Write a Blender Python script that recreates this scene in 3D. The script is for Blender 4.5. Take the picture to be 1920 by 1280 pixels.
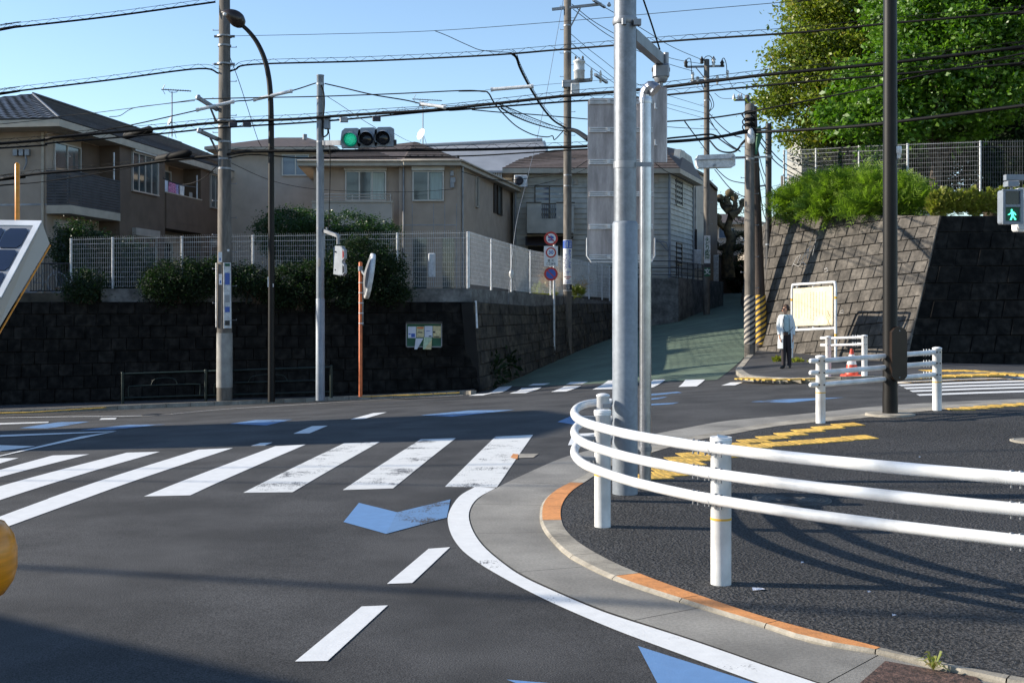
import bpy, math, random
import numpy as np
from mathutils import Vector, Matrix
R = math.radians
random.seed(7); rng = np.random.default_rng(7)
sc = bpy.context.scene; col = sc.collection
for o in list(bpy.data.objects): bpy.data.objects.remove(o)
# ------------------------------------------------------------ camera, sky, sun, exposure
H, F, CX, HY = 1.56, 2200.0, 960.0, 574.0
cam = bpy.data.objects.new('camera', bpy.data.cameras.new('camera')); col.objects.link(cam); sc.camera = cam
cam.location = (0, 0, H); cam.rotation_euler = (R(90), 0, 0)
cam.data.sensor_width = 36; cam.data.lens = 36*F/1920; cam.data.shift_y = -66/1920
cam.data.clip_end = 2000; cam.data.clip_start = .05
SUN_EL, SUN_AZ = R(23), R(6)
sund = Vector((-math.cos(SUN_AZ)*math.cos(SUN_EL), math.sin(SUN_AZ)*math.cos(SUN_EL), math.sin(SUN_EL)))
w = bpy.data.worlds.new('World'); sc.world = w; w.use_nodes = True
wn = w.node_tree.nodes; wl_ = w.node_tree.links
sky = wn.new('ShaderNodeTexSky'); sky.sky_type = 'NISHITA'; sky.sun_disc = False
sky.sun_elevation = SUN_EL; sky.sun_rotation = R(-84); sky.air_density = 1.0; sky.dust_density = 0.1; sky.ozone_density = 1.0; sky.altitude = 50
tint = wn.new('ShaderNodeVectorMath'); tint.operation = 'MULTIPLY'; tint.inputs[1].default_value = (.95, 1.03, 1.13)
wl_.new(sky.outputs[0], tint.inputs[0]); wl_.new(tint.outputs[0], wn['Background'].inputs[0]); wn['Background'].inputs[1].default_value = .125
sl = bpy.data.lights.new('sun', 'SUN'); sl.energy = 5.0; sl.angle = R(.53); sl.color = (1, .91, .77)
so = bpy.data.objects.new('sun', sl); col.objects.link(so); so.rotation_euler = sund.to_track_quat('Z', 'Y').to_euler(); so.location = (-20, 5, 20)
sc.view_settings.view_transform = 'Standard'; sc.view_settings.look = 'None'
sc.view_settings.exposure = 0.65; sc.view_settings.gamma = 1
# ------------------------------------------------------------ helpers
def at(px, py, Y): return Vector(((px-CX)/F*Y, Y, H-(py-HY)/F*Y))
def XX(px, Y): return (px-CX)/F*Y
def ZZ(py, Y): return H-(py-HY)/F*Y
ctrl = [(-12,-5,0),(0,-5,0),(12,-5,0),(-6,5,0),(0,5,0),(4,5,0.0),(-3,10,0),(0,10,0),(2.5,9,0),(.25,14.2,0),(-4.76,13.15,-.107),(-9,10,-.06),
        (3.6,13.75,.13),(5.24,14.5,.2),(9,16,.2),(14,14,.2),(8,8,.05)]
for px, py, Y, off in [(1474,719,23.4,0),(1920,750,17,0),(1900,700,25,0),(1900,683,29,-.1),(1475,690,28,-.08),(0,778,29.4,0),(450,760,29.4,0),(850,741,29.4,0),
        (0,757,33,-.12),(620,741,32.6,-.12),(900,735,31.6,-.05),(1040,668,42,0),(1143,630,50,0),(1225,592,57,0),(1320,568,64,0),(1345,710,28,0),(1405,668,33.5,-.05),
        (1395,620,42,0),(1395,587,52,0),(1360,560,66,0),(1380,545,92,0),(1120,735,26,0)]:
    p = at(px, py, Y); ctrl.append((p.x, p.y, p.z+off))
ctrl += [(-25,29,-1.55),(-25,45,-1.5),(-10,45,-.6),(-8,80,1.6),(30,60,2),(30,29,.3),(30,92,2.8),(-15,92,2)]
_C = np.array(ctrl, float)
def _U(r2): return np.where(r2 > 1e-12, .5*r2*np.log(np.maximum(r2, 1e-12)), 0)
_n = len(_C); _d = ((_C[:, None, :2]-_C[None, :, :2])**2).sum(-1)
_L = np.zeros((_n+3, _n+3)); _L[:_n, :_n] = _U(_d)+np.eye(_n)*.3; _L[:_n, _n] = 1; _L[:_n, _n+1:] = _C[:, :2]; _L[_n, :_n] = 1; _L[_n+1:, :_n] = _C[:, :2].T
_W = np.linalg.solve(_L, np.concatenate([_C[:, 2], [0, 0, 0]]))
def gz(x, y):
    x = np.clip(np.asarray(x, float), -28, 32); y = np.clip(np.asarray(y, float), -6, 95)
    r2 = (x[..., None]-_C[:, 0])**2+(y[..., None]-_C[:, 1])**2
    return (_U(r2)*_W[:_n]).sum(-1)+_W[_n]+_W[_n+1]*x+_W[_n+2]*y
_Y = np.arange(2.5, 95, .05)
def gp(px, py, off=0.0):
    x = (px-CX)/F*_Y; z = H-(py-HY)/F*_Y; d = z-gz(x, _Y)-off
    i = np.where(d <= 0)[0]
    i = i[0] if len(i) else len(_Y)-1
    Y = _Y[i]
    if i > 0 and d[i] <= 0: Y = _Y[i-1]+(_Y[i]-_Y[i-1])*d[i-1]/(d[i-1]-d[i])
    X = (px-CX)/F*Y
    return Vector((X, Y, float(gz(X, Y))+off))
def GZ(x, y, off=0): return float(gz(x, y))+off

class MB:
    def __init__(s): s.v = []; s.f = []; s.m = []; s.s = []; s.T = None
    def add(s, vs, fs, m=0, sm=False):
        n = len(s.v)
        if s.T is not None: vs = [s.T @ Vector(v) for v in vs]
        s.v += [tuple(v) for v in vs]; s.f += [tuple(i+n for i in f) for f in fs]
        s.m += [m]*len(fs); s.s += [sm]*len(fs); return s
    def hexa(s, c, m=0): return s.add(c, [(0,3,2,1),(4,5,6,7),(0,1,5,4),(1,2,6,5),(2,3,7,6),(3,0,4,7)], m)
    def box(s, a, b, m=0):
        x0,y0,z0 = a; x1,y1,z1 = b
        return s.hexa([(x0,y0,z0),(x1,y0,z0),(x1,y1,z0),(x0,y1,z0),(x0,y0,z1),(x1,y0,z1),(x1,y1,z1),(x0,y1,z1)], m)
    def bbox(s, a, b, bev=.01, m=0):           # box with chamfered vertical and top edges
        x0,y0,z0 = a; x1,y1,z1 = b
        def ring(e, z): return [(x0+e,y0+e*0,z),(x1-e,y0,z),(x1,y0+e,z),(x1,y1-e,z),(x1-e,y1,z),(x0+e,y1,z),(x0,y1-e,z),(x0,y0+e,z)] 
        vs = ring(bev, z0)+ring(bev, z1-bev)+[(x0+bev,y0+bev,z1),(x1-bev,y0+bev,z1),(x1-bev,y0+bev,z1),(x1-bev,y1-bev,z1),(x1-bev,y1-bev,z1),(x0+bev,y1-bev,z1),(x0+bev,y1-bev,z1),(x0+bev,y0+bev,z1)]
        fs = [(i,(i+1)%8,8+(i+1)%8,8+i) for i in range(8)]+[(8+i,8+(i+1)%8,16+(i+1)%8,16+i) for i in range(8)]+[(16,17,19,21),(7,6,5,4,3,2,1,0)]
        return s.add(vs, fs, m)
    def beam(s, p, q, w, h, m=0, up=(0,0,1)):
        p = Vector(p); q = Vector(q); d = (q-p).normalized(); u = Vector(up)
        r = d.cross(u); r = r.normalized() if r.length > 1e-4 else Vector((1,0,0)); u = r.cross(d).normalized()
        a = r*w/2; b = u*h/2
        return s.hexa([p-a-b,p+a-b,q+a-b,q-a-b,p-a+b,p+a+b,q+a+b,q-a+b], m)
    def tube(s, pts, r, n=8, m=0, cap=True, sm=True):
        pts = [Vector(p) for p in pts]; k = len(pts); rs = r if isinstance(r, (list, tuple)) else [r]*k
        base = None; vs = []
        for i, p in enumerate(pts):
            d = (pts[min(i+1,k-1)]-pts[max(i-1,0)]); d = d.normalized() if d.length > 1e-9 else Vector((0,0,1))
            if base is None:
                base = d.orthogonal().normalized()
                if abs(d.z) > .99: base = Vector((1,0,0))
            base = (base-d*base.dot(d)); base = base.normalized() if base.length > 1e-6 else d.orthogonal().normalized()
            c = d.cross(base)
            for j in range(n):
                a = 2*math.pi*j/n; vs.append(p+(base*math.cos(a)+c*math.sin(a))*rs[i])
        fs = [(i*n+j, i*n+(j+1)%n, (i+1)*n+(j+1)%n, (i+1)*n+j) for i in range(k-1) for j in range(n)]
        s.add(vs, fs, m, sm)
        if cap and n > 2: s.add(vs[:n], [tuple(range(n))[::-1]], m); s.add(vs[-n:], [tuple(range(n))], m)
        return s
    def cyl(s, p, q, r, r2=None, n=12, m=0): return s.tube([p, q], [r, r if r2 is None else r2], n, m)
    def lathe(s, c, prof, n=20, m=0, axis=None, sm=True):
        c = Vector(c); ax = Vector(axis or (0,0,1)).normalized(); b = ax.orthogonal().normalized(); e = ax.cross(b)
        vs = [c+ax*h+(b*math.cos(2*math.pi*j/n)+e*math.sin(2*math.pi*j/n))*max(r,1e-4) for r, h in prof for j in range(n)]
        fs = [(i*n+j, i*n+(j+1)%n, (i+1)*n+(j+1)%n, (i+1)*n+j) for i in range(len(prof)-1) for j in range(n)]
        s.add(vs, fs, m, sm); s.add(vs[:n], [tuple(range(n))[::-1]], m); s.add(vs[-n:], [tuple(range(n))], m); return s
    def poly(s, pts, m=0): return s.add(pts, [tuple(range(len(pts)))], m)
    def slab(s, pts, off, m=0):                 # polygon extruded by vector off
        k = len(pts); off = Vector(off); a = [Vector(p) for p in pts]; b = [p+off for p in a]
        return s.add(a+b, [tuple(range(k))[::-1], tuple(range(k, 2*k))]+[(i,(i+1)%k,k+(i+1)%k,k+i) for i in range(k)], m)
    def build(s, name, mats, parent=None):
        me = bpy.data.meshes.new(name)
        if parent is not None:
            o0 = Vector((0,0,0)); q = parent
            while q is not None: o0 = o0+q.location; q = q.parent
        else:
            a = np.array(s.v); lo = a.min(0); hi = a.max(0); o0 = Vector(((lo[0]+hi[0])/2, (lo[1]+hi[1])/2, lo[2]))
        me.from_pydata([(x-o0.x, y-o0.y, z-o0.z) for x, y, z in s.v], [], s.f)
        if not isinstance(mats, (list, tuple)): mats = [mats]
        for m in mats: me.materials.append(m)
        me.polygons.foreach_set('material_index', s.m); me.polygons.foreach_set('use_smooth', s.s); me.update()
        o = bpy.data.objects.new(name, me); col.objects.link(o)
        if parent is not None: o.parent = parent
        else: o.location = o0
        return o
def build_each(mb, name, mats, parent=None, pick=None):
    V = np.array(mb.v); key = {}; par = list(range(len(V)))
    def find(i):
        while par[i] != i: par[i] = par[par[i]]; i = par[i]
        return i
    for i, p in enumerate(np.round(V, 4).tolist()):
        k = tuple(p); key.setdefault(k, i); par[find(i)] = find(key[k])
    for f in mb.f:
        for j in f[1:]: par[find(j)] = find(f[0])
    g = {}
    for fi, f in enumerate(mb.f): g.setdefault(find(f[0]), []).append(fi)
    P = []
    for fs in g.values():
        ids = sorted({j for fi in fs for j in mb.f[fi]}); P.append([fs, V[ids].min(0)-.001, V[ids].max(0)+.001])
    merged = True
    while merged:
        merged = False
        for i in range(len(P)):
            for j in range(i+1, len(P)):
                if (P[i][1] <= P[j][2]).all() and (P[j][1] <= P[i][2]).all():
                    P[i] = [P[i][0]+P[j][0], np.minimum(P[i][1], P[j][1]), np.maximum(P[i][2], P[j][2])]; del P[j]; merged = True; break
            if merged: break
    out = []
    for fs, lo, hi in P:
        m = MB(); mp = {}
        for fi in fs:
            for j in mb.f[fi]:
                if j not in mp: mp[j] = len(m.v); m.v.append(mb.v[j])
            m.f.append(tuple(mp[j] for j in mb.f[fi])); m.m.append(mb.m[fi]); m.s.append(mb.s[fi])
        d = hi-lo; out.append(m.build(pick(d) if pick else name, mats, parent))
    return out
def fitpick(d): return 'step_bolt' if min(d[0], d[1]) < .5*max(d[0], d[1]) else 'band'
def tag(o, label=None, cat=None, group=None, kind=None):
    if label: o['label'] = label
    if cat: o['category'] = cat
    if group: o['group'] = group
    if kind: o['kind'] = kind
    return o
def thing(name, label, cat, loc, group=None):
    o = bpy.data.objects.new(name, None); col.objects.link(o); o.location = Vector(loc); o.empty_display_size = .2
    return tag(o, label, cat, group)
def structure(o): o['kind'] = 'structure'; return o
def dup(root, loc, label=None):
    r = root.copy(); col.objects.link(r); r.location = Vector(loc)
    if label: r['label'] = label
    for ch in list(root.children):
        c = ch.copy(); col.objects.link(c); c.parent = r
        for g in list(ch.children):
            d = g.copy(); col.objects.link(d); d.parent = c
    return r
def catmull(pts, k=8):
    P = [Vector(p) for p in pts]; P = [P[0]*2-P[1]]+P+[P[-1]*2-P[-2]]; out = []
    for i in range(1, len(P)-2):
        for j in range(k):
            t = j/k; a,b,c,d = P[i-1],P[i],P[i+1],P[i+2]
            out.append(.5*((2*b)+(c-a)*t+(2*a-5*b+4*c-d)*t*t+(3*b-a-3*c+d)*t**3))
    return out+[P[-2]]
def resample(pts, n):
    P = [Vector(p) for p in pts]; L = [0]
    for a, b in zip(P, P[1:]): L.append(L[-1]+(b-a).length)
    out = []
    for i in range(n):
        t = L[-1]*i/(n-1); k = 0
        while k < len(L)-2 and L[k+1] < t: k += 1
        out.append(P[k].lerp(P[k+1], (t-L[k])/max(L[k+1]-L[k], 1e-9)))
    return out
# ------------------------------------------------------------ materials
def pm(name, c, rough=.6, metal=0, var=.12, scale=3, c2=None, bump=0, bscale=60, spec=.5, island=0, emis=None, es=1, dark=None, stretch=None, ribs=0):
    m = bpy.data.materials.new(name); m.use_nodes = True; N = m.node_tree.nodes; L = m.node_tree.links
    b = N['Principled BSDF']; b.inputs['Roughness'].default_value = rough; b.inputs['Metallic'].default_value = metal
    b.inputs['Specular IOR Level'].default_value = spec
    tc = N.new('ShaderNodeTexCoord'); vec = tc.outputs['Object']
    if stretch:
        mp = N.new('ShaderNodeMapping'); mp.inputs['Scale'].default_value = stretch; L.new(vec, mp.inputs[0]); vec = mp.outputs[0]
    nz = N.new('ShaderNodeTexNoise'); nz.inputs['Scale'].default_value = scale; nz.inputs['Detail'].default_value = 6; L.new(vec, nz.inputs['Vector'])
    c = tuple(c)+(1,); d = tuple(c2)+(1,) if c2 else tuple(x*(1-2*var) for x in c[:3])+(1,)
    e = c if c2 else tuple(min(1, x*(1+2*var)) for x in c[:3])+(1,)
    rp = N.new('ShaderNodeValToRGB'); rp.color_ramp.elements[0].position = .35; rp.color_ramp.elements[1].position = .65
    rp.color_ramp.elements[0].color = d; rp.color_ramp.elements[1].color = e; L.new(nz.outputs[0], rp.inputs[0]); out = rp.outputs[0]
    if dark:                                     # fine speckle / grime
        n2 = N.new('ShaderNodeTexNoise'); n2.inputs['Scale'].default_value = dark[0]; n2.inputs['Detail'].default_value = 3; L.new(vec, n2.inputs['Vector'])
        r2 = N.new('ShaderNodeMapRange'); r2.inputs[1].default_value = .35; r2.inputs[2].default_value = .65; r2.inputs[3].default_value = dark[1]; r2.inputs[4].default_value = dark[2]
        L.new(n2.outputs[0], r2.inputs[0]); mx = N.new('ShaderNodeVectorMath'); mx.operation = 'SCALE'; L.new(out, mx.inputs[0]); L.new(r2.outputs[0], mx.inputs['Scale']); out = mx.outputs[0]
    if island:
        g = N.new('ShaderNodeNewGeometry'); r2 = N.new('ShaderNodeMapRange'); r2.inputs[3].default_value = 1-island; r2.inputs[4].default_value = 1+island
        L.new(g.outputs['Random Per Island'], r2.inputs[0]); mx = N.new('ShaderNodeVectorMath'); mx.operation = 'SCALE'; L.new(out, mx.inputs[0]); L.new(r2.outputs[0], mx.inputs['Scale']); out = mx.outputs[0]
    L.new(out, b.inputs['Base Color'])
    if bump:
        n3 = N.new('ShaderNodeTexNoise'); n3.inputs['Scale'].default_value = bscale; n3.inputs['Detail'].default_value = 4; L.new(vec, n3.inputs['Vector'])
        bp = N.new('ShaderNodeBump'); bp.inputs['Strength'].default_value = bump; bp.inputs['Distance'].default_value = .01; L.new(n3.outputs[0], bp.inputs['Height']); L.new(bp.outputs[0], b.inputs['Normal'])
    if ribs:
        wv = N.new('ShaderNodeTexWave'); wv.inputs['Scale'].default_value = 9; wv.bands_direction = 'X'; wv.inputs['Distortion'].default_value = 0; L.new(vec, wv.inputs['Vector'])
        b2 = N.new('ShaderNodeBump'); b2.inputs['Strength'].default_value = .10; b2.inputs['Distance'].default_value = .004; L.new(wv.outputs['Fac'], b2.inputs['Height']); L.new(bp.outputs[0], b2.inputs['Normal']); L.new(b2.outputs[0], b.inputs['Normal'])
    if emis: b.inputs['Emission Color'].default_value = tuple(emis)+(1,); b.inputs['Emission Strength'].default_value = es
    return m
def leafmat(name, c1, c2, c3=None, trans=.35, rough=.42):
    m = bpy.data.materials.new(name); m.use_nodes = True; N = m.node_tree.nodes; L = m.node_tree.links
    b = N['Principled BSDF']; b.inputs['Roughness'].default_value = rough
    g = N.new('ShaderNodeNewGeometry'); rp = N.new('ShaderNodeValToRGB'); rp.color_ramp.elements[0].color = tuple(c1)+(1,); rp.color_ramp.elements[1].color = tuple(c2)+(1,)
    if c3: e = rp.color_ramp.elements.new(.86); e.color = tuple(c2)+(1,); rp.color_ramp.elements[2].color = tuple(c3)+(1,)
    L.new(g.outputs['Random Per Island'], rp.inputs[0]); L.new(rp.outputs[0], b.inputs['Base Color'])
    t = N.new('ShaderNodeBsdfTranslucent'); mul = N.new('ShaderNodeVectorMath'); mul.operation = 'MULTIPLY'; mul.inputs[1].default_value = (1.3, 1.5, .6)
    L.new(rp.outputs[0], mul.inputs[0]); L.new(mul.outputs[0], t.inputs[0]); mx = N.new('ShaderNodeMixShader'); mx.inputs[0].default_value = trans
    L.new(b.outputs[0], mx.inputs[1]); L.new(t.outputs[0], mx.inputs[2]); L.new(mx.outputs[0], N['Material Output'].inputs[0])
    return m
def roadmat(name, c, grain=140, gv=(.55, 1.5), patch=.25, bump=.35, rough=.85, bscale=None, bd=.01):
    m = bpy.data.materials.new(name); m.use_nodes = True; N = m.node_tree.nodes; L = m.node_tree.links
    b = N['Principled BSDF']; b.inputs['Roughness'].default_value = rough; b.inputs['Specular IOR Level'].default_value = .35
    g = N.new('ShaderNodeNewGeometry'); pos = g.outputs['Position']
    n1 = N.new('ShaderNodeTexNoise'); n1.inputs['Scale'].default_value = grain; n1.inputs['Detail'].default_value = 3; L.new(pos, n1.inputs['Vector'])
    r1 = N.new('ShaderNodeMapRange'); r1.inputs[1].default_value = .35; r1.inputs[2].default_value = .68; r1.inputs[3].default_value = gv[0]; r1.inputs[4].default_value = gv[1]; L.new(n1.outputs[0], r1.inputs[0])
    n2 = N.new('ShaderNodeTexNoise'); n2.inputs['Scale'].default_value = .9; n2.inputs['Detail'].default_value = 7; n2.inputs['Roughness'].default_value = .6; L.new(pos, n2.inputs['Vector'])
    r2 = N.new('ShaderNodeMapRange'); r2.inputs[1].default_value = .38; r2.inputs[2].default_value = .62; r2.inputs[3].default_value = 1-patch; r2.inputs[4].default_value = 1+patch; L.new(n2.outputs[0], r2.inputs[0])
    mu = N.new('ShaderNodeMath'); mu.operation = 'MULTIPLY'; L.new(r1.outputs[0], mu.inputs[0]); L.new(r2.outputs[0], mu.inputs[1])
    v = N.new('ShaderNodeTexVoronoi'); v.inputs['Scale'].default_value = 45; L.new(pos, v.inputs['Vector'])     # pale chips of aggregate
    r3 = N.new('ShaderNodeMapRange'); r3.inputs[1].default_value = .12; r3.inputs[2].default_value = .06; r3.inputs[3].default_value = 0; r3.inputs[4].default_value = 1.0; L.new(v.outputs[0], r3.inputs[0])
    sepc = N.new('ShaderNodeSeparateColor'); L.new(v.outputs['Color'], sepc.inputs[0]); gt = N.new('ShaderNodeMath'); gt.operation = 'GREATER_THAN'; gt.inputs[1].default_value = .8; L.new(sepc.outputs[0], gt.inputs[0])
    m3 = N.new('ShaderNodeMath'); m3.operation = 'MULTIPLY'; L.new(r3.outputs[0], m3.inputs[0]); L.new(gt.outputs[0], m3.inputs[1])
    m4 = N.new('ShaderNodeMath'); m4.operation = 'ADD'; L.new(mu.outputs[0], m4.inputs[0]); L.new(m3.outputs[0], m4.inputs[1])
    mx = N.new('ShaderNodeVectorMath'); mx.operation = 'SCALE'; mx.inputs[0].default_value = c; L.new(m4.outputs[0], mx.inputs['Scale']); L.new(mx.outputs[0], b.inputs['Base Color'])
    n3 = N.new('ShaderNodeTexNoise'); n3.inputs['Scale'].default_value = bscale or grain*.7; n3.inputs['Detail'].default_value = 3; L.new(pos, n3.inputs['Vector'])
    bp = N.new('ShaderNodeBump'); bp.inputs['Strength'].default_value = bump; bp.inputs['Distance'].default_value = bd; L.new(n3.outputs[0], bp.inputs['Height']); L.new(bp.outputs[0], b.inputs['Normal'])
    return m
def paintmat(name, c, wear, road=(.055,.055,.058), amt=.5, grain=140):          # road paint worn through to the asphalt in patches
    m = bpy.data.materials.new(name); m.use_nodes = True; N = m.node_tree.nodes; L = m.node_tree.links
    b = N['Principled BSDF']; b.inputs['Roughness'].default_value = .65
    pos = N.new('ShaderNodeNewGeometry').outputs['Position']
    n1 = N.new('ShaderNodeTexNoise'); n1.inputs['Scale'].default_value = 2.2; n1.inputs['Detail'].default_value = 10; n1.inputs['Roughness'].default_value = .72; L.new(pos, n1.inputs['Vector'])
    n2 = N.new('ShaderNodeTexNoise'); n2.inputs['Scale'].default_value = grain*.5; n2.inputs['Detail'].default_value = 3; L.new(pos, n2.inputs['Vector'])
    ad = N.new('ShaderNodeMath'); ad.operation = 'MULTIPLY_ADD'; ad.inputs[1].default_value = amt; L.new(n2.outputs[0], ad.inputs[0]); L.new(n1.outputs[0], ad.inputs[2])
    r = N.new('ShaderNodeMapRange'); r.inputs[1].default_value = wear; r.inputs[2].default_value = wear+.06; L.new(ad.outputs[0], r.inputs[0])
    n3 = N.new('ShaderNodeTexNoise'); n3.inputs['Scale'].default_value = 12; n3.inputs['Detail'].default_value = 6; L.new(pos, n3.inputs['Vector'])
    r3 = N.new('ShaderNodeMapRange'); r3.inputs[1].default_value = .3; r3.inputs[2].default_value = .7; r3.inputs[3].default_value = .92; r3.inputs[4].default_value = 1.03; L.new(n3.outputs[0], r3.inputs[0])
    s = N.new('ShaderNodeVectorMath'); s.operation = 'SCALE'; s.inputs[0].default_value = c; L.new(r3.outputs[0], s.inputs['Scale'])
    mx = N.new('ShaderNodeMix'); mx.data_type = 'RGBA'; L.new(r.outputs[0], mx.inputs[0]); L.new(s.outputs[0], mx.inputs[6]); mx.inputs[7].default_value = tuple(road)+(1,)
    L.new(mx.outputs[2], b.inputs['Base Color'])
    bp = N.new('ShaderNodeBump'); bp.inputs['Strength'].default_value = .2; bp.inputs['Distance'].default_value = .005; L.new(n2.outputs[0], bp.inputs['Height']); L.new(bp.outputs[0], b.inputs['Normal'])
    return m
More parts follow.
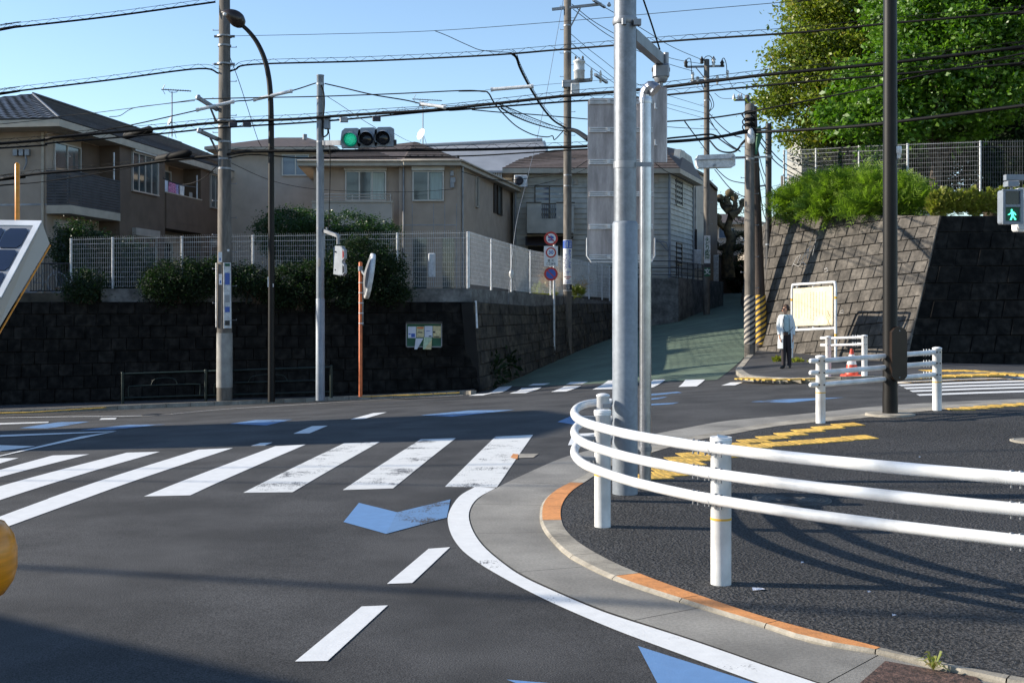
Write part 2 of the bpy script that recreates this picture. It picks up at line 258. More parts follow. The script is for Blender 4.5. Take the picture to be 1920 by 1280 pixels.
M = dict(
 asphalt=roadmat('asphalt', (.047,.046,.046), 150, (.3,1.95), .34), walk=roadmat('porous_asphalt', (.034,.033,.033), 62, (.05, 2.9), .15, 1.0, .8, 62, .03),
 walk_far=roadmat('old_pavement', (.055,.055,.058)), green=roadmat('green_surfacing', (.108,.15,.108), 90, (.8,1.2), .18),
 concrete=pm('gutter_concrete', (.235,.222,.198), .8, var=.14, scale=1.5, bump=.25, bscale=160, dark=(60,.85,1.1)),
 kerbc=pm('kerb_concrete', (.31,.28,.23), .8, var=.12, scale=4, bump=.3, bscale=90, island=.08, dark=(30,.85,1.08)),
 kerbo=pm('orange_kerb_paint', (.62,.26,.085), .7, var=.08, scale=6, bump=.25, bscale=90, island=.06, dark=(40,.85,1.05)),
 white_paint=paintmat('white_road_paint', (.74,.74,.73), .99, amt=.5), scuffed_paint=paintmat('scuffed_white_line_paint', (.74,.74,.73), .87, amt=.46), worn_paint=paintmat('worn_white_road_paint', (.70,.70,.68), .82, amt=.5),
 blue_paint=paintmat('blue_road_paint', (.125,.255,.48), .93, amt=.5), blue_worn=paintmat('worn_blue_road_paint', (.125,.24,.43), .80, amt=.5),
 yellow=pm('yellow_tactile_tile', (.60,.38,.075), .7, var=.1, scale=8, island=.12, bump=.2, bscale=80, dark=(50,.8,1.08)),
 white=pm('white_powder_coat', (.80,.80,.80), .35, var=.03, scale=6, dark=(6,.85,1.03)), white_worn=pm('aged_white_paint', (.62,.63,.64), .5, var=.08, scale=9, dark=(30,.85,1.05)),
 galv=pm('galvanised_steel', (.20,.215,.24), .48, .7, var=.06, scale=14, bump=.05, bscale=40, dark=(55,.92,1.06)),
 paintgrey=pm('pale_grey_paint', (.23,.26,.30), .5, .1, var=.06, scale=5, dark=(30,.9,1.05)), duct=pm('bright_galvanised_duct', (.40,.415,.45), .28, .85, var=.06, scale=8, dark=(40,.92,1.05)),
 panel=pm('brushed_aluminium_sign_back', (.36,.33,.335), .42, .5, var=.14, scale=2.2, dark=(20,.9,1.05), stretch=(6,6,1)), brown=pm('dark_brown_pole_paint', (.007,.0058,.0052), .5, var=.12, scale=8, spec=.3),
 brown2=pm('brown_box_paint', (.022,.013,.009), .35, var=.1, scale=8), black=pm('black_steel', (.02,.02,.022), .5), cable=pm('black_cable_sheath', (.004,.004,.0045), .7, spec=.2),
 conc=pm('pole_concrete', (.135,.118,.10), .85, var=.15, scale=5, bump=.2, bscale=60, dark=(18,.8,1.1), stretch=(1,1,.25)), conc_wrap=pm('pale_pole_sheet', (.30,.29,.27), .7, var=.1, scale=4),
 wood=pm('dark_pole_timber', (.05,.035,.028), .8, var=.2, scale=6, stretch=(4,4,.4)), orange=pm('orange_pole_paint', (.55,.13,.035), .5, var=.1, scale=8), orange2=pm('amber_plastic', (.72,.25,.008), .3, var=.08, scale=9, stretch=(1,1,8)),
 yel=pm('yellow_paint', (.72,.42,.05), .5), redp=pm('red_sign_sheet', (.5,.03,.025), .4, var=.04), bluep=pm('blue_sign_sheet', (.03,.10,.42), .4, var=.04), whitep=pm('white_sign_sheet', (.75,.75,.74), .45, var=.03),
 cream=pm('cream_sign_board', (.72,.62,.42), .5, var=.05, scale=2, dark=(10,.9,1.05)), ink=pm('faded_ink', (.36,.31,.22), .7), inkd=pm('dark_ink', (.03,.03,.04), .6), greenp=pm('green_board', (.02,.11,.06), .6), paperb=pm('paper_bluish', (.6,.63,.72), .8, var=.05), papery=pm('paper_yellowed', (.6,.52,.30), .8, var=.1, scale=14), paperg=pm('paper_greenish', (.45,.58,.42), .8, var=.1, scale=14),
 stone=pm('lit_wall_block', (.098,.086,.073), .9, var=.16, scale=3.5, bump=.5, bscale=28, island=.22, dark=(11,.72,1.15)), stone_shade=pm('mossy_shaded_block', (.0085,.0076,.0066), .95, spec=.25, var=.3, scale=3, bump=.6, bscale=24, island=.3, dark=(6,.5,1.6)),  # second block: moss, plus the shade of unlit wall faces put into its colour
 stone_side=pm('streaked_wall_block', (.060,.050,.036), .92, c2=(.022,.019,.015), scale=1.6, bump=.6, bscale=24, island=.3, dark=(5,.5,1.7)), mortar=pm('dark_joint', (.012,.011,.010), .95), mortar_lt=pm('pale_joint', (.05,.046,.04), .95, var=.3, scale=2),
 wallc=pm('weathered_concrete', (.16,.16,.155), .85, var=.2, scale=2.5, bump=.3, bscale=30, dark=(9,.7,1.1)), terrace=pm('bare_soil', (.07,.06,.045), .95, var=.25, scale=2),
 beige=pm('beige_render', (.37,.30,.24), .85, var=.04, scale=2, bump=.1, bscale=120), beige2=pm('cream_render', (.44,.385,.325), .85, var=.04, scale=2, bump=.1, bscale=120), brownw=pm('brown_render', (.125,.088,.064), .85, var=.06, scale=2, bump=.1, bscale=120),
 greyw=pm('grey_sheet_cladding', (.30,.31,.33), .55, .1, var=.05, scale=1), siding=pm('pale_siding', (.42,.41,.37), .7, var=.08, scale=2, island=.05), tile=pm('dark_roof_tile', (.055,.058,.068), .5, var=.12, scale=6, island=.25), tileb=pm('brown_roof_tile', (.085,.062,.050), .7, var=.12, scale=6, island=.2),
 trim=pm('pale_trim', (.42,.37,.30), .7, var=.05), alu=pm('window_aluminium', (.45,.43,.40), .4, .4, var=.04), dark=pm('dark_interior', (.02,.02,.022), .8), glass=pm('window_glass', (.05,.065,.07), .06, var=.2, scale=1, spec=.9), glassb=pm('bright_window_glass', (.09,.13,.2), .05, var=.1, scale=.6, spec=1), curtain=pm('pale_curtain', (.36,.43,.40), .9, var=.08, scale=4, stretch=(12,12,.5)),
 slat=pm('dark_balcony_slat', (.045,.045,.05), .6), wire_m=pm('dull_zinc_wire', (.22,.23,.24), .6), steel=pm('dull_steel', (.25,.26,.28), .45, .5), ins=pm('white_porcelain', (.6,.6,.58), .25), lens=pm('dark_lens', (.012,.013,.018), .12), solar=pm('solar_cell', (.012,.018,.04), .2, var=.2, scale=3), dgreen=pm('dark_green_rail_paint', (.005,.018,.014), .45),
 bark=pm('bark', (.07,.05,.035), .9, var=.25, scale=9, bump=.6, bscale=30), barkl=pm('peeling_bark', (.16,.12,.06), .9, c2=(.04,.03,.02), scale=4, bump=.5, bscale=30), rubber=pm('red_cone_plastic', (.62,.07,.03), .45), mirror=pm('mirror_face', (.8,.8,.8), .05, 1, var=.01),
 led=pm('green_led', (.0,.3,.2), .4, emis=(.05,1,.55), es=1.7), ledman=pm('green_led_figure', (.0,.3,.2), .4, emis=(.10,1,.62), es=1.35), glow=pm('green_lens', (0,.10,.08), .3, emis=(.0,.28,.18), es=.22),
 skin=pm('skin', (.52,.29,.19), .5, var=.03), hair=pm('brown_hair', (.05,.022,.012), .6, var=.3, scale=40), card=pm('white_cardigan', (.62,.66,.68), .85, var=.05, scale=20), teal=pm('pale_blue_top', (.40,.52,.54), .85, var=.05, scale=20), trous=pm('dark_trousers', (.025,.018,.022), .8), shoe=pm('black_shoe', (.01,.01,.01), .4), bag=pm('brown_bag', (.05,.022,.015), .5), lilac=pm('lilac_cloth', (.35,.30,.52), .9, var=.3, scale=12), pink=pm('patterned_cloth', (.5,.2,.35), .9, var=.4, scale=25), sky_cloth=pm('pale_cloth', (.62,.68,.8), .9),
 graffiti=pm('chalky_graffiti', (.5,.48,.46), .8), iron=pm('cast_iron', (.07,.068,.066), .55, .5, var=.2, scale=20), gcloth=pm('teal_netting', (.06,.3,.24), .8), dirt=pm('kerbside_dirt', (.08,.045,.035), .95, var=.3, scale=20, bump=.8, bscale=60, dark=(60,.6,1.4)))
def crownmat(): pass
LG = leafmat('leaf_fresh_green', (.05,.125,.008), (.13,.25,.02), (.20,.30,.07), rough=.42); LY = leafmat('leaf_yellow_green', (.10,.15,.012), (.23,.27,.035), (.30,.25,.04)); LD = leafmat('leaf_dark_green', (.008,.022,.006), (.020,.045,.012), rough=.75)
LC = leafmat('conifer_green', (.085,.155,.012), (.22,.32,.04), None, .4, .6); LW = leafmat('weed_green', (.14,.18,.02), (.30,.30,.06), (.25,.18,.08)); LS = leafmat('dry_grass', (.4,.22,.08), (.55,.33,.15))

def leaves(name, cen, mat, parent=None, size=.15, asp=.45, droop=.5, jit=.35):
    """cen: N x 3 leaf positions -> one mesh of N folded leaves"""
    n = len(cen); d = rng.normal(size=(n, 3)); d[:, 2] = d[:, 2]*.5-droop; d /= np.linalg.norm(d, axis=1)[:, None]
    u = rng.normal(size=(n, 3)); s_ = np.cross(d, u); s_ /= np.linalg.norm(s_, axis=1)[:, None]
    L = size*(1+jit*rng.normal(size=(n, 1))).clip(.4, 1.8); nn = np.cross(d, s_)
    a = cen-d*L*.5; b = cen+d*L*.5; c = cen+s_*L*asp*.5+nn*L*.12; e = cen-s_*L*asp*.5+nn*L*.12
    v = np.stack([a, c, b, e], 1).reshape(-1, 3)
    return rawmesh(name, v, np.arange(4*n).reshape(-1, 4), mat, parent)
def rawmesh(name, v, f, mat, parent=None):
    if parent is not None: o0 = np.array(parent.location)+(np.array(parent.parent.location) if parent.parent else 0)
    else: o0 = np.array([v[:, 0].mean(), v[:, 1].mean(), v[:, 2].min()])
    me = bpy.data.meshes.new(name); n = len(v); k = len(f); q = f.shape[1]
    me.vertices.add(n); me.vertices.foreach_set('co', (v-o0).astype(np.float32).ravel()); me.loops.add(k*q); me.loops.foreach_set('vertex_index', f.astype(np.int32).ravel())
    me.polygons.add(k); me.polygons.foreach_set('loop_start', np.arange(0, k*q, q, dtype=np.int32)); me.polygons.foreach_set('loop_total', np.full(k, q, dtype=np.int32)); me.update(); me.validate()
    me.materials.append(mat); o = bpy.data.objects.new(name, me); col.objects.link(o)
    if parent is not None: o.parent = parent
    else: o.location = Vector(o0)
    return o
def clumps(lobes, per, ln, cr=.45, shell=.75):
    """lobes: (cx,cy,cz,rx,ry,rz); clump centres biased to the shell; ln leaves per clump"""
    out = []
    for (cx, cy, cz, rx, ry, rz) in lobes:
        k = int(per*rx*rz); d = rng.normal(size=(k, 3)); d /= np.linalg.norm(d, axis=1)[:, None]
        r = shell+(1-shell)*rng.random((k, 1))**.5*1.15; r = np.where(rng.random((k, 1)) < .25, rng.random((k, 1)), r)
        c = np.array([cx, cy, cz])+d*r*np.array([rx, ry, rz])
        s = cr*(.6+.8*rng.random((k, 1, 1)))
        out.append((c[:, None, :]+rng.normal(size=(k, ln, 3))*s*np.array([.6, .6, .38])).reshape(-1, 3))
    return np.concatenate(out)
_tc = 0
def text(s, size, mat, parent, org, right, up, name='lettering', space=1.0, bold=0):
    cu = bpy.data.curves.new('t', 'FONT'); cu.body = s; cu.size = size; cu.align_x = 'CENTER'; cu.align_y = 'CENTER'; cu.space_line = space; cu.offset = bold
    ob = bpy.data.objects.new('t', cu); col.objects.link(ob); dg = bpy.context.evaluated_depsgraph_get(); dg.update()
    me = bpy.data.meshes.new_from_object(ob.evaluated_get(dg)); bpy.data.objects.remove(ob); bpy.data.curves.remove(cu)
    r = Vector(right).normalized(); u = Vector(up).normalized(); n = r.cross(u); org = Vector(org)
    q = parent; o0 = Vector((0,0,0))
    while q is not None: o0 = o0+q.location; q = q.parent
    for v in me.vertices: v.co = org+r*v.co.x+u*v.co.y+n*.002-o0
    me.materials.clear(); me.materials.append(mat); me.name = name
    o = bpy.data.objects.new(name, me); col.objects.link(o); o.parent = parent; return o
class Fr:                                        # wall frame: a along, o outward, z up
    def __init__(s, org, d):
        s.o = Vector((org[0], org[1], 0)); s.d = Vector((d[0], d[1], 0)).normalized(); s.n = Vector((s.d.y, -s.d.x, 0))
    def p(s, a, o, z): return s.o+s.d*a+s.n*o+Vector((0,0,z))
    def box(s, mb, a0, a1, o0, o1, z0, z1, m=0): return mb.hexa([s.p(a0,o1,z0),s.p(a1,o1,z0),s.p(a1,o0,z0),s.p(a0,o0,z0),s.p(a0,o1,z1),s.p(a1,o1,z1),s.p(a1,o0,z1),s.p(a0,o0,z1)], m)
def window(par, fr, a0, a1, z0, z1, fm='alu', gm='glass', mull=1, out=.0, curt=0, name='window', sh=0):
    f = MB(); t = .05; fr.box(f, a0-t, a1+t, out, out+.07, z1, z1+t); fr.box(f, a0-t, a1+t, out, out+.09, z0-t, z0); fr.box(f, a0-t, a0, out, out+.07, z0, z1); fr.box(f, a1, a1+t, out, out+.07, z0, z1)
    for i in range(mull): am = a0+(a1-a0)*(i+1)/(mull+1); fr.box(f, am-t*.5, am+t*.5, out, out+.05, z0, z1)
    if sh: fr.box(f, a0-t*1.5, a1+t*1.5, out, out+.18, z1+t+.003, z1+t+.25)
    w_ = f.build(name, M[fm], par)
    g = MB(); fr.box(g, a0, a1, out+.004, out+.022, z0, z1); g.build('pane', M[gm], w_)
    if curt: c = MB(); am = a0+(a1-a0)*(1-curt); fr.box(c, am+.03, a1-.03, out+.024, out+.027, z0+.03, z1-.03); c.build('curtain', M['curtain'], w_)
    return w_
def strip(A, B, n, k, off, m=0, mb=None):
    A = resample(A, n); B = resample(B, n); vs = []
    for a, b in zip(A, B):
        for j in range(k+1): p = a.lerp(b, j/k); vs.append((p.x, p.y, 0))
    V = np.array(vs); z = gz(V[:, 0], V[:, 1])+off; V[:, 2] = z
    mb = mb or MB(); mb.add(V.tolist(), [(i*(k+1)+j, i*(k+1)+j+1, (i+1)*(k+1)+j+1, (i+1)*(k+1)+j) for i in range(n-1) for j in range(k)], m, True); return mb
def G(lst, off=0): return [gp(a, b, off) for a, b in lst]
# ------------------------------------------------------------ ground, roads, pavements
xs = np.concatenate([np.arange(-400, -40, 40), np.arange(-40, -16, 2), np.arange(-16, 16, .3), np.arange(16, 40, 2), np.arange(40, 401, 40)])
ys = np.concatenate([np.arange(-40, 0, 4), np.arange(0, 36, .3), np.arange(36, 96, 1.2), np.arange(96, 700, 40)])
gx, gy = np.meshgrid(xs, ys); v = np.stack([gx.ravel(), gy.ravel(), gz(gx.ravel(), gy.ravel())], 1); nx, ny = len(xs), len(ys)
i = (np.arange(ny-1)[:, None]*nx+np.arange(nx-1)[None, :]).ravel(); f = np.stack([i, i+1, i+nx+1, i+nx], 1)
road = rawmesh('road', v, f, M['asphalt']); road.data.polygons.foreach_set('use_smooth', [True]*len(road.data.polygons)); structure(road)
KH = .03                                          # pavement height above the road
Kp = [(2200,1330),(1846,1280),(1789,1262),(1631,1227),(1521,1209),(1440,1182),(1300,1140),(1160,1094),(1097,1064.7),(1065,1046.6),(1038,1021.7),(1017.7,994.5),(1011.8,971.9),(1017.7,944.7),(1042.6,922),(1092,897),(1140,866),(1221,841),(1304,820.5),(1374,808),(1444,796),(1530,787),(1628,778),(1800,761),(1920,752),(2150,735)]
Sp = [(2200,1318),(1920,1270),(1765,1241),(1659,1215),(1562,1190),(1440,1158),(1291.6,1108.5),(1212,1079.5),(1160,1058),(1119.7,1037.6),(1083.4,1015),(1058.5,990),(1050.8,962.8),(1056,940),(1072,919.8),(1099,901.6),(1150,871),(1225,847),(1304,825.5),(1374,813),(1444,800.5),(1530,791),(1628,782),(1800,764.5),(1920,755.3),(2150,738)]
Gp = [(2100,1460),(1700,1340),(1533,1280),(1440,1249),(1300,1200),(1160,1155),(1110.6,1137),(1051.7,1112),(983.7,1080.6),(943,1053.4),(906.7,1021.7),(886.3,990),(881.8,960.5),(897.6,935.6),(931.6,915),(985,889),(1060,857),(1140,836),(1224,815),(1300,800),(1365,789),(1474,779.5),(1567,770),(1652,761.5),(1800,752.5),(1920,747.5),(2150,731)]
K = resample(catmull([gp(a, b) for a, b in Kp], 4), 240); S = resample(catmull([gp(a, b, KH) for a, b in Sp], 4), 240); GU = resample(catmull([gp(a, b) for a, b in Gp], 4), 240)
# match the three lines by depth-ordered arc: pavement rows run level from S to the right
T = [Vector((19, p.y+(p.x+1)*.0, 0)) for p in S]
pave = strip(S, T, 240, 60, KH-.003).build('pavement', M['walk']); structure(pave)
def nearest(P, L):
    best = None
    for a_, b_ in zip(L, L[1:]):
        d_ = b_-a_; t_ = max(0, min(1, ((P.x-a_.x)*d_.x+(P.y-a_.y)*d_.y)/max(d_.x*d_.x+d_.y*d_.y, 1e-12))); q = a_+d_*t_; k_ = (q.x-P.x)**2+(q.y-P.y)**2
        if best is None or k_ < best[0]: best = (k_, q)
    return best[1]
kb = MB(); Lk = [0]
for a, b in zip(K, K[1:]): Lk.append(Lk[-1]+(b-a).length)
def atlen(L, P, s):
    k = max(0, min(len(P)-2, int(np.searchsorted(L, s))-1)); return P[k].lerp(P[k+1], (s-L[k])/max(L[k+1]-L[k], 1e-9))
def zs(p, off): return Vector((p.x, p.y, GZ(p.x, p.y, off)))
s = 0
while s < Lk[-1]-.1:
    e = min(s+.6, Lk[-1]); seg = [atlen(Lk, K, s+.003+(e-s-.006)*t/3) for t in range(4)]; ins = [nearest(p, S) for p in seg]
    pxm = CX+F*seg[1].x/seg[1].y; pym = HY+(H-seg[1].z)/seg[1].y*F
    org = (pxm < 1092 and 915 < pym < 985) or (1150 < pxm < 1660 and pym > 1080)
    for p0, p1, q0, q1 in zip(seg, seg[1:], ins, ins[1:]):
        b0 = p0.lerp(q0, .12); b1 = p1.lerp(q1, .12)
        kb.add([zs(p0, -.05), zs(p1, -.05), zs(p0, KH-.014), zs(p1, KH-.014)], [(0,1,3,2)], 1 if org and False else 0)
        kb.add([zs(p0, KH-.014), zs(p1, KH-.014), zs(b0, KH), zs(b1, KH), zs(q0, KH+.001), zs(q1, KH+.001)], [(0,1,3,2)], 0); kb.add([zs(b0, KH), zs(b1, KH), zs(q0, KH+.001), zs(q1, KH+.001)], [(0,1,3,2)], 1 if org else 0)
    s = e
structure(kb.build('kerb', [M['kerbc'], M['kerbo']]))
gt = MB(); Lg = [0]
for a, b in zip(GU, GU[1:]): Lg.append(Lg[-1]+(b-a).length)
s = 0
while s < Lg[-1]-.2:
    e = min(s+1.2, Lg[-1]); A = [atlen(Lg, GU, s+.003+(e-s-.006)*t/6) for t in range(7)]; B = [nearest(p, K) for p in A]
    vs = []; 
    for a, b in zip(A, B):
        for j in range(7): p = a.lerp(b, j/6); vs.append(zs(p, .008-.012*math.sin(j/6*math.pi)*0+.002*(j == 0)*-1))
    gt.add(vs, [(i*7+j, i*7+j+1, (i+1)*7+j+1, (i+1)*7+j) for i in range(6) for j in range(6)], 0, True); s = e
structure(gt.build('gutter', M['concrete']))
# white edge line hugging the gutter
Wp = [(2000,1500),(1640,1360),(1425,1282),(1300,1236),(1160,1184),(1065,1144),(1002,1114.6),(938,1080.6),(893,1053),(861,1026),(843,994.5),(841,963),(861,931),(890.8,913)]
Wi = [(2020,1434),(1690,1338),(1530,1281),(1439,1250.5),(1299,1202),(1158,1157),(1109,1139),(1050,1114),(982,1082.6),(941,1055),(904.5,1022.5),(884,990),(879.5,960.5),(895,935),(929,915.5)]
structure(strip(catmull(G(Wp), 4), catmull(G(Wi), 4), 90, 2, .0045).build('white_edge_line', M['scuffed_paint']))
def marks(name, polys, m, off=.004):
    mb = MB()
    for P in polys:
        W = [gp(a, b, off) for a, b in P]
        if len(W) == 4: A = resample([W[0], W[3]], 9); B = resample([W[1], W[2]], 9); strip(A, B, 9, 3, off, 0, mb)
        else:
            c = sum(W, Vector())/len(W); mb.add([zs(q, off) for q in [c]+W], [(0, i+1, (i+1) % len(W)+1) for i in range(len(W))])
    return structure(mb.build(name, m))
marks('zebra_crossing', [[(270,930),(356.5,928),(573,833),(516,836)],[(90,934),(162,933),(436.6,839.4),(372,842.5)],[(-60,990),(5,990),(162,933),(100,931)],[(-90,937),(-10,940),(299.6,846.4),(238,848)],[(-207,943),(-175,943),(167.5,851),(98.4,853.4)],[(-300,940),(-225,940),(35,858),(-30,859)]], M['white_paint'])
marks('worn_zebra_crossing', [[(834,912),(931.6,913),(999.6,814.6),(929,818)],[(642.5,918),(736.8,915),(854.6,821),(789,823)],[(456,923),(548.7,922),(712,828),(645,830.5)]], M['worn_paint'])
marks('lane_line', [[(725.5,1093.7),(773,1092),(844,1025),(803.4,1028)],[(553,1239),(614,1238),(727,1134),(678,1136)],[(470,835.5),(496,835),(511,829),(488,830)],[(550,812.5),(580,812),(614.6,797.6),(585,798.5)],[(656.6,786),(684,784.5),(725.5,772.5),(700,774)],
  [(186,786.5),(216,785.8),(219,783),(190,783.6)],[(-40,797),(90,792),(92,790),(-40,794)],[(1065,834),(1115,833),(1115,811),(1074,813)]], M['white_paint'])
marks('white_zone_marking', [[(0,818.5),(210,809),(219,807.5),(0,815)],[(-60,868),(-10,857),(219,808),(150,818)],[(-40,833),(66,836),(40,840),(-40,850)]], M['white_paint'], .008)
far = [[(878.6,741.5),(904.8,741),(960.6,723.3),(935.5,724.6)],[(955,737.5),(986,736.5),(1016,725.5),(978,727)],[(990,723),(1020,721.5),(1032,718),(1000,719)],[(1033,734.5),(1062,733.5),(1090,723),(1058,724)],[(1061,720.5),(1092,719.2),(1103,715),(1070,716)],[(1110.5,730),(1151,729),(1170,712),(1140,713)],
  [(1200,727),(1224,726),(1248,711),(1225,711.5)],[(1272,725),(1306,724),(1322,711),(1285,711.5)],[(1352,722.5),(1378,722),(1394,716),(1370,716.5)]]
marks('side_street_zebra_crossing', far, M['white_paint'], .012)
rt = []
for i, (x, y) in enumerate([(1682,717),(1690,722),(1700,727.5),(1711,733),(1724,740)]): rt.append([(x, y+1.6),(2050, y-9),(2050, y-12),(x-6, y-1.4)])
marks('right_zebra_crossing', rt, M['white_paint'])
marks('blue_chevron', [[(744.5,959.6),(724,1000),(837.8,969.6),(844.6,935.6)]], M['blue_worn']); marks('blue_chevron', [[(673,942),(644,977.8),(724,1000),(744.5,959.6)],[(1196,1210),(1238,1290),(1520,1330),(1420,1281)],[(950,1273),(1000,1292),(1090,1292),(1080,1284)]], M['blue_paint'])
marks('faint_blue_marking', [[(789,778),(848,780.6),(965,768),(880,769)],[(1045,790.6),(1090,798),(1092,782),(1072,779)],[(430,794),(500,797),(548,786),(480,787)],[(37,802),(90,803),(168,790),(110,791)],[(149,806),(210,805),(310,795),(240,796)],[(1407,753),(1480,754.5),(1584,744.5),(1469,748)],
  [(1199,740),(1199,743),(1279,736),(1270,734)],[(1199,749),(1199,752),(1240,747),(1252,743)],[(1199,758),(1199,761),(1262,757),(1273,754)]], M['blue_worn'])
el = catmull([gp(a, b) for a, b in [(-60,786),(0,783),(140,781),(280,779),(413,767.5),(530,760.5),(650,753),(760,746.5),(868,741)]], 6)
structure(strip([p+Vector((0,-.09,0)) for p in el], [p+Vector((0,.09,0)) for p in el], 80, 1, .006).build('kerbside_white_line', M['white_paint']))
# orange paint spill by the crossing
marks('orange_paint_patch', [[(957,857),(970,860),(972,851),(962,850)]], M['kerbo'], .009); marks('road_repair_patch', [[(972,858),(1000,857),(1010,850),(974,850)]], M['kerbc'], .006)
# far pavements
Lf = [Vector((-40, 28.6, 0))]+[gp(a, b) for a, b in [(0,777),(200,769),(450,758.5),(640,750.5),(800,743),(858,739.5)]]+[Vector((-1.1,31.4,0))]
Lb = [Vector((-40, 33.2, 0)), Vector((-14, 33.2, 0)), Vector((-8, 33.1, 0)), Vector((-3, 33.0, 0)), Vector((-1.0, 32.9, 0))]
structure(strip(Lf, Lb, 120, 8, .10).build('left_pavement', M['walk_far']))
Rf = G([(1413,660),(1393,682),(1378,700),(1394,713),(1431,717),(1474,719),(1530,718),(1600,716),(1690,713.5),(1800,710),(1920,707)])+[Vector((26, 23, 0))]
Rb = [Vector((7.0, 36.5, 0)), Vector((7.3,35.2,0)), Vector((7.6, 34.6, 0)), Vector((8.2,33,0)), Vector((9.7, 29.6, 0)), Vector((12, 29.4, 0)), Vector((26, 29.4, 0))]
structure(strip(Rf, Rb, 120, 14, .10).build('right_pavement', M['walk_far']))
def farkerb(P, name, dy, m, seg=.6):
    P = resample(P, 400); L = [0]
    for a, b in zip(P, P[1:]): L.append(L[-1]+(b-a).length)
    mb = MB(); s = 0
    while s < L[-1]-.1:
        a = atlen(L, P, s+.006); b = atlen(L, P, min(s+seg, L[-1])-.006); t = (b-a); n = Vector((-t.y, t.x, 0)).normalized()*dy; c = zs
        mb.hexa([c(a,-.05), c(b,-.05), c(b+n,-.05), c(a+n,-.05), c(a,.108), c(b,.108), c(b+n,.108), c(a+n,.108)], 0); s += seg
    return structure(mb.build(name, m))
farkerb(Lf, 'left_kerb', .16, M['kerbc']); farkerb(Rf, 'right_kerb', .16, M['kerbc'])
# green surfaced side street climbing between the walls
gl = [gp(932,724), gp(958,715), gp(1000,692), gp(1042,671), gp(1090,650), gp(1143,631), Vector((6.0,55,0)), Vector((7.7,60,0)), Vector((10.0,64,0)), Vector((12.2,70,0)), Vector((15.5,80,0)), Vector((19,92,0))]
gr = [gp(1344,712), gp(1376,688), gp(1396,668), gp(1397,652), Vector((8.6,42,0)), Vector((10.4,50,0)), Vector((12.6,58,0)), Vector((15.0,66,0)), Vector((17.5,74,0)), Vector((20,82,0)), Vector((24,92,0))]
structure(strip(catmull(gl, 4), catmull(gr, 4), 120, 14, .007).build('green_side_street', M['green']))
# tactile paving
def tiles(name, line, rows, px=True, bars=True, size=.3, off=KH, ang=0.0, m='yellow'):
    P = [gp(a, b, off) if px else Vector((a, b, 0)) for a, b in line]; n = max(2, int(sum((b-a).length for a, b in zip(P, P[1:]))/size)+1); P = resample(P, n); mb = MB()
    for p in P:
        for r in range(rows):
            c = Vector((p.x, p.y-r*size, 0)); e = size/2-.004; cs, sn = math.cos(ang), math.sin(ang)
            def q(dx, dy, z): return zs(Vector((c.x+dx*cs-dy*sn, c.y+dx*sn+dy*cs, 0)), off+z)
            mb.hexa([q(-e,-e,-.02),q(e,-e,-.02),q(e,e,-.02),q(-e,e,-.02),q(-e,-e,.004),q(e,-e,.004),q(e,e,.004),q(-e,e,.004)])
            if bars:
                for k in range(4):
                    y = -e+.035+k*.073; mb.hexa([q(y,-e+.02,.002),q(y+.03,-e+.02,.002),q(y+.03,e-.02,.002),q(y,e-.02,.002),q(y,-e+.02,.0065),q(y+.03,-e+.02,.0065),q(y+.03,e-.02,.0065),q(y,e-.02,.0065)])
    return structure(mb.build(name, M[m]))
tiles('tactile_paving', [(1250,878),(1275,862),(1300,852),(1345,846)], 2, ang=.2); tiles('tactile_paving', [(1350,841),(1400,829),(1470,816),(1520,806),(1590,796)], 1, ang=.2); tiles('tactile_paving', [(1225,893),(1250,886),(1262,880)], 1, ang=.2)
tiles('tactile_paving', [(1365,842),(1450,833),(1530,827),(1612,820)], 1, ang=.2); tiles('tactile_paving', [(1800,767),(1870,761),(1960,755)], 1)
tiles('tactile_paving', [(1392,708.5),(1450,711),(1520,709.5)], 1, bars=False, off=.1); tiles('tactile_paving', [(1740,694),(1810,694),(1905,701)], 3, off=.1); tiles('tactile_paving', [(1695,706.5),(1760,704),(1850,701)], 2, off=.1)
tiles('tactile_paving', [(-30,774),(60,772),(185,764)], 1, bars=False, off=.1); tiles('tactile_paving', [(690,742.5),(770,740),(850,736)], 1, bars=False, off=.1)
# manhole covers, litter, weed at the kerb
def manhole(px, py, r, off, label, m='iron', rings=6):
    c = gp(px, py, off); mb = MB(); mb.lathe(c+Vector((0,0,-.02)), [(r, 0), (r, .024), (r-.015, .026)], 32)
    for i in range(rings):
        rr = (r-.03)*(i+1)/rings; mb.lathe(c, [(rr-.012, .004), (rr-.010, .010), (rr, .010), (rr+.002, .004)], 28)
    return tag(mb.build('manhole_cover', M[m]), label, 'manhole cover')
manhole(1484,936,.31,KH,'round ringed iron manhole cover in the black pavement behind the curved railing'); manhole(1940,826,.24,KH,'pale round cover in the pavement cut by the right edge of the photo','kerbc',1)
manhole(297,778.5,.33,0,'worn iron manhole cover in the road below the dark left wall')
for q, (px, py, w_, label) in enumerate([(1422,1105,.035,'small white scrap of paper by the foot of the nearest white post'),(1725,857,.012,'tiny white litter speck on the black pavement beyond the top rail'),(1505,1055,.011,'tiny white litter speck on the pavement under the lowest rail'),(1630,1110,.010,'small pale litter speck low on the pavement between the rail shadows'),(1677,1154,.012,'small pale litter speck on the pavement nearest the orange kerb')]):
    c = gp(px, py, KH); mb = MB(); mb.add([c+Vector((-w_,-w_*.6,.002)), c+Vector((w_,-w_*.3,.006)), c+Vector((w_*.8,w_*.7,.004)), c+Vector((-w_*.9,w_*.4,.010))], [(0,1,2,3)]); mb.slab([c+Vector((-w_*.4,-w_*.2,.003)), c+Vector((w_*.5,0,.003)), c+Vector((0,w_*.4,.003))], (0,0,.006)); tag(mb.build('litter', M['paperb']), label, 'litter')
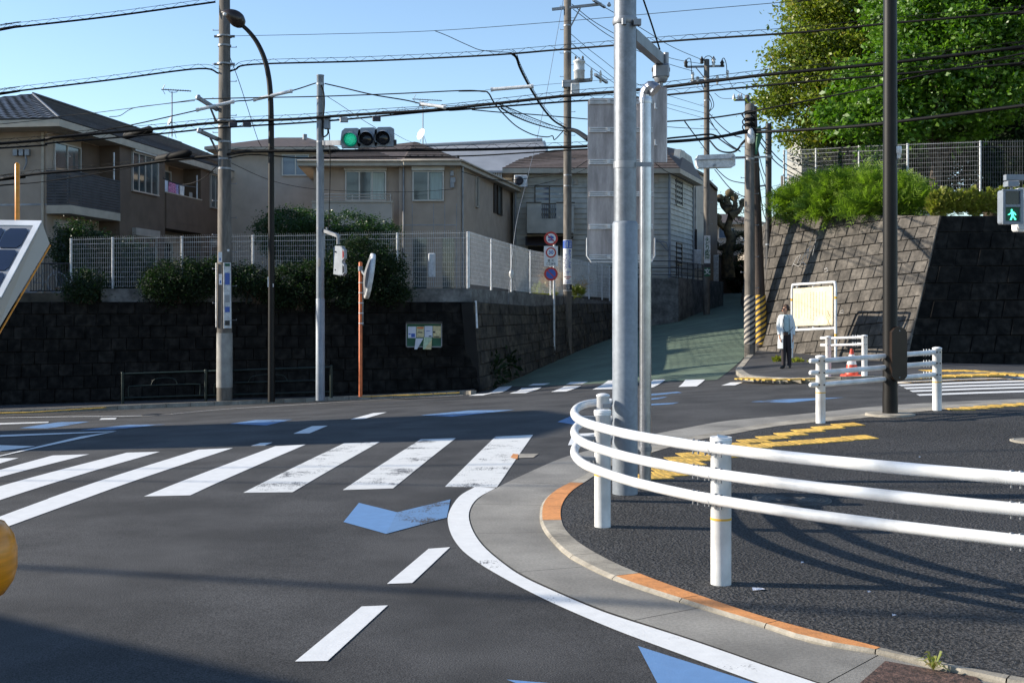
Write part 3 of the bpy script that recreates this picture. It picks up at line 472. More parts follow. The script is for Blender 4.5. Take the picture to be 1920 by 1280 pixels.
structure(marks('kerbside_soil', [[(1600,1290),(1860,1300),(1830,1268),(1660,1238)]], M['dirt'], .013))
wd = MB(); c = gp(1750,1262)
for i in range(16):
    a = i*2.4; l = .05+.05*random.random(); e = Vector((math.cos(a), math.sin(a), 0)); h = .03+.05*random.random(); n = Vector((-e.y, e.x, 0))*.007; b0 = c+Vector((0,0,.015)); mid = b0+e*l*.5+Vector((0,0,h)); tip = b0+e*l+Vector((0,0,h*.7))
    wd.add([b0, mid+n, tip, mid-n], [(0,1,2,3)])
tag(wd.build('weed', LW), 'little green weed growing in the soil beside the near kerb', 'weed')
# ------------------------------------------------------------ retaining walls and terraces
def blocks(mb, BL, BR, TR, TL, rows, bw, shear=0, gap=.012, depth=.05, jit=.015, m=0, tilt=0, wj=0):
    BL, BR, TR, TL = map(Vector, (BL, BR, TR, TL)); L = (BR-BL).length; n = ((BR-BL).cross(TL-BL)).normalized(); Hh = (TL-BL).length; nc = max(1, int(L/bw))
    def P(u, v): u = min(max(u, 0), 1); v = min(max(v+tilt*u, 0), 1); return BL.lerp(BR, u).lerp(TL.lerp(TR, u), v)
    gu = gap/L/2; gv = gap/Hh/2
    for r in range(-int(tilt*rows+1) if tilt else 0, rows):
        v0, v1 = r/rows+gv, (r+1)/rows-gv; o_ = (r % 2)*.5+random.uniform(-.08,.08)
        k = -2; J_ = [random.uniform(-wj, wj) for _ in range(nc+9)]
        while k < nc+3:
            u0 = (k+o_+J_[k+2])/nc+gu; u1 = (k+1+o_+J_[k+3])/nc-gu; s0 = shear*v0*0; k += 1
            sh = shear*(1/rows)/L*Hh
            if u1+sh < .002 or u0-sh > .998: continue
            a, b, c_, d = P(u0, v0), P(u1, v0), P(u1+sh, v1), P(u0+sh, v1)
            if ((b-a).length < .02 and (c_-d).length < .02) or ((d-a).length < .02 and (c_-b).length < .02): continue
            dd = depth+random.uniform(-jit, jit); e = .10*min((b-a).length, bw)/max(bw,.1)+.02
            cc = (a+b+c_+d)/4; k4 = [a, b, c_, d]; f4 = [p.lerp(cc, .06)+n*(dd+random.uniform(-.006,.006)) for p in k4]; h4 = [p.lerp(cc, .01)+n*dd*.6 for p in k4]
            mb.add(k4+h4+f4, [(0,1,5,4),(1,2,6,5),(2,3,7,6),(3,0,4,7),(4,5,9,8),(5,6,10,9),(6,7,11,10),(7,4,8,11),(8,9,10,11)], m)
    q = [BL, BR, TR, TL]; mb.add([p+n*.004 for p in q]+[p-n*.35 for p in q], [(0,1,2,3),(4,7,6,5),(0,4,5,1),(1,5,6,2),(2,6,7,3),(3,7,4,0)], 1)
# right retaining wall
Ab = gp(1419,678); Ab = Vector((.2086*34.6, 34.6, GZ(7.2,34.6)-.15)); Bb = Vector((9.68, 29, GZ(9.68,29)-.12)); At = at(1455,402,35.3); Bt = at(1762,405,30.0); Cb = Vector((26,29,GZ(20,29)-.15)); Ct = Vector((26,30.2,Bt.z+.05))
Db = Vector((12,62,1.2)); Dt = Vector((12.8,62,5.4))
rw = thing('retaining_wall', 'tall leaning stone block retaining wall below the right hand trees', 'wall', (Bb.x, Bb.y, Bb.z))
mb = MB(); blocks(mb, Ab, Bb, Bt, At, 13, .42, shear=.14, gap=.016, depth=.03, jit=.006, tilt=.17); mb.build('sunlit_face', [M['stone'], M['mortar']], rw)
mb = MB(); blocks(mb, Bb, Cb, Ct, Bt, 9, .62, gap=.016, depth=.035, wj=.08); mb.build('shaded_face', [M['stone_shade'], M['mortar']], rw)  # same wall as the sunlit face; its shade is darkened into the block colour
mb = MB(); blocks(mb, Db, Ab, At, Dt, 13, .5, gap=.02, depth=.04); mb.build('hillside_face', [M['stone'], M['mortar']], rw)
mb = MB(); mb.tube([Bb+Vector((0,0,0)), Bt], .035, 6); mb.build('corner_stone', M['stone'], rw)
g_ = MB(); g_.slab([At+Vector((.1,.1,-.1)), Bt+Vector((.05,.12,-.1)), Ct+Vector((0,.1,-.1)), Vector((60,32,Ct.z)), Vector((60,75,7)), Vector((16,75,6.3)), Dt+Vector((.1,0,-.1))], (0,0,-.6)); structure(g_.build('right_terrace_ground', M['terrace']))
# chalk scrawls on the sunlit wall
gf = thing('graffiti', 'pale chalky scrawl sprayed on the sunlit block wall', 'graffiti', at(1500,500,33))
U = (Bb-Ab).normalized(); V_ = (At-Ab).normalized(); NW = U.cross(V_).normalized()
def onwall(px, py, off=.05):
    d = at(px, py, 1.0)-Vector((0,0,H)); o_ = Vector((0,0,H)); t = (Ab-o_).dot(NW)/d.dot(NW); return o_+d*t+NW*off
mb = MB()
for P in [[(1488,500),(1496,484),(1504,478),(1498,494),(1506,490),(1512,474)],[(1512,480),(1519,466),(1516,486),(1524,470),(1530,462),(1526,480)],[(1520,458),(1524,450)],[(1531,456),(1533,449)],[(1490,496),(1500,500),(1508,492),(1514,498)],[(1515,470),(1524,462)],[(1548,506),(1553,503),(1555,509),(1549,511)],[(1578,585),(1583,581),(1584,588),(1577,587)]]:
    mb.tube([onwall(a, b) for a, b in P], .010, 4)
build_each(mb, 'scrawl', M['graffiti'], gf)
# left retaining wall
CX0, CY0 = XX(893, 32.6), 32.6
lw = thing('retaining_wall', 'dark mossy stone retaining wall with squared blocks under the white mesh fence', 'wall', (CX0, CY0, -.8))
zt = ZZ(566, 33.0)
mb = MB(); blocks(mb, (-34,32.6,-2.2), (CX0+.1,32.6,GZ(CX0,32.6)-.2), (CX0-.05,33.05,zt), (-34,33.05,zt), 9, .48, gap=.010, depth=.035, jit=.022, wj=.22); mb.build('street_face', [M['stone_shade'], M['mortar']], lw)
sd = Vector((.30,.95,0)).normalized(); E = Vector((CX0+.15, 32.6, 0)); 
segs = [0, 6, 12, 19.5]; tops = [zt, ZZ(574,38.5), ZZ(569,44.5), ZZ(569,51)]
mb = MB()
for i in range(3):
    a = E+sd*segs[i]; b = E+sd*segs[i+1]; nb = Vector((-.3,.0,0))
    blocks(mb, (a.x,a.y,GZ(a.x,a.y)-.3), (b.x,b.y,GZ(b.x,b.y)-.3), (b.x-.25,b.y,tops[i+1]), (a.x-.25,a.y+.2*(i == 0),tops[i]), 8 if i < 2 else 5, .5, gap=.014, depth=.04, jit=.025, wj=.2)
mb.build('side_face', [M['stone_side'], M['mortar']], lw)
cp = MB(); zc = ZZ(541, 33.3); e0 = Vector((CX0-.15,33.15,0)); e1 = e0+sd*8.7; e2 = e0+sd*18.6
cp.hexa([(-11.6,33.1,zt-.05),(e0.x,33.1,zt-.05),(e0.x,33.35,zt-.05),(-11.6,33.35,zt-.05),(-11.6,33.1,zc),(e0.x,33.1,zc),(e0.x,33.35,zc),(-11.6,33.35,zc)])
for (a, za, b, zb) in [(e0, zc, e1, ZZ(553,41)), (e1, ZZ(553,41), e2, ZZ(566,50.5))]:
    n = Vector((-.24,.08,0)); cp.hexa([a+Vector((0,0,za-.5)), b+Vector((0,0,zb-.5)), b+n+Vector((0,0,zb-.5)), a+n+Vector((0,0,za-.5)), a+Vector((0,0,za)), b+Vector((0,0,zb)), b+n+Vector((0,0,zb)), a+n+Vector((0,0,za))])
cp.build('concrete_coping', M['wallc'], lw)
t_ = MB(); t_.slab([(-60,33.4,zc-.12),(e0.x-.1,33.4,zc-.12),(e1.x-.2,e1.y,zc-.12),(e2.x-.2,e2.y,zc-.12),(e2.x-1,58,zc-.1),(4,60,zc-.1),(0,75,zc),(-60,75,zc)], (0,0,-.9)); structure(t_.build('left_terrace_ground', M['terrace']))
pl = MB(); pl.tube([at(892,564,32.9), at(894.6,615,32.7)], .03, 6); tag(pl.build('drain_pipe', M['white_worn']), 'short white pipe fixed upright near the left wall corner', 'pipe')
# ------------------------------------------------------------ near curved guard rail
def postmesh(c, r, h, cap='flat', band=.355):
    b = MB(); b.lathe(c, [(r, -.05), (r, h-.02), (r+.004, h-.018), (r+.004, h-.006), (r-.01, h+.002), (.02, h+.008)], 24); return b
def bandmesh(c, r, z): b = MB(); b.lathe(c, [(r+.0012, z-.006), (r+.0012, z+.006)], 24); return b
plan = catmull([(x*1.013,y*1.013,z) for x, y, z in [(.80,9.42,0),(.70,9.42,0),(.60,9.28,0),(.51,8.98,0),(.455,8.55,0),(.448,8.14,0),(.49,7.75,0),(.60,7.35,0),(.76,6.94,0),(1.07,6.41,0),(1.46,5.95,0),(1.87,5.57,0),(2.29,5.24,0),(2.8,4.9,0),(3.5,4.5,0)]], 10)
gr_ = thing('guard_rail', 'near white three-bar pedestrian railing curving round the black pavement corner', 'guard rail', (1.14,6.43,KH))
posts = [(.625,8.10,.0572,.80,1),(1.145,6.43,.0572,.80,1),(2.44,5.36,.0572,.80,1),(.71,9.15,.0508,.83,0),(3.45,4.66,.0572,.8,1)]
posts = [(x*1.013, y*1.013, r, h*1.01, fl) for x, y, r, h, fl in posts]
for (x, y, r, h, fl) in posts:
    c = Vector((x, y, GZ(x, y, KH))); p_ = postmesh(c, r, h).build('post', M['white'], gr_); bandmesh(c, r, .36).build('yellow_band', M['yel'], p_)
    if fl and x < 2:
        b = MB(); b.lathe(c, [(r+.003, h-.03), (r+.003, h+.004)], 24)
        if x > 1: b.add([c+Vector((-.02,-.05,h)), c+Vector((.045,-.02,h)), c+Vector((-.03,-.04,h+.022)), c+Vector((.03,-.01,h+.012))], [(0,1,3,2)])
        b.build('cap', M['white'], p_)
ZR = [.75, .61, .467]
for z in ZR:
    b = MB(); pts = [Vector((p.x, p.y, GZ(p.x, p.y, KH)*0+KH+z)) for p in plan]; b.tube(pts, .0303, 16)
    rl = b.build('rail', M['white'], gr_)
    for (cx_, cy_) in [(1.10,6.47),(2.39,5.26)]:
        i0 = min(range(len(plan)), key=lambda k: (plan[k].x-cx_)**2+(plan[k].y-cy_)**2); a = pts[i0-1]; q = pts[i0]; d = (pts[i0+1]-pts[i0-1]).normalized()
        s_ = MB(); s_.tube([q-d*.045, q+d*.03], .0318, 16); s_.build('joint_sleeve', M['white'], rl)
        s_ = MB()
        for k in (-.115,-.075,-.02,.06,.10):
            e = q+d*k; s_.cyl(e+Vector((0,0,-.046)), e+Vector((0,0,-.028)), .006, n=6); s_.lathe(e+Vector((0,0,.026)), [(.011,0),(.011,.007),(.005,.010)], 8)
        build_each(s_, 'bolt', M['steel'], rl)
    for (x, y, r, h, fl) in posts[:3]:
        q = min(pts, key=lambda p: (p.x-x)**2+(p.y-y)**2); s_ = MB(); t = Vector((x, y, q.z)); d = (q-t).normalized(); a = t+d*(r-.01); s_.beam(a, q-d*.02, .05, .025)
        for k in (-1, 1): n = d.cross(Vector((0,0,1)))*.022*k; s_.cyl(a+n+Vector((0,0,-.034)), a+n+Vector((0,0,-.012)), .011, n=8); s_.cyl(a+n+d*.03+Vector((0,0,-.040)), a+n+d*.03+Vector((0,0,-.016)), .009, n=8)
        s_.build('bracket', M['steel'], rl)
    q = pts[0]; e = MB(); e.beam(q+Vector((-.02,0,0)), Vector((.74,9.2,q.z)), .06, .03); e.build('bracket', M['steel'], rl)
# farther white railing on the right
def straight_rail(label, p1, p2, zr, stubs, h=.80, rr=.0303, group=None):
    t = thing('guard_rail', label, 'guard rail', p1); d = (p2-p1); d.z = 0; d.normalize(); n = Vector((d.y,-d.x,0))*.02
    for k, p in enumerate((p1, p2)):
        ps = postmesh(p, .0572, h).build('post', M['white'], t); bandmesh(p, .0572, .36).build('yellow_band', M['yel'], ps)
        b = MB()
        for z in zr:
            for s_ in (-1, 1): b.lathe(p+Vector((.03*s_ if k == 0 else .02*s_,-.0535+.0*s_,z)), [(.010,0),(.010,.006),(.003,.008)], 8, axis=(0,-1,0))
        build_each(b, 'bolt', M['black'], ps)
    for z in zr:
        b = MB(); a = p1+Vector((0,0,z)); c = p2+Vector((0,0,z)); b.tube([a+d*.05, c-d*.05], rr, 14); rl = b.build('rail', M['white'], t)
        if stubs[0]: b = MB(); b.tube([a-d*.17, a-d*.155, a-d*.05], [.02, .031, .031], 14); b.build('end_stub', M['white'], rl)
        b = MB()
        for k in (.14,.19,.24): e = c-d*k; b.cyl(e+Vector((0,0,-.045)), e+Vector((0,0,.043)), .006, n=6)
        b.tube([c-d*.13,c-d*.055], .033, 12); b.build('clamp', M['white'], rl)
    return t
p3 = gp(1538.5,792,KH); p4 = gp(1757,768.5,KH)
straight_rail('straight white three-bar railing between two posts beside the dark brown lamp post', p3, p4, (.74,.60,.455), (1,0))
p5 = gp(1553,705.5,.10); p6 = gp(1621,705,.10)
straight_rail('small white railing across the road beside the red cone', p5, p6, (.76,.62), (1,1), rr=.026)
# ------------------------------------------------------------ green pedestrian fence on the left kerb
gfn = thing('guard_rail', 'low dark green tubular railing along the left kerb', 'guard rail', gp(386,752,.1)); q = [gp(230,757,.1), gp(386,752,.1), gp(621,745.5,.1)]
for p in q: b = MB(); b.tube([p, p+Vector((0,0,.83))], .04, 10); b.lathe(p+Vector((0,0,.83)), [(.045,0),(.045,.01),(.01,.02)], 10); b.build('post', M['dgreen'], gfn)
for a, c in zip(q, q[1:]):
    d = (c-a); z = lambda p, h: p+Vector((0,0,h)); b = MB(); b.tube([z(a,.80), z(c,.80)], .024, 8); b.build('top_rail', M['dgreen'], gfn)
    e, f_ = a+d*.07, c-d*.07; b = MB(); loop = catmull([z(e,.16), z(e,.42), z(e+d*.03,.46), z(e+d*.2,.47), z(f_-d*.2,.47), z(f_-d*.03,.46), z(f_,.42), z(f_,.16)], 4); b.tube([z(e,.17)]+loop, .016, 6); b.tube([z(a,.16), z(c,.16)], .018, 6); b.build('inner_frame', M['dgreen'], gfn)
    b = MB(); m_ = a+d*.5; b.tube(catmull([z(m_-d*.16,.47), z(m_-d*.12,.62), z(m_,.66), z(m_+d*.12,.62), z(m_+d*.16,.47)], 5), .012, 6); b.build('ornament_bar', M['dgreen'], gfn)
# ------------------------------------------------------------ poles
def bands(zs_, x, y, r, mb):
    for z in zs_: mb.lathe((x, y, z), [(r+.006, 0), (r+.006, .05)], 14)
def steps(x, y, r, z0, z1, mb, dz=.45, w=.16):
    z = z0; k = 1
    while z < z1: mb.cyl((x, y, z), (x+k*(r+w), y, z), .009, n=5); mb.cyl((x+k*(r+w), y, z-.01), (x+k*(r+w), y, z+.03), .012, n=5); z += dz; k = -k
# big galvanised pole
bpz = gp(1172,924,KH); X0, Y0 = bpz.x, bpz.y
bp_ = thing('steel_pole', 'thick galvanised steel pole with a stepped lower sleeve in front of the sign back', 'pole', bpz)
zs0 = ZZ(420, Y0)
b = MB(); b.lathe(bpz, [(.104, -.05), (.104, zs0-bpz.z), (.098, zs0-bpz.z+.015), (.092, zs0-bpz.z+.02)], 32); b.build('lower_sleeve', M['paintgrey'], bp_)
b = MB(); b.lathe((X0, Y0, zs0), [(.0925, 0), (.0905, 7.5-zs0)], 32); b.build('shaft', M['galv'], bp_)
b = MB(); b.lathe((X0, Y0, ZZ(316,Y0)), [(.0965, 0), (.0965, .055)], 32); b.lathe((X0, Y0, ZZ(47,Y0)), [(.099, 0), (.105,.02), (.099, .055)], 32); b.lathe((X0-.02,Y0-.1,ZZ(52,Y0)), [(.02,0),(.02,.05)], 8); b.box((X0+.06,Y0-.12,ZZ(53,Y0)), (X0+.12,Y0-.06,ZZ(42,Y0))); b.box((X0+.085,Y0-.06,ZZ(316,Y0)+.008), (X0+.215,Y0-.05,ZZ(316,Y0)+.045)); build_each(b, 'clamp_band', M['steel'], bp_)
ae = at(1238,112,11.0); b = MB(); b.beam((X0+.06,Y0,ZZ(66,Y0)), ae, .075, .10); b.build('arm', M['steel'], bp_)
jt = MB(); jz = ZZ(135,11); jx = XX(1239,11); jt.bbox((jx-.075,10.93,jz-.05), (jx+.075,11.07,jz+.07), .02); jt.lathe((jx,11,jz-.10), [(.05,0),(.065,.03),(.065,.05)], 14); jt.cyl((jx,11,jz-.17),(jx,11,jz-.09),.022); jt.cyl((jx+.085,11,jz+.02),(jx-.085,11,jz+.02),.02); jt.cyl((jx+.05,11,jz+.07),(jx+.05,11,jz+.18),.025); jt.build('hanger_joint', M['steel'], bp_)
hx0, hx1 = XX(1205,11), XX(1250.5,11); hb = thing('hanging_signal_housing', 'pinkish grey slab housing hanging from the arm of the thick steel pole', 'signal housing', (jx,11,ZZ(305,11)))
b = MB(); b.bbox((hx0,10.97,ZZ(305,11)), (hx1,11.05,ZZ(164,11)), .012); b.build('case', M['panel'], hb)
for py in (200, 268): b = MB(); b.box((XX(1226,11),10.95,ZZ(py+5,11)), (XX(1229,11),10.972,ZZ(py-5,11))); b.box((XX(1226,11),10.945,ZZ(py+6,11)), (XX(1231,11),10.96,ZZ(py+4,11))); b.build('latch', M['white'], hb)
# sign seen from the back
sy = 10.5; sb = thing('sign_board', 'tall aluminium road sign seen from behind, clamped to the thick steel pole', 'sign', (X0,sy,ZZ(490,sy)))
x0, x1 = XX(1102,sy), XX(1226,sy); b = MB(); z0, z1 = ZZ(485,sy), ZZ(184,sy); r_ = .03
b.slab([(x0+r_,sy,z0),(x1-r_,sy,z0),(x1,sy,z0+r_),(x1,sy,z1-r_),(x1-r_,sy,z1),(x0+r_,sy,z1),(x0,sy,z1-r_),(x0,sy,z0+r_)], (0,.012,0)); b.build('plate', M['panel'], sb)
for k, py in enumerate((191,244,304,364,425,482)):
    z = ZZ(py, sy); b = MB()
    for dz in (-.016, 0, .016): b.box((x0+.012,sy-.022+.006*(dz == 0),z+dz-.006), (x1-.012,sy-.002,z+dz+.006))
    b.box((x0+.17,sy-.035,z-.018), (x0+.20,sy-.02,z+.018)); b.build('rib', M['white_worn'], sb)
for py0, py1 in ((197,240),(251,299),(311,358),(371,420),(432,476)):
    pass
b = MB(); z0b, z1b = ZZ(492,sy), ZZ(446,sy)
b.slab([(x0-.012,sy-.03,z1b),(x0-.012,sy-.03,z0b+.06),(x0+.03,sy-.03,z0b),(x1-.02,sy-.03,z0b),(x1+.012,sy-.03,z0b+.06),(x1+.012,sy-.03,z1b),(x1+.006,sy-.03,z1b),(x1+.004,sy-.03,z0b+.06),(x1-.02,sy-.03,z0b+.012),(x0+.03,sy-.03,z0b+.012),(x0-.004,sy-.03,z0b+.06),(x0-.006,sy-.03,z1b)], (0,.06,0)); b.build('lower_edge_trim', M['white_worn'], sb)
# duct post with hood
dz_ = gp(1210,900,KH); dX, dY = dz_.x, dz_.y; dp = thing('duct_post', 'slim bright metal duct post with a bent hood, right beside the thick steel pole', 'pole', dz_)
zt_ = ZZ(188,dY); b = MB(); b.lathe(dz_, [(.052,0),(.052,zt_-dz_.z)], 24); b.build('tube', M['duct'], dp)
b = MB(); b.lathe((dX,dY,zt_), [(.056,-.03),(.058,0),(.056,.02)], 24); b.tube(catmull([(dX,dY,zt_), (dX+.002,dY,zt_+.05), (dX+.02,dY-.01,zt_+.09), (dX+.05,dY-.02,zt_+.105), (dX+.085,dY-.035,zt_+.075)], 3), [.055]*4+[.057]*4+[.062]*4+[.066], 12, sm=False); b.build('hood', M['duct'], dp)
b = MB(); b.lathe((dX,dY,ZZ(845,dY)), [(.057,0),(.057,.04)], 20); b.box((dX-.16,dY-.02,ZZ(852,dY)),(dX-.04,dY+.02,ZZ(842,dY))); b.build('strap', M['steel'], dp)
# dark brown post on the right
rb = gp(1669,777,KH); rp_ = thing('lamp_post', 'thick dark brown post rising out of frame beside the straight white railing', 'lamp post', rb); sc_ = rb.y/F
b = MB(); b.lathe(rb, [(14*sc_,-.05),(14*sc_,.2),(13.5*sc_,.3),(13.2*sc_,2.2),(11.5*sc_,7.5)], 28); b.build('shaft', M['brown'], rp_)
b = MB(); bx = rb.x+9*sc_; by = rb.y-13*sc_; z0, z1 = ZZ(714,by), ZZ(612,by); w2 = 14*sc_
prof = [(bx-w2,z0+w2*.7),(bx-w2*.6,z0+.02),(bx,z0),(bx+w2*.6,z0+.02),(bx+w2,z0+w2*.7),(bx+w2,z1-w2*.7),(bx+w2*.6,z1-.02),(bx,z1),(bx-w2*.6,z1-.02),(bx-w2,z1-w2*.7)]
b.slab([(x,by-.09,z) for x, z in prof], (0,.10,0)); b.build('control_box', M['brown2'], rp_)
b = MB(); b.lathe((bx,by-.091,z0+.05), [(.008,0),(.008,.006)], 8, axis=(0,-1,0)); b.lathe((bx,by-.091,z1-.05), [(.008,0),(.008,.006)], 8, axis=(0,-1,0)); build_each(b, 'screw', M['steel'], rp_)
b = MB(); b.lathe(rb, [(.30,-.02),(.30,.012),(.28,.02)], 24); b.build('footing', M['kerbc'], rp_)
sx = XX(1688,rb.y-.1); sn = thing('light_sensor', 'small white photocell sensor stuck on the side of the dark brown post', 'sensor', (sx,rb.y-.05,ZZ(300,rb.y)))
b = MB(); zz = ZZ(298,rb.y); b.lathe((sx-.005,rb.y-.05,zz), [(.02,0),(.028,.02),(.028,.055),(.04,.06),(.038,.14),(.03,.15)], 16); b.build('dome', M['white'], sn)
b = MB(); b.tube([(rb.x+.06,rb.y-.03,zz-.005),(sx-.02,rb.y-.05,zz+.0),(sx-.005,rb.y-.05,zz+.02)], .016, 8); b.build('bracket', M['paintgrey'], sn)
# --- left concrete utility pole
def cpole(label, bx, by, zb, r0, r1, ztop, m='conc', name='utility_pole'):
    t = thing(name, label, 'utility pole', (bx, by, zb)); b = MB(); b.lathe((bx,by,zb), [(r0,-.1),(r1,ztop-zb),(r1*.5,ztop-zb+.02)], 22); b.build('shaft', M[m], t); return t
y = 31.0; x = XX(421,y); zb = GZ(x,y,.1)-.02; P1 = cpole('stout concrete utility pole with advert plates at the far left, behind the green railing', x, y, zb, .205, .135, 11)
b = MB(); b.lathe((x,y,ZZ(726,y)), [(.212,0),(.205,ZZ(624,y)-ZZ(726,y))], 24); b.build('pale_wrap', M['conc_wrap'], P1)
b = MB(); bands([ZZ(p,y) for p in (70,88,122,240,268,300,318,430,560)], x, y, .17, b); steps(x,y,.15,ZZ(600,y),ZZ(30,y),b)
for py in (70,122,228): b.lathe((x,y,ZZ(py,y)),[(.2,0),(.2,.04)],14); b.cyl((x-.27,y,ZZ(py,y)+.02),(x+.27,y,ZZ(py,y)+.02),.035,n=8)
build_each(b, 'band', M['steel'], P1, fitpick)
for (u0,v0,u1,v1) in [(372,184,408,206),(374,246,410,262)]:
    b = MB(); b.beam(at(u0,v0,y-.6), at(u1,v1,y), .09, .09); b.beam(at(u0+20,v0+12,y-.4), at(u1-2,v1+24,y), .04, .04); b.lathe(at(u0,v0,y-.6), [(.06,-.05),(.08,0),(.04,.08)], 10); b.build('side_arm', M['steel'], P1)
b = MB(); b.slab([(x+.02,y-.225,ZZ(p,y)) for p in (617,)]*0+[(x+.03,y-.22,ZZ(615,y)),(x+.21,y-.13,ZZ(615,y)),(x+.19,y-.13,ZZ(493,y)),(x+.02,y-.22,ZZ(493,y))], (.01,-.02,0)); pl_ = b.build('advert_plate', M['white_worn'], P1)
r_, u_ = Vector((.17,.08,0)), (0,0,1); c = Vector((x+.115,y-.215,0))
for k, (py, h_, mm) in enumerate([(497,5,'greenp'),(523,22,'bluep'),(560,14,'greyw'),(580,10,'bluep'),(605,9,'black')]):
    b = MB(); o_ = Vector((x+.125,y-.206,ZZ(py,y))); hh = h_/2*y/F; e = Vector((.055,.03,0)); b.slab([o_-e+Vector((0,0,-hh)), o_+e+Vector((0,0,-hh)), o_+e+Vector((0,0,hh)), o_-e+Vector((0,0,hh))], (.002,-.003,0)); b.build('advert_print', M[mm], pl_)
b = MB(); b.slab([(x-.20,y-.1,ZZ(613,y)),(x-.17,y-.16,ZZ(613,y)),(x-.17,y-.16,ZZ(493,y)),(x-.20,y-.1,ZZ(493,y))], (-.01,-.01,0)); b.build('advert_plate', M['white'], P1)
for (px, p0, p1, w_) in [(413,473,492,7),(413.5,514,534,6),(428,468,472,4)]:
    b = MB(); b.box((XX(px-w_/2,y-.19),y-.20,ZZ(p1,y)), (XX(px+w_/2,y-.19),y-.185,ZZ(p0,y))); s_ = b.build('number_plate', M['white'], P1)
    if w_ > 5: b = MB(); b.box((XX(px-1,y-.19),y-.203,ZZ(p1-3,y)), (XX(px+1,y-.19),y-.199,ZZ(p1-8,y))); b.build('print', M['bluep'], s_)
# --- curved dark street lamp
y = 30.4; x = XX(509,y); zb = GZ(x,y,.1); LP = thing('street_lamp', 'tall black street lamp with a curved neck and teardrop head at upper left', 'street lamp', (x,y,zb))
pts = [(x,y,zb-.05),(x,y,zb+.5)]+[tuple(at(px,py,y)) for px, py in [(509,560),(508.5,400),(508.5,250),(507,180),(503,140),(495,108),(482,80),(467,60),(452,46)]]
P = [Vector(p) for p in pts[:2]]+catmull(pts[2:], 5); b = MB(); b.tube(P, [.095,.09]+[.085-.035*i/(len(P)-3) for i in range(len(P)-2)], 14); b.build('curved_pole', M['brown'], LP)
b = MB(); hd = catmull([at(456,50,y), at(449,42,y), at(440,33,y-.05), at(428,26,y-.1), at(415,23,y-.12)], 4); rr = [.05,.10,.14,.16,.18,.195,.20,.20,.195,.185,.17,.15,.13,.10,.08,.05,.01]; b.tube(hd, rr[:len(hd)], 16); b.build('lamp_head', M['brown2'], LP)
b = MB(); b.lathe(at(422,27,y-.25), [(.03,0),(.05,.04),(.01,.05)], 10, axis=(0,-1,-.3)); b.build('lens', M['white_worn'], LP)
b = MB(); b.box((x-.08,y-.10,ZZ(538,y)),(x-.055,y-.09,ZZ(519,y))); b.box((x+.055,y-.10,ZZ(538,y)),(x+.075,y-.09,ZZ(532,y))); build_each(b, 'pale_sticker', M['white'], LP)
# --- grey signal pole
y = 30.0; x = XX(600.5,y); zb = GZ(x,y,.1); SP = thing('signal_pole', 'slim grey steel signal pole carrying the green traffic light', 'pole', (x,y,zb))
zs1 = ZZ(560,y); b = MB(); b.lathe((x,y,zb), [(.115,-.05),(.112,zs1-zb),(.10,zs1-zb+.01)], 22); b.build('lower_sleeve', M['paintgrey'], SP)
b = MB(); b.lathe((x,y,zs1), [(.102,0),(.092,ZZ(144,y)-zs1),(.1,ZZ(143,y)-zs1),(.1,ZZ(141,y)-zs1)], 22); b.build('shaft', M['paintgrey'], SP)
b = MB(); bands([ZZ(p,y) for p in (160,186,224,268,430)], x, y, .095, b); b.beam(at(606,268,y), at(642,268,28.2), .10, .12); build_each(b, 'band', M['steel'], SP)
b = MB(); b.bbox((XX(608,y),y-.12,ZZ(242,y)), (XX(619,y),y+.1,ZZ(218,y)), .02); b.build('terminal_box', M['paintgrey'], SP)
b = MB(); b.tube(catmull([at(602,160,y-.12),at(607,175,y-.12),at(608,200,y-.12),at(604,240,y-.14),at(606,256,y-.16),at(614,252,y-.16),at(615,243,y-.1)], 6), .02, 6); b.tube(catmull([at(616,243,y-.12),at(618,262,y-.12),at(619,320,y-.12),at(617,400,y-.12),at(616,430,y-.12)], 5), .012, 5); b.build('hanging_leads', M['cable'], SP)
b = MB(); b.beam(at(606,432,y), at(636,443,29.2), .07, .08); b.cyl(at(634,441,29.2), at(634,458,29.2), .04); b.lathe(at(613,432,y-.1),[(.03,0),(.03,.08)],8); b.build('pedestrian_signal_arm', M['steel'], SP)
b = MB(); b.bbox((x-.03,y-.118,ZZ(500,y)),(x+.02,y-.098,ZZ(484,y)),.004); b.build('worn_sticker', M['beige2'], SP)
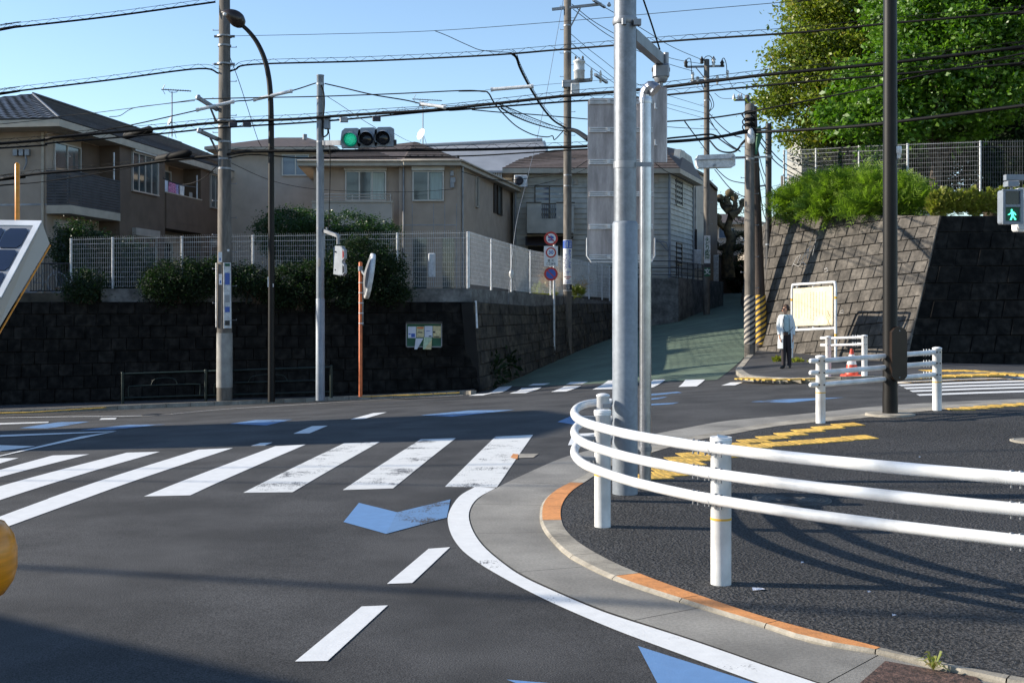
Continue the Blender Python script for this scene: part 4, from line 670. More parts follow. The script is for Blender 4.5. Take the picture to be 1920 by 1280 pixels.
# --- three-lamp signal
y = 28.0; TS = thing('traffic_signal', 'horizontal three-lamp traffic signal showing green on the slim grey pole', 'traffic signal', at(690,278,y)); ry = R(-3)
b = MB()
for k, cx in enumerate((658,689,720.5)):
    w = 17.5; c0 = [(cx-w,277-k*1.3),(cx+w-1,277-k*1.3),(cx+w+1,270-k),(cx+w,243-k),(cx+w-6,240-k),(cx-w+6,240.5-k),(cx-w,246-k),(cx-w-2,262-k)]
    b.slab([at(a, c_, y) for a, c_ in c0], (.0,.16,0))
b.build('housing', M['paintgrey'], TS)
for k, cx in enumerate((657.5,688,719)):
    cz = 261.5-k*1.6; c = at(cx,cz,y-.005); v_ = MB()
    a0 = [math.pi*2*i/26 for i in range(26)]
    R0 = .185; vs = []
    for i in a0: vs += [c+Vector((math.cos(i)*R0, 0, math.sin(i)*R0)), c+Vector((math.cos(i)*R0*1.0-.01, -.20 if math.sin(i) > -.55 else -.05, math.sin(i)*R0+(-.05 if math.sin(i) > -.55 else 0)))]
    v_.add(vs, [(2*i, 2*((i+1) % 26), 2*((i+1) % 26)+1, 2*i+1) for i in range(26)]); v_.build('visor', M['paintgrey'], TS)
    l_ = MB(); l_.lathe(c+Vector((0,-.004,0)), [(.172,0),(.165,.015),(.10,.035),(.02,.045)], 28, axis=(0,-1,0)); ln = l_.build('lens', M['glow' if k == 0 else 'lens'], TS)
    if k == 0:
        d = MB(); n_ = 0
        for rr, cnt in ((.0,1),(.026,6),(.052,12),(.078,18),(.104,24),(.130,30),(.152,34)):
            for j in range(cnt): a = 2*math.pi*j/cnt; e = c+Vector((math.cos(a)*rr, -.056+.045*(rr/.17)**2, math.sin(a)*rr)); d.add([e+Vector((-.006,0,0)),e+Vector((0,0,-.006)),e+Vector((.006,0,0)),e+Vector((0,0,.006))], [(0,1,2,3)])
        d.build('green_diodes', M['led'], ln)
b = MB(); b.box(tuple(at(738,272,y)), tuple(at(743,262,y)+Vector((0,.1,0)))); b.build('end_bracket', M['black'], TS)
# --- left pedestrian signal seen from the side
y = 29.1; PS = thing('pedestrian_signal', 'pedestrian signal seen side-on, hanging left of the round traffic mirror', 'pedestrian signal', at(635,517,y))
b = MB(); b.slab([at(625,514,y),at(625,464,y),at(628,461,y),at(641,461,y-.2),at(641,515,y-.2),at(638,517,y-.15)], (.05,.22,0)); b.build('housing', M['paintgrey'], PS)
for py, mm in ((477,'redp'),(505,'lens')):
    b = MB(); b.slab([at(641,py-12,y-.21),at(645,py-9,y-.25),at(645,py+7,y-.25),at(641,py+12,y-.21)], (.05,.15,0)); b.build('visor', M['paintgrey'], PS); b = MB(); b.slab([at(642,py-8,y-.27),at(644.5,py-5,y-.28),at(644.5,py+5,y-.28),at(642,py+8,y-.27)], (.004,-.01,0)); b.build('lens', M['redp' if mm == 'redp' else 'lens'], PS)
b = MB(); b.lathe(at(629,472,y-.02), [(.02,0),(.02,.03)], 8, axis=(0,-1,0)); b.lathe(at(629,506,y-.02), [(.02,0),(.02,.03)], 8, axis=(0,-1,0)); build_each(b, 'hinge', M['black'], PS)
# --- traffic mirror on orange pole
y = 29.6; x = XX(676,y); zb = GZ(x,y,.1); MR = thing('traffic_mirror', 'round traffic mirror seen edge-on atop an orange pole before the dark wall', 'mirror', (x,y,zb))
b = MB(); b.lathe((x,y,zb), [(.046,0),(.046,ZZ(492,y)-zb),(.03,ZZ(491,y)-zb)], 16); b.build('pole', M['orange'], MR)
c = at(689,517,y-.1); ax = (.965,.20,-.15)
b = MB(); b.lathe(c, [(.02,-.10),(.24,-.07),(.47,-.02),(.53,.0)], 28, axis=ax); b.build('mirror_shell', M['steel'], MR)
b = MB(); b.lathe(c, [(.53,-.005),(.57,.0),(.58,.05),(.57,.11),(.54,.06)], 32, axis=ax); b.build('rim', M['white_worn'], MR)
b = MB(); b.lathe(c, [(.53,.035),(.4,.06),(.2,.08),(.01,.085)], 28, axis=ax); b.build('mirror_glass', M['mirror'], MR)
b = MB(); b.lathe((x,y,ZZ(508,y)), [(.06,0),(.06,.12)], 14); b.beam((x,y,ZZ(504,y)), c-Vector(ax)*.06, .05, .05); b.build('bracket', M['paintgrey'], MR)
b = MB()
for py in (531,550,569,588,607): b.lathe((x,y,ZZ(py,y)), [(.050,0),(.050,.03)], 14); b.box((x+.03,y-.04,ZZ(py,y)), (x+.075,y+.0,ZZ(py,y)+.03))
build_each(b, 'strap_band', M['white_worn'], MR)
b = MB(); b.box((x+.052,y-.03,ZZ(610,y)), (x+.066,y+.03,ZZ(520,y))); b.build('name_plate', M['conc_wrap'], MR)
# --- road signs
y = 40.0; x = XX(1039,y-.0); zb = GZ(x,y); RS = thing('road_sign', 'grey post with three stacked traffic signs at the foot of the green side street', 'road sign', (x,y,zb))
b = MB(); b.tube([(x,y,zb-.05),(x,y,ZZ(436,y))], .038, 12); b.build('post', M['white_worn'], RS)
def disc(px, py, r, rim, inner, slash=None):
    c = at(px,py,y-.06); b = MB(); b.lathe(c+Vector((0,.012,0)), [(r,0),(r,.012)], 36, axis=(0,-1,0)); s_ = b.build('sign_disc', M['redp'], RS)
    b = MB(); b.lathe(c, [(r*.99,.001),(r*.965,.003)], 36, axis=(0,-1,0)); 
    b = MB(); b.lathe(c, [(r*.70,.001),(r*.70,.003)], 36, axis=(0,-1,0)); b.build('inner_field', M[inner], s_); return c, s_
Z_ = (0,0,1); X_ = (1,0,0)
c, s_ = disc(1033,447,.235,'redp','whitep'); b = MB(); k = .235
b.slab([c+Vector((dx*k,-.006,dz*k)) for dx, dz in [(-.42,.02),(-.42,.22),(-.3,.36),(.1,.40),(.42,.22),(.42,.02),(.3,-.03),(.05,-.10)]], (0,-.003,0)); b.box((c.x-.42*k,c.y-.010,c.z-.36*k),(c.x+.42*k,c.y-.006,c.z-.14*k)); b.build('vehicle_symbols', M['bluep'], s_)
b = MB(); b.beam(c+Vector((-.5*k,-.012,.5*k)), c+Vector((.5*k,-.012,-.5*k)), .006, .12*k, up=(.7,0,.7)); b.build('slash', M['redp'], s_)
b = MB(); c2 = at(1033,481,y-.06); b.box(tuple(at(1020,499,y-.05)), tuple(at(1046,461.5,y-.05)+Vector((0,.012,0)))); pl_ = b.build('sign_plate', M['whitep'], RS)
c3 = at(1033,473.5,y-.075); b = MB(); b.lathe(c3, [(.177,.0),(.177,.003)], 36, axis=(0,-1,0)); ds = b.build('red_ring', M['redp'], pl_)
# inner white and digits belong to the plate
b = MB(); b.lathe(c3+Vector((0,-.003,0)), [(.130,.0),(.130,.002)], 36, axis=(0,-1,0)); b.build('white_field', M['whitep'], pl_)
text('30', .17, M['bluep'], pl_, c3+Vector((0,-.008,0)), X_, Z_, 'number', bold=.004)
text('区  域', .085, M['inkd'], pl_, at(1033,489,y-.07), X_, Z_, bold=.002); text('ここから', .085, M['inkd'], pl_, at(1033,494.8,y-.07), X_, Z_, bold=.002)
c, s_ = disc(1033,513.5,.235,'redp','bluep'); b = MB(); b.beam(c+Vector((-.5*k,-.008,.5*k)), c+Vector((.5*k,-.008,-.5*k)), .004, .13*k, up=(.7,0,.7)); b.build('slash', M['redp'], s_)
# --- second utility pole
y = 42.0; x = XX(1064,y); zb = GZ(x,y); P2 = cpole('concrete utility pole with a blue clinic advert and transformer beside the round road signs', x, y, zb, .155, .13, 13.5)
b = MB(); steps(x,y,.13,ZZ(430,y),ZZ(10,y),b,.42,.14); bands([ZZ(p,y) for p in (50,100,156,330,350,440)], x, y, .14, b); build_each(b, 'band', M['steel'], P2, fitpick)
b = MB(); b.beam(at(1035,18,y), at(1128,8,y-.2), .09, .09); b.beam(at(1070,50,y), at(1088,16,y), .05,.05); b.beam(at(1112,0,y-.6), at(1134,14,y+.5), .08,.08); b.lathe(at(1142,10,y),[(.05,-.05),(.08,0),(.03,.1)],8); b.build('crossarm', M['steel'], P2)
b = MB(); b.beam(at(1055,155,y), at(1110,150,y-.1), .10, .12); b.beam(at(1116,140,y-.8), at(1138,155,y+.6), .09,.09); b.bbox(tuple(at(1054,163,y-.2)), tuple(at(1071,152,y+.0)), .02); b.build('transformer_bracket', M['steel'], P2)
tc = at(1086,149,y-.35); b = MB(); b.lathe(tc, [(.16,0),(.19,.03),(.19,.28),(.205,.29),(.205,.33),(.19,.34),(.19,.58),(.215,.60),(.215,.64),(.15,.70)], 22); tr = b.build('transformer', M['white_worn'], P2)
for dx, dy in ((-.13,-.05),(.12,-.1),(0,.14)): b = MB(); b.lathe(tc+Vector((dx,dy,.64)), [(.035,0),(.05,.04),(.03,.08),(.045,.11),(.02,.17)], 10); b.build('bushing', M['black'], tr)
for px, py in ((1109,146),(1126,150)): b = MB(); b.lathe(at(px,py,y-.2), [(.04,-.1),(.05,-.02),(.035,.05),(.05,.1),(.035,.16),(.05,.2),(.02,.34)], 12); b.build('cutout_insulator', M['ins'], P2)
b = MB(); b.bbox(tuple(at(1070,178,y-.25)), tuple(at(1086,158,y)), .03); b.build('switch_box', M['white_worn'], P2)
b = MB(); b.lathe((x,y,ZZ(545,y)), [(.158,0),(.154,ZZ(450,y)-ZZ(545,y))], 22); ad = b.build('advert_sleeve', M['white'], P2)
b = MB(); b.lathe((x,y,ZZ(466,y)), [(.160,0),(.160,ZZ(451,y)-ZZ(466,y))], 22); b.build('blue_header', M['bluep'], ad)
b = MB(); b.lathe((x,y,ZZ(544,y)), [(.160,0),(.160,ZZ(533,y)-ZZ(544,y))], 22); b.build('black_footer', M['inkd'], ad)
fr0 = Vector((x,y-.168,0)); text('小\n児\n科', .085, M['whitep'], ad, (x+.09,y-.163,ZZ(458.5,y)), X_, Z_); 
b = MB()
for dx in (-.10,-.06,-.02): b.box((x+dx,y-.172,ZZ(464,y)),(x+dx+.022,y-.165,ZZ(453,y)))
b.build('header_lines', M['whitep'], ad)
text('き\nら\nり\nこ\nど\nも', .115, M['bluep'], ad, (x+.075,y-.168,ZZ(486,y)), X_, Z_, space=.98, bold=.003); text('ク\nリ\nニ\nッ\nク', .115, M['bluep'], ad, (x-.07,y-.168,ZZ(491,y)), X_, Z_, space=.98, bold=.003)
b = MB(); 
for py, w_ in ((509,.07),(512,.05),(527,.11),(530,.09)): b.box((x-w_,y-.167,ZZ(py+1,y)),(x+w_,y-.161,ZZ(py,y)))
build_each(b, 'small_print', M['bluep'], ad)
b = MB(); 
for py, w_ in ((518.5,.12),(522,.07)): b.box((x-w_,y-.167,ZZ(py+1.2,y)),(x+w_,y-.161,ZZ(py,y)))
build_each(b, 'red_print', M['redp'], ad)
text('内科\n診療', .075, M['whitep'], ad, (x,y-.168,ZZ(538.5,y)), X_, Z_)
# --- striped corner pole and its leaning brace
y = 33.6; x = XX(1406,y); zb = GZ(x,y,.1)-.05; P3 = cpole('pale concrete utility pole with yellow and black stripes on the corner beside the person', x, y, zb, .16, .118, ZZ(196,y))
def stripes(t, x, y, z0, z1, r0, r1, lean=Vector((0,0,0)), nm='warning_stripes', n=18):
    b1 = MB(); N_ = 28; hgt = z1-z0; b = MB()
    for k in range(-2, n+6):
        for j in range(N_):
            def pt(jj, kk):
                a = 2*math.pi*jj/N_; s = kk/n+(jj/N_*8)/n-6/n; s = min(max(s,0),1); c = Vector((x,y,z0+hgt*s))+Vector((lean.x,lean.y,0))*s; r = r0+(r1-r0)*s; return c+Vector((math.cos(a)*r, math.sin(a)*r, 0))
            b.add([pt(j,k),pt(j+1,k),pt(j+1,k+1),pt(j,k+1)], [(0,1,2,3)], k % 2)
    b.build(nm, [M['beige2'] if t is P3 else M['yel'], M['inkd']], t)
stripes(P3, x, y, ZZ(645,y), ZZ(553,y), .165, .160)
b = MB(); steps(x,y,.13,ZZ(540,y),ZZ(210,y),b,.45,.12); bands([ZZ(p,y) for p in (215,300,398,490)], x, y, .127, b); build_each(b, 'band', M['steel'], P3, fitpick)
b = MB(); b.lathe(at(1408,262,y-.25), [(.05,-.12),(.10,-.08),(.11,.05),(.10,.2),(.04,.32)], 14); b.build('junction_can', M['white_worn'], P3)
b = MB(); b.tube([at(1417,245,y-.1),at(1421,238,y-.1),at(1423,255,y-.1),at(1420,270,y-.1),at(1417,290,y-.1)], [.05,.09,.09,.07,.03], 10); b.build('green_cable_sleeve', M['greenp'], P3)
b = MB(); b.beam(at(1412,295,y), at(1448,294,y+.6), .05, .05); b.build('cross_strut', M['steel'], P3)
for py in (215,228,238): b = MB(); b.lathe((x,y,ZZ(py,y)), [(.14,0),(.17,.05),(.14,.1)], 10); b.tube(catmull([at(1396,py+8,y-.1),at(1392,py,y-.25),at(1400,py-6,y-.3),at(1412,py+3,y-.25),at(1416,py+10,y-.1)],4), .018, 5); b.build('cable_knot', M['cable'], P3)
y2 = 34.6; q0 = at(1428,648,y2); q1 = at(1411,200,y2); BR = thing('brace_pole', 'dark timber brace pole leaning against the striped corner pole', 'pole', q0)
b = MB(); b.tube([q0, q1], [.17,.12], 18); b.build('shaft', M['wood'], BR)
stripes(BR, q0.x, q0.y, ZZ(645,y2), ZZ(553,y2), .176, .172, (q1-q0)*((ZZ(553,y2)-ZZ(645,y2))/(q1.z-q0.z)))
# white illuminated sign box seen from the side
SG = thing('sign_box', 'long grey enclosed sign box sticking out left of the striped corner pole', 'sign box', at(1342,315,y))
b = MB(); b.slab([at(1305,298,y-.2),at(1309,291,y-.2),at(1376,288,y-.2),at(1379,293,y-.2),at(1379,310,y-.2),at(1374,313,y-.2),at(1310,315,y-.2),at(1307,310,y-.2)], (0,.28,0)); b.build('case', M['white_worn'], SG)
b = MB(); b.beam(at(1308,300,y-.22), at(1377,297,y-.22), .03,.02); b.cyl(at(1376,296,y), at(1402,295,y), .035); b.lathe(at(1374,296,y-.22),[(.05,0),(.05,.04)],10,axis=(0,-1,0)); b.lathe(at(1340,310,y-.22),[(.04,0),(.04,.03)],10,axis=(0,-1,0)); b.build('bracket', M['steel'], SG)
# dark thin pole behind, striped pole far up the hill and others
y = 36.0; x = XX(1441,y); DP = thing('utility_pole', 'slim near-black steel pole rising just left of the lit block wall', 'utility pole', (x,y,GZ(x,y))); b = MB(); b.tube([(x,y,GZ(x,y)),(x,y,ZZ(232,y))], [.10,.095], 14); b.build('shaft', M['black'], DP)
b = MB(); bands([ZZ(p,y) for p in (294,460,538)], x, y, .10, b); b.beam(at(1418,350,y), at(1441,347,y), .05,.05); build_each(b, 'band', M['galv'], DP)
y = 54.0; x = XX(1325,y); P4 = cpole('concrete utility pole with a white and green vertical plate halfway up the hill', x, y, GZ(x,y), .15, .125, ZZ(112,y))
b = MB(); steps(x,y,.13,ZZ(420,y),ZZ(190,y),b,.5,.14); bands([ZZ(p,y) for p in (150,190,260)], x, y, .135, b); build_each(b, 'band', M['steel'], P4, fitpick)
for (a, b_, c_, d_) in [(1286,126,1358,124),(1295,152,1366,148)]:
    b = MB(); b.beam(at(a,b_,y), at(c_,d_,y), .09, .09); b.beam(at(a+18,b_,y), at(1322,b_+22,y), .04,.04); b.build('crossarm', M['steel'], P4)
for px, py in ((1286,124),(1316,118),(1338,118),(1354,124)): b = MB(); b.lathe(at(px,py,y-.1), [(.05,-.05),(.09,.0),(.07,.1),(.11,.14),(.04,.25),(.02,.3)], 10); b.build('insulator', M['black'], P4)
for px, py in ((1299,144),(1338,118),(1364,140),(1308,152),(1345,150)): b = MB(); b.lathe(at(px,py,y-.15), [(.04,-.2),(.07,-.1),(.05,0),(.08,.1),(.05,.2)], 10); b.build('porcelain', M['ins'], P4)
b = MB()
for P in [[(1286,124),(1288,112),(1294,110),(1296,120),(1297,140)],[(1317,118),(1323,107),(1332,106),(1338,114)],[(1353,124),(1354,112),(1358,110),(1362,122),(1363,140)],[(1326,170),(1335,185),(1338,200),(1328,215),(1340,240)],[(1328,180),(1334,196),(1330,210)]]: b.tube(catmull([at(a,c_,y-.2) for a, c_ in P], 5), .018, 5)
build_each(b, 'jumper_lead', M['cable'], P4)
b = MB(); b.box((x-.14,y-.175,ZZ(494,y)),(x+.14,y-.16,ZZ(442,y))); wp = b.build('vertical_plate', M['white_worn'], P4); text('み\nど\nり\n樹\n園', .24, M['greenp'], wp, (x,y-.19,ZZ(466,y)), X_, Z_, space=.85, bold=.003)
b = MB(); b.box((x-.14,y-.175,ZZ(518,y)),(x+.14,y-.16,ZZ(502,y))); gp_ = b.build('green_plate', M['greenp'], P4); text('文', .30, M['white_worn'], gp_, (x,y-.19,ZZ(510,y)), X_, Z_, bold=.008)
b = MB(); b.box((x-.14,y-.172,ZZ(501,y)),(x+.14,y-.158,ZZ(495,y))); b.build('dark_plate', M['inkd'], P4)
y = 50; x = XX(1401,y); P5 = cpole('far concrete pole whose tip with a crossarm shows above the striped corner pole', x, y, GZ(x,y), .14, .10, ZZ(179,y)); b = MB(); b.beam(at(1376,188,y), at(1424,187,y), .08,.08); b.build('crossarm', M['steel'], P5)
for px in (1376,1385,1390,1423): b = MB(); b.lathe(at(px,185,y-.1), [(.05,-.05),(.07,.05),(.05,.1),(.02,.2)], 8); b.build('insulator', M['ins'], P5)
b = MB(); b.bbox(tuple(at(1408,194,y-.2)), tuple(at(1424,189,y+.1)),.02); b.build('switch_box', M['white_worn'], P5)
y = 85; x = XX(1467,y); P6 = cpole('distant little utility pole top seen above the conifer hedge', x, y, GZ(x,y), .17, .12, ZZ(330,y)); b = MB(); b.beam(at(1464,334,y), at(1492,334,y), .12,.12); b.build('crossarm', M['steel'], P6)
# ------------------------------------------------------------ right pedestrian signals (arm comes in from the right)
y = 13.0; PR = thing('pedestrian_signal', 'pedestrian signal with a lit green walking figure at the right edge', 'pedestrian signal', at(1898,424,y))
def rrect(px0,py0,px1,py1,r,yy): 
    P = []
    for cx_, cy_, a0 in ((px1-r,py1-r,0),(px0+r,py1-r,90),(px0+r,py0+r,180),(px1-r,py0+r,270)):
        for k in range(4): a = R(a0+k*30); P.append(at(cx_+r*math.cos(a), cy_+r*math.sin(a), yy))
    return P
b = MB(); b.slab(rrect(1880,355,1917,420,5,y), (0,.14,0)); b.build('housing', M['paintgrey'], PR)
b = MB(); 
for P in ((1880,355,1917,358),(1880,417,1917,420),(1880,358,1884,417),(1913,358,1917,417),(1884,384,1913,388)): b.box(tuple(at(P[0]+.7,P[3],y-.03)), tuple(at(P[2]-.7,P[1],y-.003)))
b.build('front_frame', M['paintgrey'], PR)
b = MB(); b.slab(rrect(1886,360,1911,383,3,y-.006), (0,.004,0)); b.build('dark_lens', M['lens'], PR)
b = MB(); b.slab(rrect(1886,389,1911,414,3,y-.006), (0,.004,0)); wl2 = b.build('figure_lens', M['greenp'], PR)
b = MB(); s_ = 1.0
def fig(pts): b.slab([at(px,py,y-.010) for px, py in pts][::-1], (0,.003,0))
fig([(1897.0+1.7*math.cos(k*.785), 394.0+1.9*math.sin(k*.785)) for k in range(8)])
fig([(1895.6,396),(1899.5,396),(1901.8,397.5),(1900.8,405),(1896.6,405),(1896,400)]); fig([(1896,397),(1896.6,400),(1893,402.8),(1890,403.4),(1890,402),(1892.6,401)]); fig([(1900.6,397),(1903.8,399.5),(1905.6,403),(1904.6,404),(1902.4,401.6),(1900.6,400.5)]); fig([(1896.6,404.5),(1899.6,404.5),(1896.8,412.6),(1893.4,412.6)]); fig([(1898.6,404.5),(1901,404.5),(1906,411.5),(1903,412.8)])
b.build('walking_figure', M['ledman'], wl2)
b = MB(); b.cyl(at(1896.5,356,y+.06), at(1896.5,348,y+.06), .014); b.bbox(tuple(at(1889,349,y)), tuple(at(1903,341,y+.12)), .008); b.box(tuple(at(1887,337.5,y+.02)), tuple(at(1990,328.5,y+.10))); b.build('hanger_arm', M['paintgrey'], PR)
b = MB(); pb_ = at(2010,330,y+.06); b.tube([(pb_.x,pb_.y,GZ(pb_.x,pb_.y)),(pb_.x,pb_.y,pb_.z+1.2)], .07, 14); b.build('support_pole', M['paintgrey'], PR)
PQ = thing('pedestrian_signal', 'second white signal head seen edge-on, half cut by the right edge behind the walking figure', 'pedestrian signal', at(1918,434,y+.5))
b = MB(); b.slab(rrect(1907,352,1960,434,6,y+.45), (0,.15,0)); b.build('housing', M['white'], PQ); b = MB(); b.slab(rrect(1909,370,1925,430,6,y+.42), (0,.02,0)); b.build('visor', M['white_worn'], PQ)
# ------------------------------------------------------------ solar warning lamp at the left edge
y = 3.6; SL = thing('solar_warning_lamp', 'tilted solar panel lamp with an amber drum, cut by the left edge', 'warning lamp', at(-60,1280,y)); nv = Vector((-.05,.62,.0))
def q4(a, z=0): return [at(px,py,yy) for px, py, yy in a]
top = q4([(-150,560,3.5),(3,560,3.5),(79,417,3.9),(-74,415,3.9)])
A, B_, C_, D_ = top; un = (B_-A).cross(C_-B_).normalized(); 
lowr = [at(-150,720,3.5), at(-12,632,3.5), at(93,457,3.9), at(-74,470,3.9)]
b = MB(); b.hexa(lowr+top); b.build('frame', M['beige2'], SL)
b = MB(); e = [p+un*.003 for p in top]
def L4(u, v): return e[0].lerp(e[1], u).lerp(e[3].lerp(e[2], u), v)
for (u0,u1,v0,v1) in ((0,1,.93,1),(.93,1,0,.93)): b.slab([L4(u0,v0),L4(u1,v0),L4(u1,v1),L4(u0,v1)], un*.004)
b.build('panel_edge', M['white'], SL)
b = MB(); b.slab([L4(0,0),L4(.93,0),L4(.93,.93),L4(0,.93)], un*.001); pb = b.build('panel_backing', M['greyw'], SL)
for i in range(3):
    for j in range(3):
        u0, u1 = .03+i*.30, .03+i*.30+.275; v0, v1 = .03+j*.295, .03+j*.295+.265; c_ = .04; b = MB(); b.slab([L4(u0+c_,v0),L4(u1-c_,v0),L4(u1,v0+c_),L4(u1,v1-c_),L4(u1-c_,v1),L4(u0+c_,v1),L4(u0,v1-c_),L4(u0,v0+c_)], un*.004); b.build('solar_cell', M['solar'], pb)
b = MB(); b.tube([at(94,458,3.9)+Vector((0,0,-.004)), at(-10,636,3.5)+Vector((0,0,-.006))], .003, 6); b.build('amber_edge', M['orange2'], SL)
b = MB(); b.tube([at(32.5,460,4.1), at(32.5,308,4.1), at(32.5,305,4.1)], [.0085,.0085,.004], 12); b.build('mast', M['orange2'], SL)
b = MB(); dc = at(-66,1049,3.1); b.lathe(dc+Vector((0,0,-.105)), [(.06,0),(.098,.012),(.120,.045),(.129,.08),(.129,.13),(.120,.165),(.098,.198),(.06,.21)], 40); b.build('amber_drum', M['orange2'], SL)
b = MB(); b.tube([at(-120,1400,3.5), at(-120,560,3.5)], .03, 12); b.build('stand_post', M['yel'], SL)
# ------------------------------------------------------------ boards, cone
NB = thing('notice_board', 'green framed notice board with curling papers mounted on the dark left wall', 'notice board', at(795,656,32.4)); y = 32.42
def fq(px0,py0,px1,py1,yy=None, t=.02, m='white', name='paper', par=None, pts=None):
    yy = yy or y; b = MB(); P = pts or [(px0,py1),(px1,py1),(px1,py0),(px0,py0)]; b.slab([at(a,c_,yy) for a, c_ in P], (0,t,0)); return b.build(name, M[m], par)
fq(762,606,828,650,y+.03,.05,'greenp','backing',NB); b = MB()
for P in ((761,604,829,607),(761,649,829,651),(761,604,763,651),(827,604,829,651)): b.box(tuple(at(P[0],P[3],y-.01)), tuple(at(P[2],P[1],y+.03)))
b.build('frame', M['steel'], NB); b = MB(); b.slab([at(762,606,y-.08),at(829,606,y-.08),at(829,603,y-.08),at(762,603,y-.08)], (0,.14,0)); b.build('canopy', M['black'], NB)
pp = fq(765,612,780,633.5,y+.01,.004,'paperb','poster',NB); fq(771,625,778,632,y+.006,.002,'bluep','print',pp); fq(766,625,770,627,y+.006,.002,'bluep','print',pp)
pp = fq(781,612,795,632,y+.01,.004,'papery','poster',NB); fq(782,613,794,616,y+.006,.002,'orange','print',pp); fq(783,622,792,624,y+.006,.002,'inkd','print',pp)
pp = fq(796,611,811,632,y+.01,.004,'paperb','poster',NB); fq(804,629,809,631,y+.006,.002,'inkd','print',pp); fq(799,620,806,621,y+.006,.002,'bluep','print',pp)
pp = fq(812,611,827,633,y+.01,.004,'papery','poster',NB); fq(812,621,816,624,y+.006,.002,'inkd','print',pp); fq(813,630,824,632,y+.006,.002,'inkd','print',pp)
fq(0,0,0,0,y-.02,.004,'paperb','loose_sheet',NB,[(779.5,634),(794,634),(782,654.5),(777,654.5)]); fq(0,0,0,0,y-.02,.004,'paperg','loose_sheet',NB,[(795,632),(810,633),(808,655),(793,654.5)]); fq(0,0,0,0,y-.03,.004,'papery','curled_corner',NB,[(810,635),(808.5,655),(796,654.5)])
# cream information board with rounded frame (parallel to the lit wall)
la, ra = gp(1485,692,.1), gp(1567,686,.1); la = Vector((XX(1485,31.4),31.4,GZ(XX(1485,31.4),31.4,.1))); ra = Vector((XX(1567,29.7),29.7,GZ(XX(1567,29.7),29.7,.1)))
IB = thing('information_board', 'cream information board in a rounded white tubular frame before the lit wall', 'information board', ra)
zl, zr = ZZ(534,31.4), ZZ(529,29.7); la_ = la.copy(); d = (ra-la); d.z = 0; D = d.length; d.normalize()
def ib(u, z): p = la.lerp(ra, u); return Vector((p.x,p.y,0))+Vector((0,0,z))
b = MB(); b.tube([la]+[ib(0,zl-.25)]+catmull([ib(0,zl-.15), ib(.015,zl-.04), ib(.06,zl+.005), ib(.5,(zl+zr)/2), ib(.94,zr+.005), ib(.985,zr-.04), ib(1,zr-.15)], 5)+[ib(1,zr-.25), ra], .034, 12); fr_ = b.build('frame', M['white'], IB)
b = MB(); b.tube([ib(0,ZZ(619,31.4)), ib(1,ZZ(615,29.7))], .034, 10); b.build('lower_bar', M['white'], IB)
for u, z in ((0,ZZ(562,31.4)),(1,ZZ(558,29.7)),(1,ZZ(628,29.7))): b = MB(); b.lathe(ib(u,z), [(.036,-.03),(.036,.03)], 14); b.build('orange_band', M['yel'], fr_)
zb0, zb1, zt0, zt1 = ZZ(611,31.4), ZZ(609,29.7), ZZ(541,31.3), ZZ(536,29.8); nI = Vector((d.y,-d.x,0))
if nI.y > 0: nI = -nI
b = MB(); b.slab([ib(.05,zb0), ib(.95,zb1), ib(.95,zt1), ib(.05,zt0)], nI*.03); pn = b.build('board', M['cream'], IB)
b = MB()
for k in range(11):
    u = .12+k*.068; z1_ = zt0+(zt1-zt0)*u-.12-.04*random.random(); z0_ = z1_-.58-.12*random.random(); p = ib(u,0)+nI*.033; e = d*.016; z = z1_
    while z > z0_: h_ = .02+.03*random.random(); b.add([p-e+Vector((0,0,z-h_)), p+e+Vector((0,0,z-h_)), p+e+Vector((0,0,z)), p-e+Vector((0,0,z))], [(0,1,2,3)]); z -= h_+.012
b.build('faded_text', M['ink'], pn)
b = MB(); c = ib(.84,zb0+.18)+nI*.034
for k in range(3): b.tube([c+d*(.05*math.sin(a*1.7+k))+Vector((0,0,-.12+a*.06)) for a in range(7)], .004, 4); c = c+d*.04
build_each(b, 'scribble', M['ink'], pn)
b = MB()
for u in (.12,.5,.88): b.box(tuple(ib(u,zt0+.01)-Vector((.02,.02,0))), tuple(ib(u,zt0+.06)+Vector((.02,.02,0)))); b.box(tuple(ib(u,zb0-.07)-Vector((.02,.02,0))), tuple(ib(u,zb0)+Vector((.02,.02,0))))
build_each(b, 'mounting_tab', M['white'], IB)
cc = gp(1597,705,.1); TC = thing('traffic_cone', 'red and white traffic cone behind the straight white railing', 'traffic cone', cc)
b = MB(); b.lathe(cc+Vector((0,0,.03)), [(.135,0),(.13,.03),(.028,.50),(.018,.51)], 22); b.build('cone', M['rubber'], TC)
for z0_, z1_ in ((.20,.27),(.34,.40)): 
    r = lambda z: .13-(z-.03)/.47*.102+.003; b = MB(); b.lathe(cc+Vector((0,0,.03)), [(r(z0_),z0_),(r(z1_),z1_)], 22); b.build('white_band', M['white'], TC)
b = MB(); b.bbox((cc.x-.19,cc.y-.19,cc.z), (cc.x+.19,cc.y+.19,cc.z+.035), .03); b.build('base', M['rubber'], TC)
